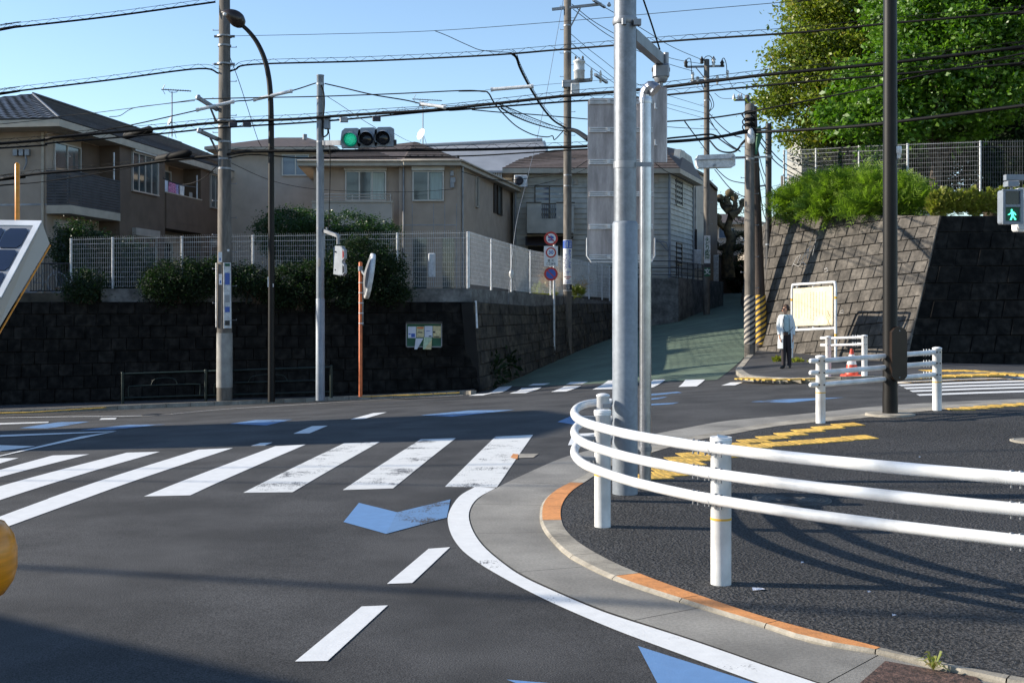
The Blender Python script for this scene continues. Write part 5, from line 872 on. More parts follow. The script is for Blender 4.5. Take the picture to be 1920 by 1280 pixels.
# ------------------------------------------------------------ person
pf = gp(1473,690,.1); PE = thing('person', 'person in a long white cardigan, pale top and dark trousers by the cream board', 'person', pf); hgt = 118/F*pf.y
s = hgt/1.60
def J(x, y, z): return pf+Vector((x*s, y*s, z*s))
def skin_body(joints, edges, name, mat, parent, sub=2):
    me = bpy.data.meshes.new(name); par = parent; o0 = Vector()
    while par is not None: o0 = o0+par.location; par = par.parent
    me.from_pydata([tuple(Vector(j[0])-o0) for j in joints], edges, []); ob = bpy.data.objects.new(name, me); col.objects.link(ob)
    md = ob.modifiers.new('s', 'SKIN'); md.use_smooth_shade = True; md.branch_smoothing = .6
    for i, j in enumerate(joints): v_ = me.skin_vertices[0].data[i]; v_.radius = (j[1]*s, j[2]*s); v_.use_root = (i == 0)
    m2 = ob.modifiers.new('u', 'SUBSURF'); m2.levels = sub; m2.render_levels = sub
    dg = bpy.context.evaluated_depsgraph_get(); dg.update(); m3 = bpy.data.meshes.new_from_object(ob.evaluated_get(dg)); ob.modifiers.clear(); ob.data = m3; m3.materials.clear(); m3.materials.append(mat); ob.parent = parent
    for p in m3.polygons: p.use_smooth = True
    return ob
# facing left (-x) and slightly to the camera
jt_ = [(J(0,0,.90),.13,.10),(J(0,0,1.08),.115,.085),(J(.005,0,1.25),.135,.09),(J(.01,0,1.33),.07,.07),(J(0,0,1.38),.045,.045),(J(-.015,-.005,1.44),.06,.07),(J(-.02,-.01,1.51),.075,.085),(J(-.015,-.005,1.57),.055,.06),
 (J(.135,.02,1.29),.05,.05),(J(.20,.03,1.06),.042,.042),(J(.175,-.03,.84),.032,.032),(J(.165,-.05,.78),.026,.036),
 (J(-.125,.02,1.29),.05,.05),(J(-.17,.03,1.06),.042,.042),(J(-.155,-.03,.85),.032,.032),(J(-.155,-.05,.79),.026,.036),
 (J(.07,0,.86),.085,.085),(J(.085,-.01,.47),.055,.058),(J(.10,.01,.10),.036,.04),(J(.09,-.04,.04),.034,.03),(J(-.01+.07,-.14,.03),.03,.025),
 (J(-.07,0,.86),.085,.085),(J(-.055,-.02,.47),.055,.058),(J(-.05,.02,.10),.036,.04),(J(-.06,-.02,.04),.034,.03),(J(-.12,-.10,.03),.03,.025),
 (J(-.095,-.05,1.485),.014,.014),(J(.165,-.075,.72),.012,.028),(J(-.155,-.075,.73),.012,.028)]
ed = [(0,1),(1,2),(2,3),(3,4),(4,5),(5,6),(6,7),(3,8),(8,9),(9,10),(10,11),(3,12),(12,13),(13,14),(14,15),(0,16),(16,17),(17,18),(18,19),(19,20),(0,21),(21,22),(22,23),(23,24),(24,25),(6,26),(11,27),(15,28)]
body = skin_body(jt_, ed, 'body', M['skin'], PE)
def hand(base, sgn):                              # four curled fingers and a thumb
    for k, (dy, L_) in enumerate(((-.028,.062),(-.010,.072),(.008,.068),(.024,.052))):
        b0 = base+Vector((0, dy*s, -.03*s)); b = MB(); b.tube([b0, b0+Vector((-.006*sgn*s,-.004*s,-L_*.45*s)), b0+Vector((-.018*sgn*s,-.008*s,-L_*.8*s)), b0+Vector((-.03*sgn*s,-.008*s,-L_*s))], [.0095*s,.009*s,.008*s,.005*s], 7); b.build('finger', M['skin'], body)
    b = MB(); b.tube([base+Vector((0,-.03*s,0)), base+Vector((-.012*sgn*s,-.052*s,-.028*s)), base+Vector((-.016*sgn*s,-.056*s,-.052*s))], [.011*s,.010*s,.006*s], 7); b.build('thumb', M['skin'], body)
hand(J(.165,-.07,.74), 1); hand(J(-.155,-.07,.75), -1)
def ringloft(rows, mat, name, parent, n=20, gap=None, close=True):
    """rows: (cx,cy,z,rx,ry); gap=(a0,a1) leaves an opening (radians)"""
    b = MB(); vs = []; A = [2*math.pi*j/n for j in range(n)] if not gap else [gap[1]+(2*math.pi-(gap[1]-gap[0]))*j/(n-1) for j in range(n)]
    for k, (cx, cy, z, rx, ry) in enumerate(rows):
        for j, a in enumerate(A): w_ = 1+.035*math.sin(a*5+k*.3); vs.append(J(cx+rx*w_*math.cos(a), cy+ry*w_*math.sin(a), z))
    m = n if not gap else n-1
    b.add(vs, [(i*n+j, i*n+(j+1)%n, (i+1)*n+(j+1)%n, (i+1)*n+j) for i in range(len(rows)-1) for j in range(m)], 0, True); return b.build(name, M[mat], parent)
ringloft([(0,0,.86,.150,.115),(0,0,.95,.150,.11),(0,0,1.10,.135,.105),(0,0,1.22,.150,.11),(.0,0,1.31,.12,.09),(.0,0,1.36,.062,.06)], 'teal', 'top', body)
for sx_, sg in ((.075,1),(-.065,-1)):
    xk, xa = (.085,.10) if sg > 0 else (-.055,-.05)
    ringloft([(xa,.01,.07,.052,.058),(xa,.005,.14,.050,.055),(xk,-.01,.47,.070,.075),(sx_,0,.72,.092,.095),(sx_*.9,0,.90,.10,.105)], 'trous', 'trousers_leg', body, 14)
    f = J(xa,-.03,0); sh = MB(); dx = -.03 if sg > 0 else -.06; sh.tube([J(xa+.01,.05,.035),J(xa,.0,.045),J(xa+dx,-.09,.035),J(xa+dx*1.7,-.15,.024),J(xa+dx*1.9,-.17,.02)], [.028*s,.042*s,.042*s,.034*s,.012*s], 12); sh.build('shoe', M['shoe'], body)
g0 = (R(240), R(300))
cd = ringloft([(.01,.02,.50,.20,.155),(.01,.015,.66,.20,.15),(0.01,.01,.85,.185,.14),(.005,.005,1.05,.165,.125),(.003,0,1.22,.168,.122),(0,0,1.31,.145,.10),(0,0,1.35,.09,.075)], 'card', 'cardigan', body, 26, g0)
for sg, js in ((1, (8,9,10)), (-1, (12,13,14))):
    a, b_, c_ = [jt_[k][0] for k in js]; sv = MB(); sv.tube(catmull([a+Vector((-.04*sg*s,0,.02*s)), a, b_, c_], 4), [.055*s]*4+[.062*s]*4+[.055*s]*4+[.050*s], 12); sv.build('sleeve', M['card'], cd)
hr = MB(); hc = J(.005,.01,1.53); vs = []
for i in range(9):
    for j in range(14):
        th = math.pi*i/8; ph = 2*math.pi*j/14; rr_ = (.092+.010*math.sin(ph*5+i))*s; p = Vector((math.sin(th)*math.cos(ph)*rr_*1.0, math.sin(th)*math.sin(ph)*rr_*1.02, math.cos(th)*rr_*.95))
        if p.x < -.02*s and p.z < .045*s: p.x = p.x*.1+.01*s
        if p.z < -.07*s: p.z = -.07*s
        vs.append(hc+p)
hr.add(vs, [(i*14+j, i*14+(j+1)%14, (i+1)*14+(j+1)%14, (i+1)*14+j) for i in range(8) for j in range(14)], 0, True); hr.build('hair', M['hair'], body)
gl_ = MB(); gl_.tube([J(-.092,-.075,1.508),J(-.105,-.045,1.508),J(-.112,-.01,1.508),J(-.10,.03,1.508)], .014*s, 8); gl_.tube([J(-.092,-.075,1.512),J(-.02,-.092,1.515)], .004*s, 6); gl_.build('sunglasses', M['inkd'], body)
er = MB(); er.lathe(J(.0,-.085,1.49), [(.018*s,0),(.022*s,.008*s),(.01*s,.014*s)], 10, axis=(0,-1,0)); er.build('ear', M['skin'], body); mo = MB(); mo.tube([J(-.09,-.03,1.452),J(-.094,-.01,1.452),J(-.09,.012,1.452)], .005*s, 6); mo.build('lips', M['redp'], body)
bg = MB(); bg.bbox(tuple(J(-.10,-.19,.84)), tuple(J(.03,-.13,.93)), .02*s); bt = tag(bg.build('waist_bag', M['bag']), 'small brown bag carried at the front of the standing person', 'bag')
bs = MB(); bs.tube(catmull([J(-.04,-.15,.93),J(-.10,-.14,1.05),J(-.09,-.12,1.2),J(-.05,-.08,1.34)],5), .008*s, 6); bs.tube(catmull([J(.02,-.15,.92),J(.10,-.15,.97),J(.17,-.08,1.05)],5), .007*s, 6); bs.build('strap', M['inkd'], bt)
# ------------------------------------------------------------ houses
def hip(mb, P, ze, r0, r1, m=0, th=.12, mf=1):    # P: four eave corners (xy) in order, r0-r1 ridge points; slab of eave thickness
    e = [Vector((p[0],p[1],ze)) for p in P]; r0 = Vector(r0); r1 = Vector(r1)
    mb.add(e+[r0, r1], [(0,1,4),(1,2,5,4),(2,3,5),(3,0,4,5)], m); lo = [p-Vector((0,0,th)) for p in e]
    mb.add(e+lo, [(0,1,5,4),(1,2,6,5),(2,3,7,6),(3,0,4,7),(4,5,6,7)], mf)
def tilerows(mb, a, b, c, d, n, k=0, m=0, h=.035):   # stepped courses on roof plane a-b eave, d-c ridge; k columns of ridged tiles
    a, b, c, d = map(Vector, (a, b, c, d)); nn = (b-a).cross(d-a).normalized(); nn = nn if nn.z > 0 else -nn
    for i in range(n):
        p0, p1 = a.lerp(d, i/n), b.lerp(c, i/n); q0, q1 = a.lerp(d, (i+1)/n), b.lerp(c, (i+1)/n)
        if k and (p1-p0).length > .5:
            kk = max(1, int((p1-p0).length/k))
            for j in range(kk):
                u0, u1 = j/kk, (j+1)/kk; s0, s1, t0, t1 = p0.lerp(p1, u0), p0.lerp(p1, u1), q0.lerp(q1, u0), q0.lerp(q1, u1); sm_, tm = (s0*.6+s1*.4), (t0*.6+t1*.4)
                mb.add([s0+nn*h, sm_+nn*(h+.03), s1+nn*h*.9, t0+nn*.004, tm+nn*.03, t1+nn*.004, s0, s1], [(0,1,4,3),(1,2,5,4),(6,7,2,1,0)], m)
        else: mb.add([p0+nn*h, p1+nn*h, q1+nn*.004, q0+nn*.004, p0, p1], [(0,1,2,3),(4,5,1,0)], m)
G0 = 1.9
# A: brown two-storey apartment block
Y_ = 36.8; FA = Fr((-14.6, Y_), (.137, 1)); HA = thing('apartment_building', 'brown two-storey apartment block with laundry on its balcony at the far left', 'apartment block', (-14.6, Y_, G0)); ze = 7.28
def fa(a0,a1,o0,o1,z0,z1,name,m,par=HA): b = MB(); FA.box(b,a0,a1,o0,o1,z0,z1); return b.build(name, M[m], par)
b = MB(); FA.box(b, 0, 25, -9, 0, .6, 7.2); b.build('wall', M['beige'], HA)
eo = .95; EA = [FA.p(-eo,eo,0), FA.p(25+eo,eo,0), FA.p(25+eo,-9-eo,0), FA.p(-eo,-9-eo,0)]; rA, rB = FA.p(7.0,-4.5,9.55), FA.p(20.5,-4.5,9.55)
b = MB(); lo_ = [Vector((p.x,p.y,ze)) for p in EA]
b.add(lo_+[rA, rB], [(3,0,4),(0,1,5,4),(1,2,5),(2,3,4,5)], 0); tilerows(b, lo_[0], lo_[1], rB, rA, 16, 0); tilerows(b, lo_[3], lo_[0], rA, rA, 16, .33)
b.tube([rA+Vector((0,0,.05)), rB+Vector((0,0,.05))], .05, 6); b.tube([lo_[0]+Vector((0,0,.02)), rA+Vector((0,0,.02))], .045, 6); b.tube([lo_[1]+Vector((0,0,.02)), rB+Vector((0,0,.02))], .045, 6); b.build('roof', M['tile'], HA)
b = MB(); l2 = [p-Vector((0,0,.02)) for p in lo_]; l3 = [p-Vector((0,0,.24)) for p in lo_]; b.add(l2+l3, [(0,1,5,4),(1,2,6,5),(2,3,7,6),(3,0,4,7),(4,5,6,7)]); b.build('eaves', M['trim'], HA)
b = MB(); FA.box(b, -.012, 0, -9, .0, 4.72, 4.78); FA.box(b, -.012, 25, .0, .012, 4.72, 4.76); b.build('belt_joint', M['steel'], HA)
b = MB(); b.tube([FA.p(-.06,-.1,7.0), FA.p(-.06,-.1,G0)], .045, 8); b.build('downpipe', M['trim'], HA)
b = MB(); 
for dx in (-1.05,-.85,-.65): b.bbox(tuple(FA.p(-.16,dx-.0,6.28)), tuple(FA.p(-.16,dx,6.28)+Vector((.14,.16,.2))), .01)
b.tube(catmull([FA.p(-.1,-.65,6.3),FA.p(-.12,-.6,6.05),FA.p(-.1,-.7,5.85)],4), .03, 5); build_each(b, 'meter_box', M['steel'], HA)
fa(3.4,7.0,0,.75,3.7,7.05,'projecting_bay','brownw'); fa(10.35,14.4,0,.75,3.7,7.05,'projecting_bay','brownw'); fa(18,21.4,0,.75,3.7,7.05,'projecting_bay','brownw'); fa(3.4,7.0,0,.72,.6,3.695,'lower_bay','brownw'); fa(10.35,14.4,0,.72,.6,3.695,'lower_bay','brownw'); fa(18,25,0,.7,.6,3.695,'lower_bay','brownw')
fa(2.2,3.39,0,.03,4.8,7.0,'dark_wall_panel','brownw'); fa(9,10.34,0,.03,4.8,7.0,'dark_wall_panel','brownw')
for k, (a0, a1) in enumerate(((-.02,3.35),(7.02,10.33),(14.42,17.98))):
    z0, z1 = 4.72, 5.78; bl = fa(a0,a1,.0,.80,z0-.26,z0,'balcony','trim' if k == 0 else 'brownw'); b = MB()
    for i in range(12 if k == 0 else 1):
        zz = z0+.004+i*(z1-z0)/12; hh = (z1-z0)/12-.015 if k == 0 else z1-z0
        FA.box(b,a0,a1,.77,.80,zz,zz+hh); FA.box(b,a0,a0+.03,.02,.766,zz,zz+hh)
    b.build('parapet', M['slat' if k == 0 else 'brownw'], bl); b = MB(); FA.box(b,a0-.02,a1,.75,.82,z1,z1+.04); FA.box(b,a0-.03,a0+.04,.02,.748,z1,z1+.04); b.build('coping', M['trim' if k else 'slat'], bl)
    window(HA, FA, a0+.45, a0+2.05, 4.75, 6.75, curt=.0, gm='glass'); b = MB(); b.tube([FA.p(a1-.35,.74,5.8), FA.p(a1-.35,.74,6.75)], .03, 6); b.build('laundry_pole_bracket', M['white_worn'], bl)
for a0 in (4.3,11.3,18.9): window(HA, FA, a0, a0+2.0, 5.62, 6.92, out=.75, mull=3, sh=1)
for a0 in (.5,4.4,7.4,11.4,14.8,19.0,22.3): window(HA, FA, a0, a0+1.8, G0+.3, G0+2.1, out=.0 if a0 in (.5,7.4,14.8) else (.72 if a0 < 18 else .7), mull=1, sh=1)
window(HA, FA, 22.2, 24.2, 4.9, 6.7, out=.0, mull=2, sh=1)
hg = MB(); c = at(125,292,38.0); hg.tube([c+Vector((0,0,.10)), c+Vector((-.12,0,0)), c+Vector((.14,0,-.03)), c+Vector((0,0,.10)), c+Vector((.02,0,.18))], .012, 5); tag(hg.build('clothes_hanger', M['white']), 'pale clothes hanger on the first dark slatted balcony', 'hanger')
def cloth(a, z, w_, h_, m, label, flare=0):
    b = MB(); n = 9; vs = []
    for i in range(n):
        u = i/(n-1); 
        for j in range(5): v_ = j/4; vs.append(FA.p(a+(u-.5)*(w_+flare*v_), .60+.035*math.sin(u*9+a*3)*v_, z-h_*v_*(1-.08*math.sin(u*6+a))))
    b.add(vs, [(i*5+j,i*5+j+1,(i+1)*5+j+1,(i+1)*5+j) for i in range(n-1) for j in range(4)], 0, True)
    b.add([v+Vector((.012,.0,0)) for v in vs], [(i*5+j,(i+1)*5+j,(i+1)*5+j+1,i*5+j+1) for i in range(n-1) for j in range(4)], 0, True); tag(b.build('laundry', M[m]), label, 'laundry', 'laundry on the middle balcony')
cloth(7.4,6.28,.35,.8,'sky_cloth','pale blue cloth at the left end of the balcony laundry'); cloth(7.95,6.25,.6,.85,'pink','patterned pink and purple garment drying on the balcony',.1); cloth(8.4,6.22,.25,.75,'lilac','narrow lilac garment between the pink one and the white shirt'); cloth(8.85,6.22,.45,.82,'white','plain white shirt drying on the balcony'); cloth(9.7,6.05,.3,.6,'conc_wrap','small grey garment at the right end of the balcony laundry')
b = MB(); b.tube(catmull([FA.p(7.1,.62,6.32),FA.p(8.6,.62,6.24),FA.p(10.2,.62,6.30)],5), .015, 5); b.build('laundry_line', M['steel'], HA)
# B: cream house behind
Y_ = 50.0; HB = thing('house', 'cream upper storey with a blue-glazed window behind the street lamp', 'house', (XX(500,Y_), Y_, G0)); FB = Fr((XX(425,Y_), Y_), (1, 0))
wB = XX(614,Y_)-XX(425,Y_); b = MB(); FB.box(b, 0, wB, -6, 0, .5, ZZ(279,Y_)); b.build('wall', M['beige2'], HB)
b = MB(); P = [FB.p(-.8,.6,0), FB.p(wB+.5,.6,0), FB.p(wB+.5,-6.6,0), FB.p(-.8,-6.6,0)]; hip(b, P, ZZ(275,Y_-.6), FB.p(1.6,-3,ZZ(258,Y_+3)), FB.p(wB-1.4,-3,ZZ(258,Y_+3))); b.build('roof', [M['tileb'], M['trim']], HB)
window(HB, FB, XX(531,Y_)-FB.o.x, XX(578,Y_)-FB.o.x, ZZ(328,Y_), ZZ(292,Y_), gm='glassb'); b = MB(); b.cyl(tuple(at(571.5,262,Y_+1)), tuple(at(571.5,252,Y_+1)), .1, n=8); b.build('vent_pipe', M['steel'], HB)
# C: beige house
Y_ = 45.0; HC = thing('house', 'beige two-storey house with a balcony and two shuttered windows behind the white mesh fence', 'house', (XX(750,Y_), Y_, G0)); FC = Fr((XX(585,Y_), Y_), (1, 0)); x_ = lambda px, Y=45.0: XX(px, Y)-FC.o.x
zeC = ZZ(303,Y_); b = MB(); FC.box(b, 0, x_(749), -9, -.35, .5, zeC); FC.box(b, x_(749)-.02, x_(857), -9, 0, .5, zeC-.002); b.build('front_wall', M['beige'], HC)
FS = Fr((XX(857,45), 45.0), (.189, 1)); b = MB(); b.hexa([FS.p(.003,.14,.5),FS.p(11.5,.14,.5),FS.p(11.5,-2,.5),FS.p(.003,-2,.5),FS.p(.003,.14,zeC-.02),FS.p(11.5,.14,zeC-.02),FS.p(11.5,-2,zeC-.02),FS.p(.003,-2,zeC-.02)]); b.build('side_wall', M['beige'], HC)
b = MB(); a_ = FC.p(x_(735),.75,0); l_, r_, bk = FC.p(-.5,.35,0), FC.p(x_(862),.5,0), FS.p(12,.7,0); ap1, ap2 = at(777,266,48.5), at(685,277,47.5)
ev = [Vector((l_.x,l_.y,zeC)), Vector((XX(752,44.6),44.65,zeC)), Vector((XX(757,44.5),44.5,zeC)), Vector((XX(864,44.5),44.5,zeC)), Vector((bk.x,bk.y,zeC)), Vector((-9,57,zeC))]
b.add(ev+[ap1, ap2, at(800,275,56)], [(0,1,7),(1,2,6,7),(2,3,6),(3,4,8,6),(0,7,6,8,4,5)]); tilerows(b, ev[2], ev[3], ap1, ap1, 12); tilerows(b, ev[0], ev[1], ap2, ap2, 9); tilerows(b, ev[3], ev[4], at(800,275,56), ap1, 12)
for u in range(7): b.box(tuple(ev[2].lerp(ev[3],u/7+.07)+Vector((0,.5,.12))), tuple(ev[2].lerp(ev[3],u/7+.07)+Vector((.08,.6,.24))))
b.build('roof', M['tileb'], HC); b = MB(); b.add(ev+[p-Vector((0,0,.2)) for p in ev], [(i,(i+1)%6,6+(i+1)%6,6+i) for i in range(6)]+[(6,7,8,9,10,11)]); b.build('eaves', M['trim'], HC)
b = MB()
for i in range(5): b.tube([ev[k]+Vector((0,-.05,-.02)) for k in (0,1,2,3)], .045, 6) if i == 0 else None
b.tube([ev[3]+Vector((.05,-.02,-.02)), ev[4]+Vector((.05,0,-.02))], .045, 6); b.build('gutter', M['trim'], HC)
zb, zp = ZZ(419,44.4), ZZ(380,44.2); bl = MB(); F0 = Fr((XX(585,44.2),44.2),(1,0)); wb = XX(735,44.2)-XX(585,44.2); F0.box(bl, 0, wb, -.45, 0, .5, zp); bl = bl.build('balcony', M['beige2'], HC)
b = MB(); F0.box(b, -.04, wb+.04, -.14, .04, zp, zp+.06); b.build('coping', M['trim'], bl); b = MB()
for z in (.12,.22,.32): b.tube([F0.p(wb*.12,-.05,zp+z), F0.p(wb-.1,-.05,zp+z), F0.p(wb-.05,-.4,zp+z)], .018, 6)
for u in (.12,.5,.85,.98): b.tube([F0.p(wb*u,-.05,zp+.05), F0.p(wb*u,-.05,zp+.33)], .018, 6)
b.build('railing', M['alu'], bl)
FCb = Fr((FC.o.x, 45.35), (1,0)); window(HC, FCb, x_(650,45.35), x_(722,45.35), ZZ(376,45.35), ZZ(323,45.35), mull=2, curt=.4, sh=1); window(HC, FC, x_(776), x_(830), ZZ(375,Y_), ZZ(323,Y_), curt=.45, sh=1)
window(HC, FS, 2.6, 3.0, ZZ(388,48), ZZ(334,48), mull=0, out=.14); window(HC, FS, 7.0, 7.9, ZZ(402,52.5), ZZ(348,52.5), mull=0, out=.14, sh=1, fm='brown2'); b = MB(); FS.box(b, 6.2, 6.7, .14, .20, ZZ(402,52), ZZ(345,52)); b.build('shutter_box', M['brown2'], HC)
b = MB(); 
for px in (630,671,711): FCb.box(b, x_(px)-.012, x_(px)+.012, 0, .008, G0, zb)
for px in (773,813,834,856): FC.box(b, x_(px)-.012, x_(px)+.012, 0, .008, G0, ZZ(382,Y_)); FC.box(b, x_(px)-.012, x_(px)+.012, 0, .008, ZZ(315,Y_), zeC-.2)
FC.box(b, x_(752), x_(857), 0, .012, ZZ(422,Y_)-.02, ZZ(422,Y_)+.02); b.tube([FC.p(x_(757),.05,zeC-.2), FC.p(x_(757),.05,G0)], .04, 6); b.tube([FS.p(.1,.2,zeC-.2), FS.p(.1,.2,G0)], .04, 6); b.build('panel_joints', M['steel'], HC)
b = MB()
for k, (dz, w_) in enumerate(((0,.18),(-.3,.14),(-.55,.2),(-.75,.16))): b.bbox(tuple(at(848,315,44.9)+Vector((-.08,0,dz))), tuple(at(848,315,44.9)+Vector((-.08+w_,.12,dz+.2))), .01)
build_each(b, 'meter_box', M['steel'], HC); b = MB(); b.tube([FC.p(.35,.85,zp), FC.p(.35,.85,zp+.9)], .03, 6); b.build('laundry_pole_bracket', M['white_worn'], bl)
for (a0, a1, z0, z1) in ((x_(775),x_(800),1.95,4.2),(x_(830),x_(852),1.95,4.2)): b = MB(); FC.box(b,a0,a1,.0,.02,z0,z1); b.build('ground_floor_window', M['glass'], HC)
b = MB(); b.bbox(tuple(at(803,519,43.5)), tuple(at(815,474,43.3)+Vector((0,.5,0))), .03); b.build('gas_heater', M['white_worn'], HC)
# D: grey warehouse
HD = thing('warehouse', 'large grey sheet-clad building rising behind the beige house', 'warehouse', at(900,400,66)); b = MB(); b.hexa([(XX(770,66),66,1),(XX(1034,66),66,1),(XX(1034,66)+2,80,1),(XX(770,66),80,1)]+[(XX(770,66),66,ZZ(319,66)),(XX(1034,66),66,ZZ(319,66)),(XX(1034,66)+2,80,ZZ(319,66)),(XX(770,66),80,ZZ(319,66))]); b.build('wall', M['greyw'], HD)
b = MB(); tl, tr, br, bl_ = at(770,276,70), at(1017,264,70), at(1036,320,65.6), at(770,320,65.6); b.slab([tl,bl_,br,tr], (0,.0,-.12)); b.tube([tl+Vector((0,0,.05)), tr+Vector((0,0,.05))], .12, 6); b.slab([tr,br,at(1040,320,75),at(1022,264,75)], (0,0,-.1)); b.build('roof', M['greyw'], HD)
b = MB()
for k in range(14): b.box(tuple(at(905+k*4.2,352,65.8)), tuple(at(907+k*4.2,320,65.8)+Vector((0,.08,0))))
build_each(b, 'white_fin', M['white_worn'], HD)
# E: white weatherboard house
Y_ = 55.0; HE = thing('house', 'pale weatherboard house with a brown mansard roof behind the aluminium sign back', 'house', (XX(1110,Y_), Y_, 1)); FE = Fr((XX(962,Y_), Y_), (1,0)); wE = XX(1256,Y_)-XX(962,Y_); zeE = ZZ(318,Y_)
FSE = Fr((XX(1256,Y_), Y_), (.364, 1)); D2 = 5.4
b = MB(); FE.box(b, 0, wE, -6, 0, .3, zeE); e1_, e2_ = FSE.p(D2,0,0), FE.p(wE,-6,0); b.hexa([FSE.p(0,0,.3),FSE.p(D2,0,.3),FE.p(wE-1,-7,.3),FE.p(wE-1,-.02,.3)]+[FSE.p(0,0,zeE+.01),FSE.p(D2,0,zeE+.01),FE.p(wE-1,-7,zeE+.01),FE.p(wE-1,-.02,zeE+.01)]); b.build('wall', M['siding'], HE)
b = MB(); z = 1.0
while z < zeE-.1: 
    for fr, L_ in ((FE,wE),(FSE,D2)): b.add([fr.p(0,.045,z), fr.p(L_,.045,z), fr.p(L_,.006,z+.225), fr.p(0,.006,z+.225), fr.p(0,.002,z), fr.p(L_,.002,z)], [(0,1,2,3),(4,5,1,0)])
    z += .245
b.build('weatherboards', M['siding'], HE)
b = MB(); e = [FE.p(-.5,.5,zeE), FE.p(wE+.4,.5,zeE), FSE.p(D2+.3,.5,zeE), FE.p(wE,-7,zeE), FE.p(-.5,-7,zeE)]; t1 = [at(972,300,56.5), at(1252,290,56.3)]; rr_ = [at(1040,281,58), at(1102,278,58), at(1252,276,58.5), at(1283,283,59), at(1296,298,58)]
b.add([e[0], e[1], t1[0], t1[1], rr_[0], rr_[1], rr_[2], e[2], rr_[3], e[4]], [(0,1,3,2),(2,3,6,5,4),(0,2,4,9),(1,7,8,3),(3,8,6),(4,5,9),(5,6,9)]); tilerows(b, e[0], e[1], t1[1], t1[0], 5); tilerows(b, t1[0], t1[1], rr_[2], rr_[0], 7); b.build('roof', M['tileb'], HE)
b = MB(); b.add(e+[p-Vector((0,0,.22)) for p in e], [(i,(i+1)%5,5+(i+1)%5,5+i) for i in range(5)]+[(5,6,7,8,9)]); b.build('eaves', M['trim'], HE)
b = MB(); b.slab([FSE.p(1.2,.1,zeE), FSE.p(D2+.3,.1,zeE), FSE.p(D2+.3,.1,zeE+.5), FSE.p(D2-.8,.1,zeE+1.15), FSE.p(2.0,.1,zeE+1.2)], (-.3,0,0)); b.build('gable', M['siding'], HE)
window(HE, FE, XX(1004,Y_)-FE.o.x, XX(1056,Y_)-FE.o.x, ZZ(410,Y_), ZZ(350,Y_), fm='brown2', gm='glassb'); window(HE, FSE, 1.2, 2.6, ZZ(386,57), ZZ(340,57), mull=2, fm='brown2', gm='dark'); window(HE, FSE, 1.3, 2.5, ZZ(495,57), ZZ(458,57), mull=0, fm='brown2', gm='dark')
z0, z1 = ZZ(437,54), ZZ(381,54); FB2 = Fr((XX(988,54),54),(1,0)); wb2 = XX(1076,54)-XX(988,54); g0_, g1_ = XX(1015,54)-XX(988,54), XX(1043,54)-XX(988,54); b = MB(); FB2.box(b, 0, g0_, -.12, 0, z0, z1); FB2.box(b, g1_, wb2, -.12, 0, z0, z1); FB2.box(b, g0_, g1_, -.12, 0, z0, ZZ(410,54)); FB2.box(b, 0, .12, -1, -.12, z0, z1); FB2.box(b, wb2-.12, wb2, -1, -.12, z0, z1); FB2.box(b, .12, wb2-.12, -1, -.12, z0, z0+.12); bl = b.build('balcony', M['siding'], HE)
b = MB(); 
for i in range(7): FB2.box(b, g0_+.05+i*(g1_-g0_-.1)/6.3, g0_+.08+i*(g1_-g0_-.1)/6.3, -.08, -.05, ZZ(410,54), z1)
FB2.box(b, g0_, g1_, -.09, -.04, z1-.05, z1); b.build('railing', M['brown2'], bl); b = MB(); FB2.box(b, -.04, g0_, -.14, .03, z1, z1+.05); FB2.box(b, g1_, wb2+.04, -.14, .03, z1, z1+.05); b.build('coping', M['brown2'], bl)
b = MB(); b.bbox(tuple(at(964,350,54.3)), tuple(at(989,328,54.3)+Vector((0,.35,0))), .03); ac = b.build('air_conditioner', M['white_worn'], HE); b = MB(); b.lathe(at(973,339,54.28), [(.21,0),(.21,.01),(.1,.02)], 20, axis=(0,-1,0)); b.build('fan_grille', M['inkd'], ac)
b = MB(); b.tube([FE.p(.1,.08,zeE-.2), FE.p(.1,.08,1)], .05, 6); b.tube([FE.p(wE-.02,.08,zeE-.2), FE.p(wE-.02,.08,1)], .06, 6); b.tube([FSE.p(D2-.1,.06,zeE-.2), FSE.p(D2-.1,.06,1)], .05, 6); build_each(b, 'downpipe', M['paintgrey'], HE)
b = MB(); b.bbox(tuple(at(1075,346,54.9)), tuple(at(1083,334,54.8)+Vector((0,.15,0))), .02); b.bbox(tuple(at(1226,343,54.9)), tuple(at(1234,328,54.8)+Vector((0,.15,0))), .02); build_each(b, 'meter_box', M['beige2'], HE)
b = MB(); b.slab([at(985,459,54.6),at(1062,459,54.6),at(1075,443,54.9),at(985,443,54.9)], (0,-.5,-.05)); b.build('porch_roof', M['brown2'], HE); b = MB(); b.box(tuple(at(990,520,54.95)), tuple(at(1050,462,54.9)+Vector((0,.1,0)))); b.build('porch_opening', M['dark'], HE)
b = MB(); 
for z in (ZZ(466,54.8),): b.tube(catmull([at(1228,452,54.8), at(1250,455,54.8), at(1252,470,54.8), at(1240,456,54.8), at(1228,448,54.8)],3), .03, 5)
b.build('drain_bend', M['paintgrey'], HE)
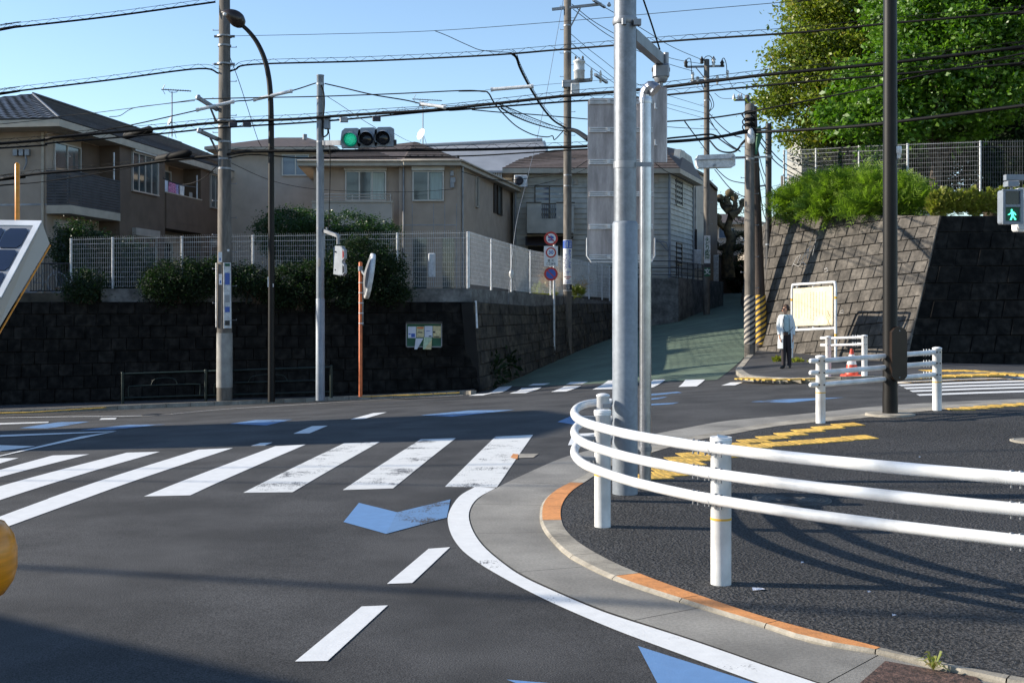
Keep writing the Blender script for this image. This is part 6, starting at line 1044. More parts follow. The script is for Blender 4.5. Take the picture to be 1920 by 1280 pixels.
# parapet wall with railing in front of house E
FP = Fr((XX(1120,52), 52), (1,0)); xp = XX(1272,52)-XX(1120,52); FP2 = Fr((XX(1272,52), 52), (.42, 1)); GW = thing('garden_wall', 'low pale garden wall with a dark railing at the bend of the green street', 'wall', (XX(1200,52),52,.8)); zt = ZZ(521,52)
b = MB(); FP.box(b, 0, xp, -.2, 0, .2, zt); b.hexa([FP2.p(.003,0,.2),FP2.p(9,0,.9),FP2.p(9,-.2,.9),FP2.p(.2,-.2,.2),FP2.p(.003,0,zt),FP2.p(9,0,zt),FP2.p(9,-.2,zt),FP2.p(.2,-.2,zt)]); b.build('wall', M['wallc'], GW)
b = MB()
for fr, L_ in ((FP,xp),(FP2,6.0)):
    for z in (.15,.45,.75): b.tube([fr.p(.0,-.1,zt+z), fr.p(L_,-.1,zt+z)], .022, 5)
    n_ = int(L_/.9)
    for i in range(n_+1): b.tube([fr.p(L_*i/n_,-.1,zt), fr.p(L_*i/n_,-.1,zt+.76)], .022, 5)
    if fr is FP2:
        for i in range(30): b.tube([fr.p(.1+i*.19,-.1,zt+.1), fr.p(.1+i*.19,-.1,zt+.72)], .010, 4)
b.build('railing', M['black'], GW)
# F: dark narrow houses beyond
HF = thing('house', 'narrow dark-shaded house squeezed behind the weatherboard one, left of the plated pole', 'house', at(1312,500,62)); b = MB(); b.hexa([Vector((XX(1296,61),61,1)),Vector((XX(1320,63),63,1.2)),Vector((XX(1320,63)+.5,70,1.2)),Vector((XX(1296,61)-2,70,1)),Vector((XX(1296,61),61,ZZ(318,61))),Vector((XX(1320,63),63,ZZ(328,63))),Vector((XX(1320,63)+.5,70,ZZ(328,63))),Vector((XX(1296,61)-2,70,ZZ(318,61)))]); b.build('wall', M['beige2'], HF)
b = MB(); b.box(tuple(at(1301,470,60.7)), tuple(at(1307,430,60.7)+Vector((0,.3,0)))); b.build('dark_porch', M['dark'], HF); b = MB(); b.slab([at(1292,310,60.5),at(1322,326,62.8),at(1322,330,62.8),at(1292,316,60.5)], (.6,3,.1)); b.build('roof', M['tileb'], HF); b = MB(); b.tube([at(1304,330,60.8), at(1304,505,60.8)], .05, 6); b.build('downpipe', M['steel'], HF); b = MB(); b.bbox(tuple(at(1300,502,60.2)), tuple(at(1315,468,60.2)+Vector((0,.4,0))), .03); b.build('heater_unit', M['white_worn'], HF)
HG = thing('house', 'tall dark house with a pale grid gate, right behind the plated pole on the hill', 'house', at(1338,500,66)); b = MB(); P = [Vector((XX(1322,64.5),64.5,1)),Vector((XX(1345,67),67,1)),Vector((XX(1345,67)+1,76,1)),Vector((XX(1322,64.5)-1,76,1))]; b.hexa(P+[Vector((P[0].x,P[0].y,ZZ(330,64.5))),Vector((P[1].x,P[1].y,ZZ(358,67))),Vector((P[2].x,P[2].y,ZZ(358,67))),Vector((P[3].x,P[3].y,ZZ(330,64.5)))]); b.build('wall', M['brownw'], HG)
b = MB(); b.slab([at(1319,326,64),at(1346,352,66.5),at(1346,357,66.5),at(1319,331,64)], (.6,4,.1)); b.build('roof', M['tileb'], HG); b = MB(); 
for i in range(4): b.tube([at(1339+i*2.4,478,66), at(1339+i*2.4,555,66)], .03, 4)
for i in range(8): b.tube([at(1338,480+i*10.5,66), at(1347,480+i*10.5,66)], .03, 4)
b.build('grid_gate', M['white_worn'], HG); b = MB(); b.box(tuple(at(1331,392,66)), tuple(at(1336,372,66)+Vector((0,.2,0)))); b.build('window', M['dark'], HG)
HH = thing('house', 'beige house with a dark carport and teal netting at the top of the green street', 'house', at(1370,540,80)); FH = Fr((XX(1340,80),80),(1,0)); wH = XX(1415,80)-XX(1340,80)
b = MB(); FH.box(b, 0, wH, -7, 0, 1, ZZ(420,80)); b.build('wall', M['beige2'], HH); b = MB(); hip(b, [FH.p(-.6,.6,0), FH.p(wH+.6,.6,0), FH.p(wH+.6,-7.6,0), FH.p(-.6,-7.6,0)], ZZ(418,80), FH.p(1,-3.5,ZZ(400,83)), FH.p(wH-1,-3.5,ZZ(400,83))); b.build('roof', [M['tileb'], M['trim']], HH)
window(HH, FH, .3, 1.3, ZZ(446,80), ZZ(428,80), gm='glassb'); b = MB(); FH.box(b, .8, wH-.1, .02, .06, 1.4, ZZ(488,80)); b.build('carport_opening', M['dark'], HH); b = MB(); FH.box(b, wH-1.25, wH-.25, .08, .12, 1.9, ZZ(492,80)); b.build('teal_netting', M['gcloth'], HH)
b = MB(); FH.box(b, -.6, .8, .6, 4.0, 1.2, ZZ(480,77)); b.build('gate_wall', M['brownw'], HH)
HI = thing('house', 'small far house with a ribbed grey roof glimpsed beside the slim black pole', 'house', at(1432,540,74)); FI = Fr((XX(1412,74),74),(1,0)); b = MB(); FI.box(b, 0, 3.2, -5, 0, 1, ZZ(470,74)); b.build('wall', M['beige2'], HI); b = MB(); a_, b_ = FI.p(-.3,.6,ZZ(468,73.4)), FI.p(3.6,.6,ZZ(460,73.4)); c_, d_ = FI.p(3.6,-3,ZZ(432,77)), FI.p(-.3,-3,ZZ(440,77)); b.slab([a_,b_,c_,d_], (0,0,-.1)); tilerows(b, a_, d_, c_, b_, 12, h=.08); b.build('roof', M['steel'], HI)
b = MB(); FI.box(b, .3, 2.9, .02, .05, ZZ(540,74), ZZ(500,74)); b.build('dark_window', M['dark'], HI); b = MB(); b.slab([at(1416,500,73),at(1440,494,73),at(1440,485,74),at(1418,488,74)], (0,-.8,0)); b.build('lower_roof', M['greyw'], HI)
HJ = thing('house', 'pale clapboard building half hidden behind the yellowish tree and mesh fence', 'house', at(1530,330,48)); FJ = Fr((XX(1503,47),47),(.9,.43)); b = MB(); FJ.box(b, 0, 7, -.9, 0, 4, ZZ(262,47)); b.build('wall', M['siding'], HJ); b = MB()
for i in range(14): z = 4.2+i*.33; b.add([FJ.p(0,.05,z),FJ.p(7,.05,z),FJ.p(7,.005,z+.31),FJ.p(0,.005,z+.31)], [(0,1,2,3)])
b.build('clapboards', M['siding'], HJ)
# unseen houses on the left, shaped for the shadows they cast on crossing and kerb
def offhouse(x0, x1, y0, y1, ze, zr, label, axis='x'):
    t = thing('house', label, 'house', ((x0+x1)/2,(y0+y1)/2,-.5)); b = MB(); b.box((x0,y0,-1.5),(x1,y1,ze)); b.build('wall', M['beige'], t); ym = (y0+y1)/2; b = MB()
    b.add([(x0-.4,y0-.5,ze),(x1+.4,y0-.5,ze),(x1+.4,y1+.5,ze),(x0-.4,y1+.5,ze),(x0-.4,ym,zr),(x1+.4,ym,zr)], [(0,1,5,4),(2,3,4,5),(1,2,5),(0,4,3),(0,3,2,1)]); b.build('roof', M['tile'], t); return t
offhouse(-30,-16.5,16.1,19.7,7.0,7.4,'low flat-roofed house standing outside the left edge of the photo')
offhouse(-26,-12.2,-3,6.55,3.8,8.2,'gabled house standing outside the lower left edge of the photo')
offhouse(-40,-24,33.6,45,7,9.5,'unseen house added behind the mossy wall to shade the left kerb')  # added out of view to put the left kerb in shade
# antennas and dish
def antenna(px, py0, py1, y, label, el):
    t = thing('antenna', label, 'antenna', at(px,py1,y)); b = MB(); b.tube([at(px,py1,y), at(px,py0,y)], .022, 6); b.build('mast', M['steel'], t); b = MB()
    b.tube([at(px-20,py0-4,y), at(px+36,py0-1,y)], .018, 5)
    for k in range(11): c = at(px-14+k*4.6,py0-4+k*.27,y); b.tube([c+Vector((0,-.16,0)), c+Vector((0,.16,0))], .008, 4)
    for s_ in (-1, 1): b.tube([at(px-18,py0-4,y), at(px-13,py0-4+s_*9,y)], .012, 4)
    b.tube(catmull([at(px-6,py0-3,y),at(px-4,py0+1,y),at(px+8,py0+1,y),at(px+10,py0-2,y)],3), .012, 4); b.build('yagi_elements', M['steel'], t)
    b = MB()
    for s_ in (-1,0,1): b.tube([at(px,py1-24,y), at(px+s_*8,py1+3,y+s_*.2)], .010, 4)
    b.build('stay_legs', M['steel'], t)
antenna(322.5,172,256,40,'spiky television antenna on the left apartment roof',0); antenna(793,190,272,48.6,'spiky television antenna with a white dish on the beige house roof',1)
b = MB(); b.lathe(at(790,252,48.4), [(.02,-.06),(.16,-.03),(.25,.03),(.24,.035),(.15,-.01),(.02,-.04)], 20, axis=(-.7,-.6,.3)); tag(b.build('satellite_dish', M['white']), 'little white satellite dish on the beige house antenna mast', 'satellite dish'); b = MB(); b.lathe(at(319,228,39.9), [(.02,-.05),(.10,-.02),(.16,.03),(.15,.035),(.02,-.03)], 16, axis=(-.8,-.5,.3)); tag(b.build('satellite_dish', M['white']), 'little white satellite dish on the apartment roof antenna', 'satellite dish')
# ------------------------------------------------------------ mesh fences
def meshfence(label, pts, zs_b, zs_t, pm_='white_worn', wm='white_worn', spike=True, dv=.06, dh=.13, wr=.0042):
    t = thing('mesh_fence', label, 'fence', (pts[0][0], pts[0][1], zs_b[0]))
    for (x, y), z0, z1 in zip(pts, zs_b, zs_t): b = MB(); b.tube([(x,y,z0-.05),(x,y,z1-.02)], .03, 8); b.lathe((x,y,z1-.03),[(.034,0),(.034,.02),(.01,.03)],8); b.build('post', M[pm_], t)
    for i in range(len(pts)-1):
        a = Vector((pts[i][0],pts[i][1],0)); c = Vector((pts[i+1][0],pts[i+1][1],0)); L_ = (c-a).length; n = int(L_/dv); d = (c-a).normalized(); nn = Vector((d.y,-d.x,0))*.035; b = MB()
        for k in range(1, n):
            u = k/n; p = a.lerp(c, u)+nn; z0 = zs_b[i]+(zs_b[i+1]-zs_b[i])*u+.05; z1 = zs_t[i]+(zs_t[i+1]-zs_t[i])*u; b.tube([p+Vector((0,0,z0)), p+Vector((0,0,z1-.03)), p+nn*1.2+Vector((0,0,z1+.03))] if spike else [p+Vector((0,0,z0)), p+Vector((0,0,z1))], wr, 3, cap=False)
        m = int((zs_t[i]-zs_b[i]-.1)/dh)
        for k in range(m+1): f0 = k/m; b.tube([a+nn+Vector((0,0,zs_b[i]+.06+(zs_t[i]-zs_b[i]-.10)*f0)), c+nn+Vector((0,0,zs_b[i+1]+.06+(zs_t[i+1]-zs_b[i+1]-.10)*f0))], wr*(1.0 if k < m-1 else 2.2), 3, cap=False)
        b.build('mesh_panel', M[wm], t)
    return t
pxs = [133,211,341,474,607,745,877]; yy = 33.25
pf_ = [(XX(p,yy),yy) for p in pxs]; zb_ = [zc]*7; meshfence('long white welded mesh fence along the top of the dark left wall', pf_, zb_, [ZZ(447,yy)+(ZZ(434,yy)-ZZ(447,yy))*i/6 for i in range(7)])
e0_ = Vector((pf_[-1][0]+.03, 33.3, 0)); sp = [(e0_.x,e0_.y)]; dd = sd
ts = [2.0,4.0,6.1,8.6,11.2,14.3,16.6,18.0]; 
for t_ in ts: p = e0_+dd*t_; sp.append((p.x,p.y))
tb = [ZZ(536,33.3)]; tt = [ZZ(434,33.3)]; bl_y = [541,547,551,553,555,558,560,562]; tp_y = [447,458,469,476,484,491,495,498]
for (x, y), b_, t_ in zip(sp[1:], bl_y, tp_y): tb.append(ZZ(b_,y)); tt.append(ZZ(t_,y))
meshfence('white mesh fence running uphill along the side street behind the round road signs', sp, tb, tt, 'white', 'white', spike=False, dv=.05, dh=.12)
fr_pts = [(XX(1470,39),39.0),(XX(1530,37),37.0),(XX(1610.6,35),35.0),(XX(1701.6,33.1),33.1),(XX(1838,31.6),31.6),(XX(1838,31.6)+2.3,31.6),(XX(1838,31.6)+4.6,31.6)]
meshfence('pale mesh fence on top of the right block wall under the trees', fr_pts, [4.3,4.35,4.3,4.2,4.15,4.15,4.15], [ZZ(281,39),ZZ(278,37),ZZ(273,35),ZZ(269,33.1),ZZ(264,31.6),ZZ(261,31.6),ZZ(260,31.6)], 'white_worn', 'wire_m', spike=False, dv=.065, dh=.13, wr=.0034)
b = MB(); gy = 33.6
for i in range(16): b.tube([at(58+i*5,546,gy), at(58+i*5,494,gy)], .012, 4)
b.tube([at(56,494,gy), at(134,494,gy)], .02, 5); b.tube([at(56,545,gy), at(134,545,gy)], .02, 5); tag(b.build('railing', M['black']), 'dark bar railing left of the white mesh fence', 'railing')
bi = thing('bicycle', 'bicycle parked behind the dark railing at the far left', 'bicycle', at(80,545,34.2))
for px in (62,108): b = MB(); c = at(px,530,34.2); b.tube([c+Vector((math.cos(a*.35)*.29,0,math.sin(a*.35)*.29)) for a in range(19)], .018, 6); b.tube([c+Vector((math.cos(a*.35)*.32,0,math.sin(a*.35)*.32)) for a in range(4,14)], .02, 5); b.build('wheel', M['steel'], bi)
b = MB(); W1, W2 = at(62,530,34.2), at(108,530,34.2); s1, s2, s3 = at(80,512,34.2), at(100,508,34.2), at(84,530,34.2)
for P in ([W1,s1,s3,W1],[s1,s2,s3],[s2,W2],[s2,at(98,500,34.2),at(94,500,34.0)],[s1,at(79,505,34.2),at(83,505,34.2)]): b.tube(P, .016, 6)
b.build('frame', M['steel'], bi)
# ------------------------------------------------------------ trees and shrubs
def branchy(mb, p, d, L_, r, depth, spread=.6):
    q = p+d*L_; mid = p.lerp(q,.5)+Vector((random.uniform(-.08,.08),random.uniform(-.08,.08),0))*L_; mb.tube([p, mid, q], [r, r*.85, r*.68], 7 if depth > 1 else 5)
    if depth:
        for k in range(3): e = (d+Vector((random.uniform(-1,1),random.uniform(-1,1),random.uniform(-.2,.7)))*spread).normalized(); branchy(mb, q-d*L_*.15*k, e, L_*random.uniform(.6,.8), r*.62, depth-1, spread)
def tree(name, label, base, h, lobes, mat, per, ln, size, cr=.5, asp=.45, droop=.5, r=.22, group=None, cat='tree'):
    t = thing(name, label, cat, base, group); b = MB(); bs = Vector(base); branchy(b, bs-Vector((0,0,.3)), Vector((0,0,1)), h*.42, r, 3); b.build('trunk', M['bark'], t)
    leaves('crown', clumps(lobes, per, ln, cr), mat, t, size, asp, droop); return t
def lob(px, py, Y, rx, rz, ry=None): p = at(px, py, Y); return (p.x, p.y, p.z, rx, ry or rx, rz)
tree('broadleaf_tree', 'yellowish green tree leaning out over the mesh fence at the left of the grove', (XX(1585,41.5),41.5,4.3), 6.5, [lob(1545,20,40.5,1.25,1.5),lob(1570,-60,41,1.8,1.6),lob(1500,100,40,.95,.8),lob(1560,110,40,1.3,1.2),lob(1462,165,39.7,.75,.6),lob(1530,185,39.6,1.35,1.0),lob(1590,190,39.8,1.3,1.1),lob(1520,245,39.6,1.0,.65),lob(1610,60,41,1.5,1.5),lob(1463,215,39.7,.6,.45),lob(1590,262,39.8,1.2,.5)], LY, 40, 90, .14, .42, .5, .6)
tree('broadleaf_tree', 'fresh green glossy-leaved tree in front of the darker grove behind the brown post', (XX(1760,36),36,4.2), 6, [lob(1650,160,35.4,1.2,1.0),lob(1600,215,35.2,1.0,.7),lob(1740,90,35.6,1.7,1.4),lob(1850,60,36,1.8,1.5),lob(1680,235,35.3,1.1,.6),lob(1800,190,35.8,1.8,1.1),lob(1900,140,36,1.5,1.3),lob(1730,10,36.5,1.6,1.4),lob(1840,-40,37,2.0,1.6),lob(1770,245,35.6,1.2,.45),lob(1960,30,36.5,2,1.8),lob(1650,270,35.0,.6,.35)], LG, 38, 100, .15, .40, .55, .5)
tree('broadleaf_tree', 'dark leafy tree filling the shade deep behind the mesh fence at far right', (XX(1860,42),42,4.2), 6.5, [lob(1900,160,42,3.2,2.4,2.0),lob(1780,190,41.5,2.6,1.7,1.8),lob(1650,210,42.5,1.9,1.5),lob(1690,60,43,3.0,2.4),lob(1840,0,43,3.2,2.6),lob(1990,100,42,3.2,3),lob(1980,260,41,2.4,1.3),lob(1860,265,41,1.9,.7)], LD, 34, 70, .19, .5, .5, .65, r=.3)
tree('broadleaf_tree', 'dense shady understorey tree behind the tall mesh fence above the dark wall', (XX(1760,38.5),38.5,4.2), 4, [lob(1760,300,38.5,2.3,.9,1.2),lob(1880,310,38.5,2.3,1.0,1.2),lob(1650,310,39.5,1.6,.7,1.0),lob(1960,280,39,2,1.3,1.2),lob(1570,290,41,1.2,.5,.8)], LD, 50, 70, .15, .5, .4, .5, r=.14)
# feathery conifer hedge
def fronds(name, label, centers, n, L_, mat, up=.5, w_=.035, cat='shrub', group=None, seg=5):
    out = []; fs = []; k = 0; cen = np.array(centers); V = []
    for (x, y, z, rx, ry, rz) in centers:
        m = int(n*rx*rz)
        for _ in range(m):
            d = rng.normal(size=3); d /= np.linalg.norm(d); p = np.array([x,y,z])+d*np.array([rx,ry,rz])*rng.random()**.4; g = d*.9+np.array([0,-.1,up])+rng.normal(size=3)*.25; g /= np.linalg.norm(g); l = L_*(.6+.8*rng.random())
            s_ = np.cross(g, rng.normal(size=3)); s_ /= np.linalg.norm(s_); 
            for q in range(seg):
                t = q/seg; c = p+g*l*t+np.array([0,0,-.25*l*t*t]); sl_ = l*.32*(1-t*.6)
                for sg in (-1, 1):
                    tip = c+(s_*sg+g*.9)*sl_; nrm = np.cross(g, s_)*w_*.5+s_*0; b_ = g*w_
                    V += [c-b_, c+b_, tip+b_*.25, tip-b_*.25]
    V = np.array(V); f = np.arange(len(V)).reshape(-1, 4); o = rawmesh(name, V, f, mat); return tag(o, label, cat, group)
fronds('conifer_hedge', 'feathery lime green conifer hedge spilling over the sunlit block wall', [lob(1490,378,34.6,.55,.34,.5),lob(1530,365,34.2,.75,.45,.6),lob(1585,362,33.4,.9,.55,.6),lob(1640,362,32.6,.7,.55,.6),lob(1690,370,32.0,.65,.48,.5),lob(1720,380,31.6,.4,.3,.4),lob(1560,385,33.2,.9,.35,.5),lob(1640,388,32.2,.9,.3,.5),lob(1468,388,35,.3,.25,.3)], 1500, .42, LC, .45, .02)
pts_ = []
for i in range(34): px = 1752+i*5.6+random.uniform(-3,3); pts_.append(lob(px, 386-8*random.random(), 31.0, .13, .24+.16*random.random(), .12))
fronds('tall_weeds', 'row of yellow-green weeds along the top of the dark block wall', pts_, 3300, .16, LW, 1.2, .018, 'weeds')
# dark shrubs on the left terrace and behind the fence
def shrub(label, lobes, mat=None, per=260, ln=64, size=.065, group='dark shrubs along the left wall', name='shrub'):
    t = thing(name, label, 'shrub', (lobes[0][0], lobes[0][1], lobes[0][2]-lobes[0][5]), group); c = Vector(lobes[0][:3]); b = MB(); 
    for k in range(5): b.tube([Vector((c.x+random.uniform(-.2,.2), c.y, c.z-lobes[0][5]-.1)), c+Vector((random.uniform(-.6,.6),random.uniform(-.2,.2),random.uniform(0,.5)))], [.03,.012], 5)
    b.build('stems', M['bark'], t); leaves('foliage', clumps(lobes, per, ln, .22), mat or LD, t, size, .5, .1); return t
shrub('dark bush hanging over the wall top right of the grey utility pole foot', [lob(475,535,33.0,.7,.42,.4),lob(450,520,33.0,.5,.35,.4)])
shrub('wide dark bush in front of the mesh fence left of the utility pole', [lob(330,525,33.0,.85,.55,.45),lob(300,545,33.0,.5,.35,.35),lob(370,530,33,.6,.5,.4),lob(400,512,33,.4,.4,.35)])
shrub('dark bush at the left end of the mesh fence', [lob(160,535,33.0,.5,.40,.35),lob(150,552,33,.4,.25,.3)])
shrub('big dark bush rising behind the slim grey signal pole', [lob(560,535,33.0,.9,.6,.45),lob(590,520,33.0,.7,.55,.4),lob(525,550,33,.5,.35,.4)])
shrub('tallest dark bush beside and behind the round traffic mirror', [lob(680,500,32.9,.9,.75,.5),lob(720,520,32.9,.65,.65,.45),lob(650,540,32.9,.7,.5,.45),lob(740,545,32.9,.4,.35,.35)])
shrub('clipped green hedge behind the mesh fence below the balcony of the beige house', [lob(560,430,39,1.1,.7,.8),lob(640,432,39,1.2,.55,.8),lob(700,440,39,.8,.55,.7),lob(530,440,39,.9,.8,.7),lob(600,470,39,1.6,.6,.7),lob(690,480,39,1.0,.7,.7)], leafmat('leaf_hedge_green', (.018,.045,.012), (.04,.09,.022)), 190, 60, .07, None, 'hedge')
shrub('rounded green bush behind the left end of the mesh fence', [lob(145,465,35.5,.75,.8,.5),lob(190,490,35.5,1.1,.85,.5),lob(240,500,35.5,.8,.8,.5)], leafmat('leaf_bush_green', (.012,.032,.010), (.03,.06,.018)), 190, 60, .07, None)
fronds('weeds', 'green weeds beside the round no-parking sign at the fence foot', [lob(1012,548,42.6,.22,.25,.15),lob(1030,556,42,.2,.12,.15)], 2600, .22, LW, .9, .016, 'weeds'); fronds('dry_grass', 'tall straw-coloured dry grass behind the no-parking sign', [lob(1024,535,43,.16,.22,.12),lob(1046,536,43,.15,.22,.12),lob(1091,545,44.5,.10,.15,.12)], 1400, .55, LS, 2.2, .008, 'grass', seg=3); fronds('weeds', 'green weeds at the wall top right of the clinic advert pole', [lob(1083,548,44,.22,.16,.15)], 3000, .2, LW, .9, .016, 'weeds')
fronds('weeds', 'small weeds sprouting along the foot of the sunlit block wall', [lob(1458,675,30.8,.12,.07,.1),lob(1495,679,30.2,.16,.06,.1),lob(1575,684,29.6,.14,.06,.1),lob(1520,681,29.9,.08,.04,.1)], 9000, .10, LW, .9, .012, 'weeds')
fronds('ivy', 'dark ivy and moss creeping up the corner of the mossy wall', [lob(925,700,33.6,.4,.6,.12),lob(950,680,35.0,.4,.5,.12),lob(1160,610,51,.8,.5,.3)], 700, .12, LD, .3, .03, 'ivy')
# topiary pine up the street
TP = thing('pine_tree', 'knotty pruned pine tree beyond the dark houses at the top of the street', 'tree', at(1368,500,71)); b = MB(); bs = at(1366,520,71)
b.tube(catmull([bs, at(1364,480,71), at(1371,450,71), at(1364,430,71), at(1370,405,71), at(1366,385,71)], 5), [.42-.012*i for i in range(26)], 9)
arms = [((1370,445),(1385,438),(1398,440)),((1364,430),(1350,420),(1345,408)),((1370,405),(1385,395),(1394,380)),((1366,395),(1355,385),(1350,372)),((1368,460),(1350,465),(1340,458)),((1366,470),(1388,462),(1400,470)),((1370,410),(1378,385),(1376,370)),((1366,388),(1362,372),(1368,362))]
for A in arms: b.tube(catmull([at(p[0],p[1],71+random.uniform(-.5,.5)) for p in A], 5), [.26-.018*i for i in range(11)], 7); b.lathe(at(A[-1][0],A[-1][1],71), [(.1,-.25),(.26,-.1),(.28,.1),(.1,.25)], 8)
b.build('trunk', M['barkl'], TP); cl = []
for px, py, rr_ in ((1398,378,.9),(1376,368,.6),(1348,372,.5),(1345,405,.5),(1395,400,.9),(1394,455,.9),(1385,480,1.0),(1350,480,.8),(1340,455,.5),(1358,375,.4),(1384,430,.8)): cl.append(lob(px,py,71,rr_*.8,rr_*.55))
fr = clumps(cl, 30, 22, .28); leaves('needle_pads', fr, LD, TP, .22, .18, -.3, .3)
shrub('round dark green bush in front of the carport at the top of the street', [lob(1384,520,76,.9,1.0,.6)], None, 60, 40, .18, None)
# ------------------------------------------------------------ overhead wires
def wire(label, pts, r=.02, spiral=False, m='cable', k=6, name='overhead_cable', fine=None):
    W = [at(*p) for p in pts]
    if pts[0][0] < 1: W = [W[0]+(W[0]-W[1]).normalized()*16+Vector((0,0,.6))]+W
    if pts[-1][0] > 1590 and pts[-1][1] < 250: W = W+[W[-1]+(W[-1]-W[-2]).normalized()*12+Vector((0,0,.3))]
    P = catmull(W, k); t = MB(); t.tube(P, r*.72, 6); o = t.build(name, M[m]); tag(o, label, 'cable')
    if spiral:
        s = MB(); up = [p+Vector((0,0,.11)) for p in P]; s.tube(up, .007, 4); s.build('messenger_wire', M[m], o); Q = resample(P, max(8, int(sum((b-a).length for a, b in zip(P, P[1:]))/.09))); h = MB()
        h.tube([q+Vector((0, .03*math.cos(i*1.05), .065+.058*math.sin(i*1.05))) for i, q in enumerate(Q)], .005, 3); h.build('spiral_hanger', M[m], o)
    return o
def rod(label, a, b, m='white_worn', r=.045):
    t = MB(); t.tube([at(*a), at(*b)], r, 8); t.lathe(at(*a), [(r*1.2,-.03),(r*1.2,.03)], 8, axis=(1,0,.1)); t.lathe(at(*b), [(r*1.2,-.03),(r*1.2,.03)], 8, axis=(1,0,.1)); tag(t.build('cable_guard', M[m]), label, 'cable guard')
wire('black cable leaving the top left corner for the left utility pole', [(-60,68,30),(0,55,30.3),(200,32,30.7),(404,4,31)], .035, True)
wire('thin high wire crossing the sky from the left utility pole to the upper right', [(428,68,31),(620,64,30),(815,58,29),(1060,40,27),(1300,19,25),(1495,2,23.5),(1600,-10,23)], .009)
wire('spiral-wrapped cable crossing the sky at the level of the left pole bands', [(-60,186,29.5),(0,175,30),(200,151,30.5),(372,129,30.8),(412,138,31),(440,131,31),(475,121,30.8),(680,115,30),(860,107,29),(960,101,28.5),(1055,93,28),(1290,75,26),(1500,61,24.5),(1660,45,23.5),(1920,22,22),(2000,12,21.5)], .034, True)
wire('thin wire rising from the apartment roof to the left pole upper arm', [(-20,235,34),(105,219,34),(175,212,33.5),(215,207,33),(300,196,32),(372,186,31)], .012)
wire('thin wire dipping over the apartment roof ridge beside the antenna', [(205,219,33.5),(225,217,33.4),(250,203,33),(300,196,32.3),(365,189,31)], .014)
wire('thin cable from the left pole upper arm across the slim signal pole top', [(372,186,31),(450,184,30.6),(600,181,29.8),(740,176,29.2),(870,170,28.5),(905,172,28.3),(914,172,28.2)], .02)
wire('cable joined by a pale rod left of the street lamp neck', [(-30,274,32),(100,258,32),(210,242,31.8),(370,207,31),(437,191,31),(477,187,30.8),(545,171,30.4),(592,156,30)], .022)
rod('pale sleeve rod on the cable crossing the left utility pole', (370,206,30.6), (437,191,30.6)); rod('pale sleeve rod on the cable right of the street lamp neck', (477,187,30.5), (546,171,30.2))
wire('cable sloping down from the signal pole top to the pale rod', [(609,157,30),(640,164,29.8),(700,178,29.4),(760,188,29.2),(790,195,29)], .022); rod('long pale sleeve rod beside the second antenna', (788,195,29), (834,201,28.6)); rod('grey sleeve rod high in front of the second utility pole', (922,168,28.2), (998,162,27.9))
wire('hair-thin wire running from the grey sleeve rod to the second utility pole', [(910,169,28.2),(1000,161,28),(1058,156,27.8),(1160,148,27)], .006)
wire('thin diagonal wire from the signal pole down behind the three-lamp signal', [(612,180,30),(640,198,29.7),(680,225,29),(705,240,28.6)], .010)
wire('thickest black cable bundle crossing above the traffic signal', [(-40,272,31),(100,258,31),(285,242,30.9),(410,230,30.7),(560,223,30),(640,217,29.7),(740,211,29.2),(840,204,28.7),(1060,180,27.6),(1160,172,27),(1250,163,26.3),(1440,140,25),(1660,119,23.8),(1920,88,22.5),(2000,78,22)], .050, True)
wire('second black cable just under the thickest bundle above the signal', [(-40,280,31),(100,268,31),(300,251,30.8),(410,240,30.6),(600,228,30),(820,208,28.9),(860,206,28.7),(1060,191,27.7),(1160,186,27),(1252,178,26.3),(1440,160,25),(1660,141,23.8),(1920,118,22.5),(2000,108,22)], .032, True)
wire('thick black cable passing behind the traffic signal housing bottom', [(-40,342,33),(0,336,33),(72,326,32.8),(215,314,32.4),(330,299,31.6),(415,291,31),(450,286,30.6),(480,284,30.4),(600,283,30),(860,281,29.2),(1060,276,28.2),(1103,274,28)], .050, True)
wire('thinner cable drooping under the one behind the signal', [(415,300,31),(470,290,30.6),(560,296,30.2),(640,295,30),(860,293,29.2),(980,287,28.6),(1060,282,28.2),(1103,280,28)], .024)
wire('thin cable low across the brown apartment windows', [(-40,352,33.5),(0,347,33.5),(72,342,33.4),(180,326,33),(300,305,32.4),(415,295,31)], .018)
wire('thin cable across the front of the beige house balcony', [(420,300,31),(520,342,36),(620,357,42),(760,360,44),(850,355,44.6)], .012)
wire('black cable looping from the left pole down toward the brown apartment balcony', [(306,334,38),(340,346,35.5),(375,338,33),(400,318,31.6),(412,305,31.2)], .018)
wire('thin slanting wire dropping from the left utility pole past the street lamp', [(426,92,31),(432,110,31),(447,150,31.5),(465,205,33),(482,258,35),(490,275,36)], .014)
wire('heavy cable falling from the spiral-wrapped line to the second utility pole', [(960,101,28.5),(968,108,28.6),(974,125,29),(985,148,31),(1000,175,34),(1018,203,38),(1038,226,40.5),(1060,240,42)], .045, True)
wire('sagging cable from the grey sleeve rod to the second utility pole', [(860,171,28.6),(900,171,28.4),(915,174,28.3),(926,192,29),(945,215,31),(970,238,35),(1000,253,38),(1025,257,40),(1036,255,41),(1040,262,41.3),(1055,247,42)], .025)
wire('upper sagging cable between the thick bundle and the second utility pole', [(925,192,28.4),(960,205,32),(1000,222,37),(1040,237,41),(1060,242,42)], .022); wire('netted cable sagging just below it toward the second utility pole', [(940,203,28.6),(965,218,32),(1000,232,37),(1040,243,41),(1060,246,42)], .030, True)
wire('straight cable sloping gently behind the sign back at its top', [(885,206,28.6),(940,211,29.5),(1000,215,31),(1060,220,32),(1105,224,33)], .020)
wire('tangled black splice beside the second pole and the sign back', [(1064,243,42),(1078,245,40),(1090,252,37),(1104,262,34)], .11)
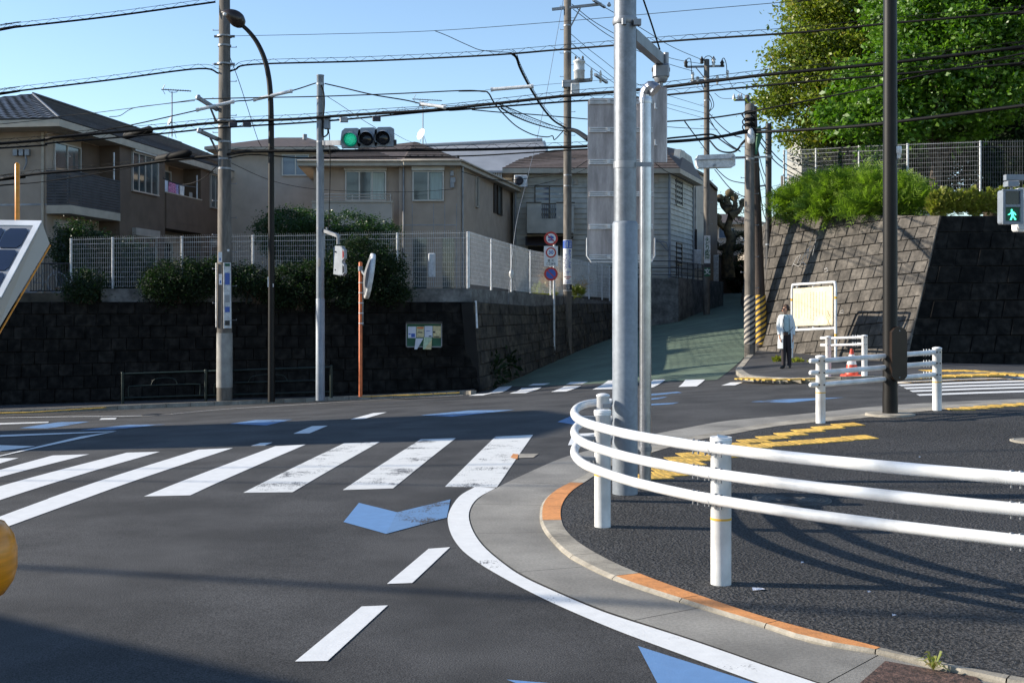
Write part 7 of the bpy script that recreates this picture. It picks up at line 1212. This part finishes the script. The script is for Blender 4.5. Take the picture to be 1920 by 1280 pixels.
wire('thin link wire between the high wire and the spiral-wrapped cable', [(815,58,29),(840,68,28.9),(875,84,28.8),(905,95,28.7),(960,99,28.5)], .012)
wire('pale guy wire slanting from the second pole top to the wall foot', [(1056,0,41.5),(1040,90,40.5),(1018,210,39.2),(990,330,38),(968,420,37),(957,520,36.3),(950,590,35.8),(936,660,35)], .012, m='galv'); 
t = MB(); t.tube([at(948,592,35.7), at(936,655,34.9)], .04, 8); tag(t.build('guy_wire_guard', M['beige']), 'tan tube guarding the foot of the guy wire by the wall', 'guard'); t = MB(); t.lathe(at(959,514,36.3), [(.03,-.14),(.08,-.05),(.08,.05),(.03,.14)], 8); tag(t.build('strain_insulator', M['ins']), 'white strain insulator halfway down the pale guy wire', 'insulator')
for i, (p, r_) in enumerate([([(1072,8,42),(1120,45,44),(1200,88,48),(1260,110,50),(1316,120,54)],.018),([(1075,18,42),(1150,72,45),(1240,115,50),(1300,134,54)],.018),([(1130,12,42),(1200,52,46),(1260,88,50),(1320,114,54)],.018),([(1068,62,42),(1120,105,45),(1200,160,49),(1320,200,54)],.014),([(1068,78,42),(1120,122,45),(1200,178,49),(1320,212,54)],.014),([(1072,98,42),(1120,135,45),(1210,188,49),(1320,222,54)],.014)]):
    wire(['topmost wire swooping between the two crossarmed poles','second wire swooping between the two crossarmed poles','wire from the right end of the near crossarm to the far crossarm','upper of three low wires reaching the plated pole','middle of three low wires reaching the plated pole','lowest of three low wires reaching the plated pole'][i], p, r_)
wire('black cable climbing right from the hanging housing into the trees', [(1160,235,29),(1251,228,28.5),(1319,223,28),(1390,213,27.6),(1446,202,27),(1600,172,26),(1700,148,25),(1920,100,24),(2000,84,23)], .026)
wire('thick knotted cable bundle passing the striped pole top', [(1103,272,29),(1251,266,31),(1325,260,32.5),(1370,253,33),(1402,248,33.4),(1440,247,33),(1560,240,31),(1660,231,29.5),(1920,198,27),(2000,188,26)], .060)
wire('second cable twisting along the knotted bundle', [(1200,268,30),(1251,260,31),(1290,256,32),(1330,252,32.6),(1350,256,32.8),(1375,250,33.1),(1402,244,33.4),(1440,241,33)], .035)
wire('thin wire level with the lower crossarm left of the striped pole', [(1251,238,29),(1280,240,31),(1320,242,36),(1345,243,40)], .012)
wire('heavy drooping loop between the plated pole and the striped pole', [(1331,264,50),(1345,280,45),(1362,286,40),(1380,283,36),(1392,268,34.2),(1402,258,33.6)], .045); wire('smaller drooping loop under the knotted bundle', [(1345,258,40),(1365,272,37),(1380,280,35),(1390,272,34),(1400,262,33.6)], .030)
wire('pair of service wires from the plated pole to the knotted bundle, upper one', [(1327,210,54),(1350,235,48),(1372,252,40),(1390,258,35)], .026); wire('lower service wire from the plated pole to the knotted bundle', [(1328,225,54),(1345,246,48),(1362,266,40),(1388,284,35)], .026)
wire('thin wire from the plated pole crossarm to the far pole tip', [(1364,145,54),(1376,166,52),(1395,178,51),(1400,181,50)], .016); wire('slack thin wire between the two far crossarms', [(1340,175,54),(1352,184,53),(1368,185,52),(1384,183,50)], .016)
wire('black line dropping from the climbing cable to the weatherboard roof', [(1284,228,28.4),(1300,250,33),(1315,270,42),(1330,290,50)], .022)
for i, (a, b_) in enumerate([((1421,250,33.6),(1510,330,46)),((1421,262,33.6),(1505,336,46)),((1418,270,34),(1460,372,60)),((1415,240,34),(1438,360,60)),((1424,350,34),(1450,440,60)),((1340,318,50),(1412,376,36)),((1335,308,50),(1402,345,36))]):
    m_ = ((a[0]+b_[0])/2-4, (a[1]+b_[1])/2+9, (a[2]+b_[2])/2); wire(['service cable from the striped pole down to the pale clapboard building, upper one','service cable from the striped pole down to the pale clapboard building, lower one','long service wire sloping right from the striped pole past the slim black pole','short service wire sloping from the striped pole toward the slim black pole','service wire below the short strut of the slim black pole','lower wire slanting from under the grey sign box to the striped pole','upper wire slanting from under the grey sign box to the striped pole'][i], [a, m_, b_], .024)
wire('faint far wire level above the pruned pine', [(1345,375,60),(1380,372,60),(1440,352,60),(1490,340,62)], .012); wire('second faint far wire above the pruned pine', [(1345,392,60),(1400,382,60),(1450,362,60),(1490,350,62)], .012)
wire('thin cable looping across the weatherboard wall by the grey pole', [(970,352,54.6),(1010,346,54.6),(1060,333,54),(1100,316,50)], .016); wire('black service wire from the beige house meter boxes to the weatherboard roof', [(866,322,44.6),(910,334,47),(960,338,52),(1060,322,50),(1104,300,40)], .022); wire('tangled wire running over the corner of the weatherboard house', [(1228,306,53),(1250,322,53.5),(1280,335,55),(1300,345,58)], .022)
wire('black stay rod holding the arm of the thick steel pole', [(1203,-10,10.2),(1220,40,10.5),(1237,93,10.9)], .012)
wire('faint wire from the signal-side bundle to the beige house', [(738,250,28.6),(760,262,36),(775,268,44)], .008)
for k, (px, py, Y) in enumerate([(437,230,30.5),(463,230,30.3),(645,221,29.6),(706,219,29.3)]):
    b = MB(); c = at(px,py,Y); b.bbox((c.x-.10,c.y-.07,c.z-.11),(c.x+.10,c.y+.07,c.z+.01),.02); tag(b.build('cable_clamp_box', M['inkd' if k != 2 else 'steel']), ['black box on the thick bundle just right of the left utility pole','second black box on the thick bundle, nearer the street lamp','grey splice box on the thick bundle right of the signal pole','small dark splice box on the thick bundle above the traffic signal'][k], 'cable box')
for k, (a, b_, r_) in enumerate([((232,256,31.5),(286,242,31.0),.10),((292,300,32.0),(358,286,31.4),.115)]):
    t = MB(); A, B_ = at(*a), at(*b_); t.tube([A, A.lerp(B_,.08), A.lerp(B_,.92), B_], [r_*.4, r_, r_, r_*.4], 10); tag(t.build('cable_closure', M['cable']), ['fat black cable closure over the apartment roof edge','fat black cable closure in front of the apartment laundry balcony'][k], 'cable closure')
# wires high over the crossing (above the frame), whose shadows cross the road
for k, (y, sl_, z, r_) in enumerate([(9.0,-.23,7.4,.05),(13.3,0,7.2,.022),(12.4,-.11,7.0,.020),(8.6,-.05,12,.06)]):
    t = MB(); t.tube([(-26+i*4, y+sl_*(i*4-5), z-.15*math.sin(math.pi*i/12)) for i in range(13)], r_, 6); tag(t.build('overhead_cable', M['cable']), ['cable above the frame whose shadow crosses the lane dashes','cable above the frame whose shadow crosses the near ends of the zebra stripes','cable above the frame whose shadow crosses the middle of the zebra stripes','thick cable above the frame shading the bottom of the road'][k], 'cable')
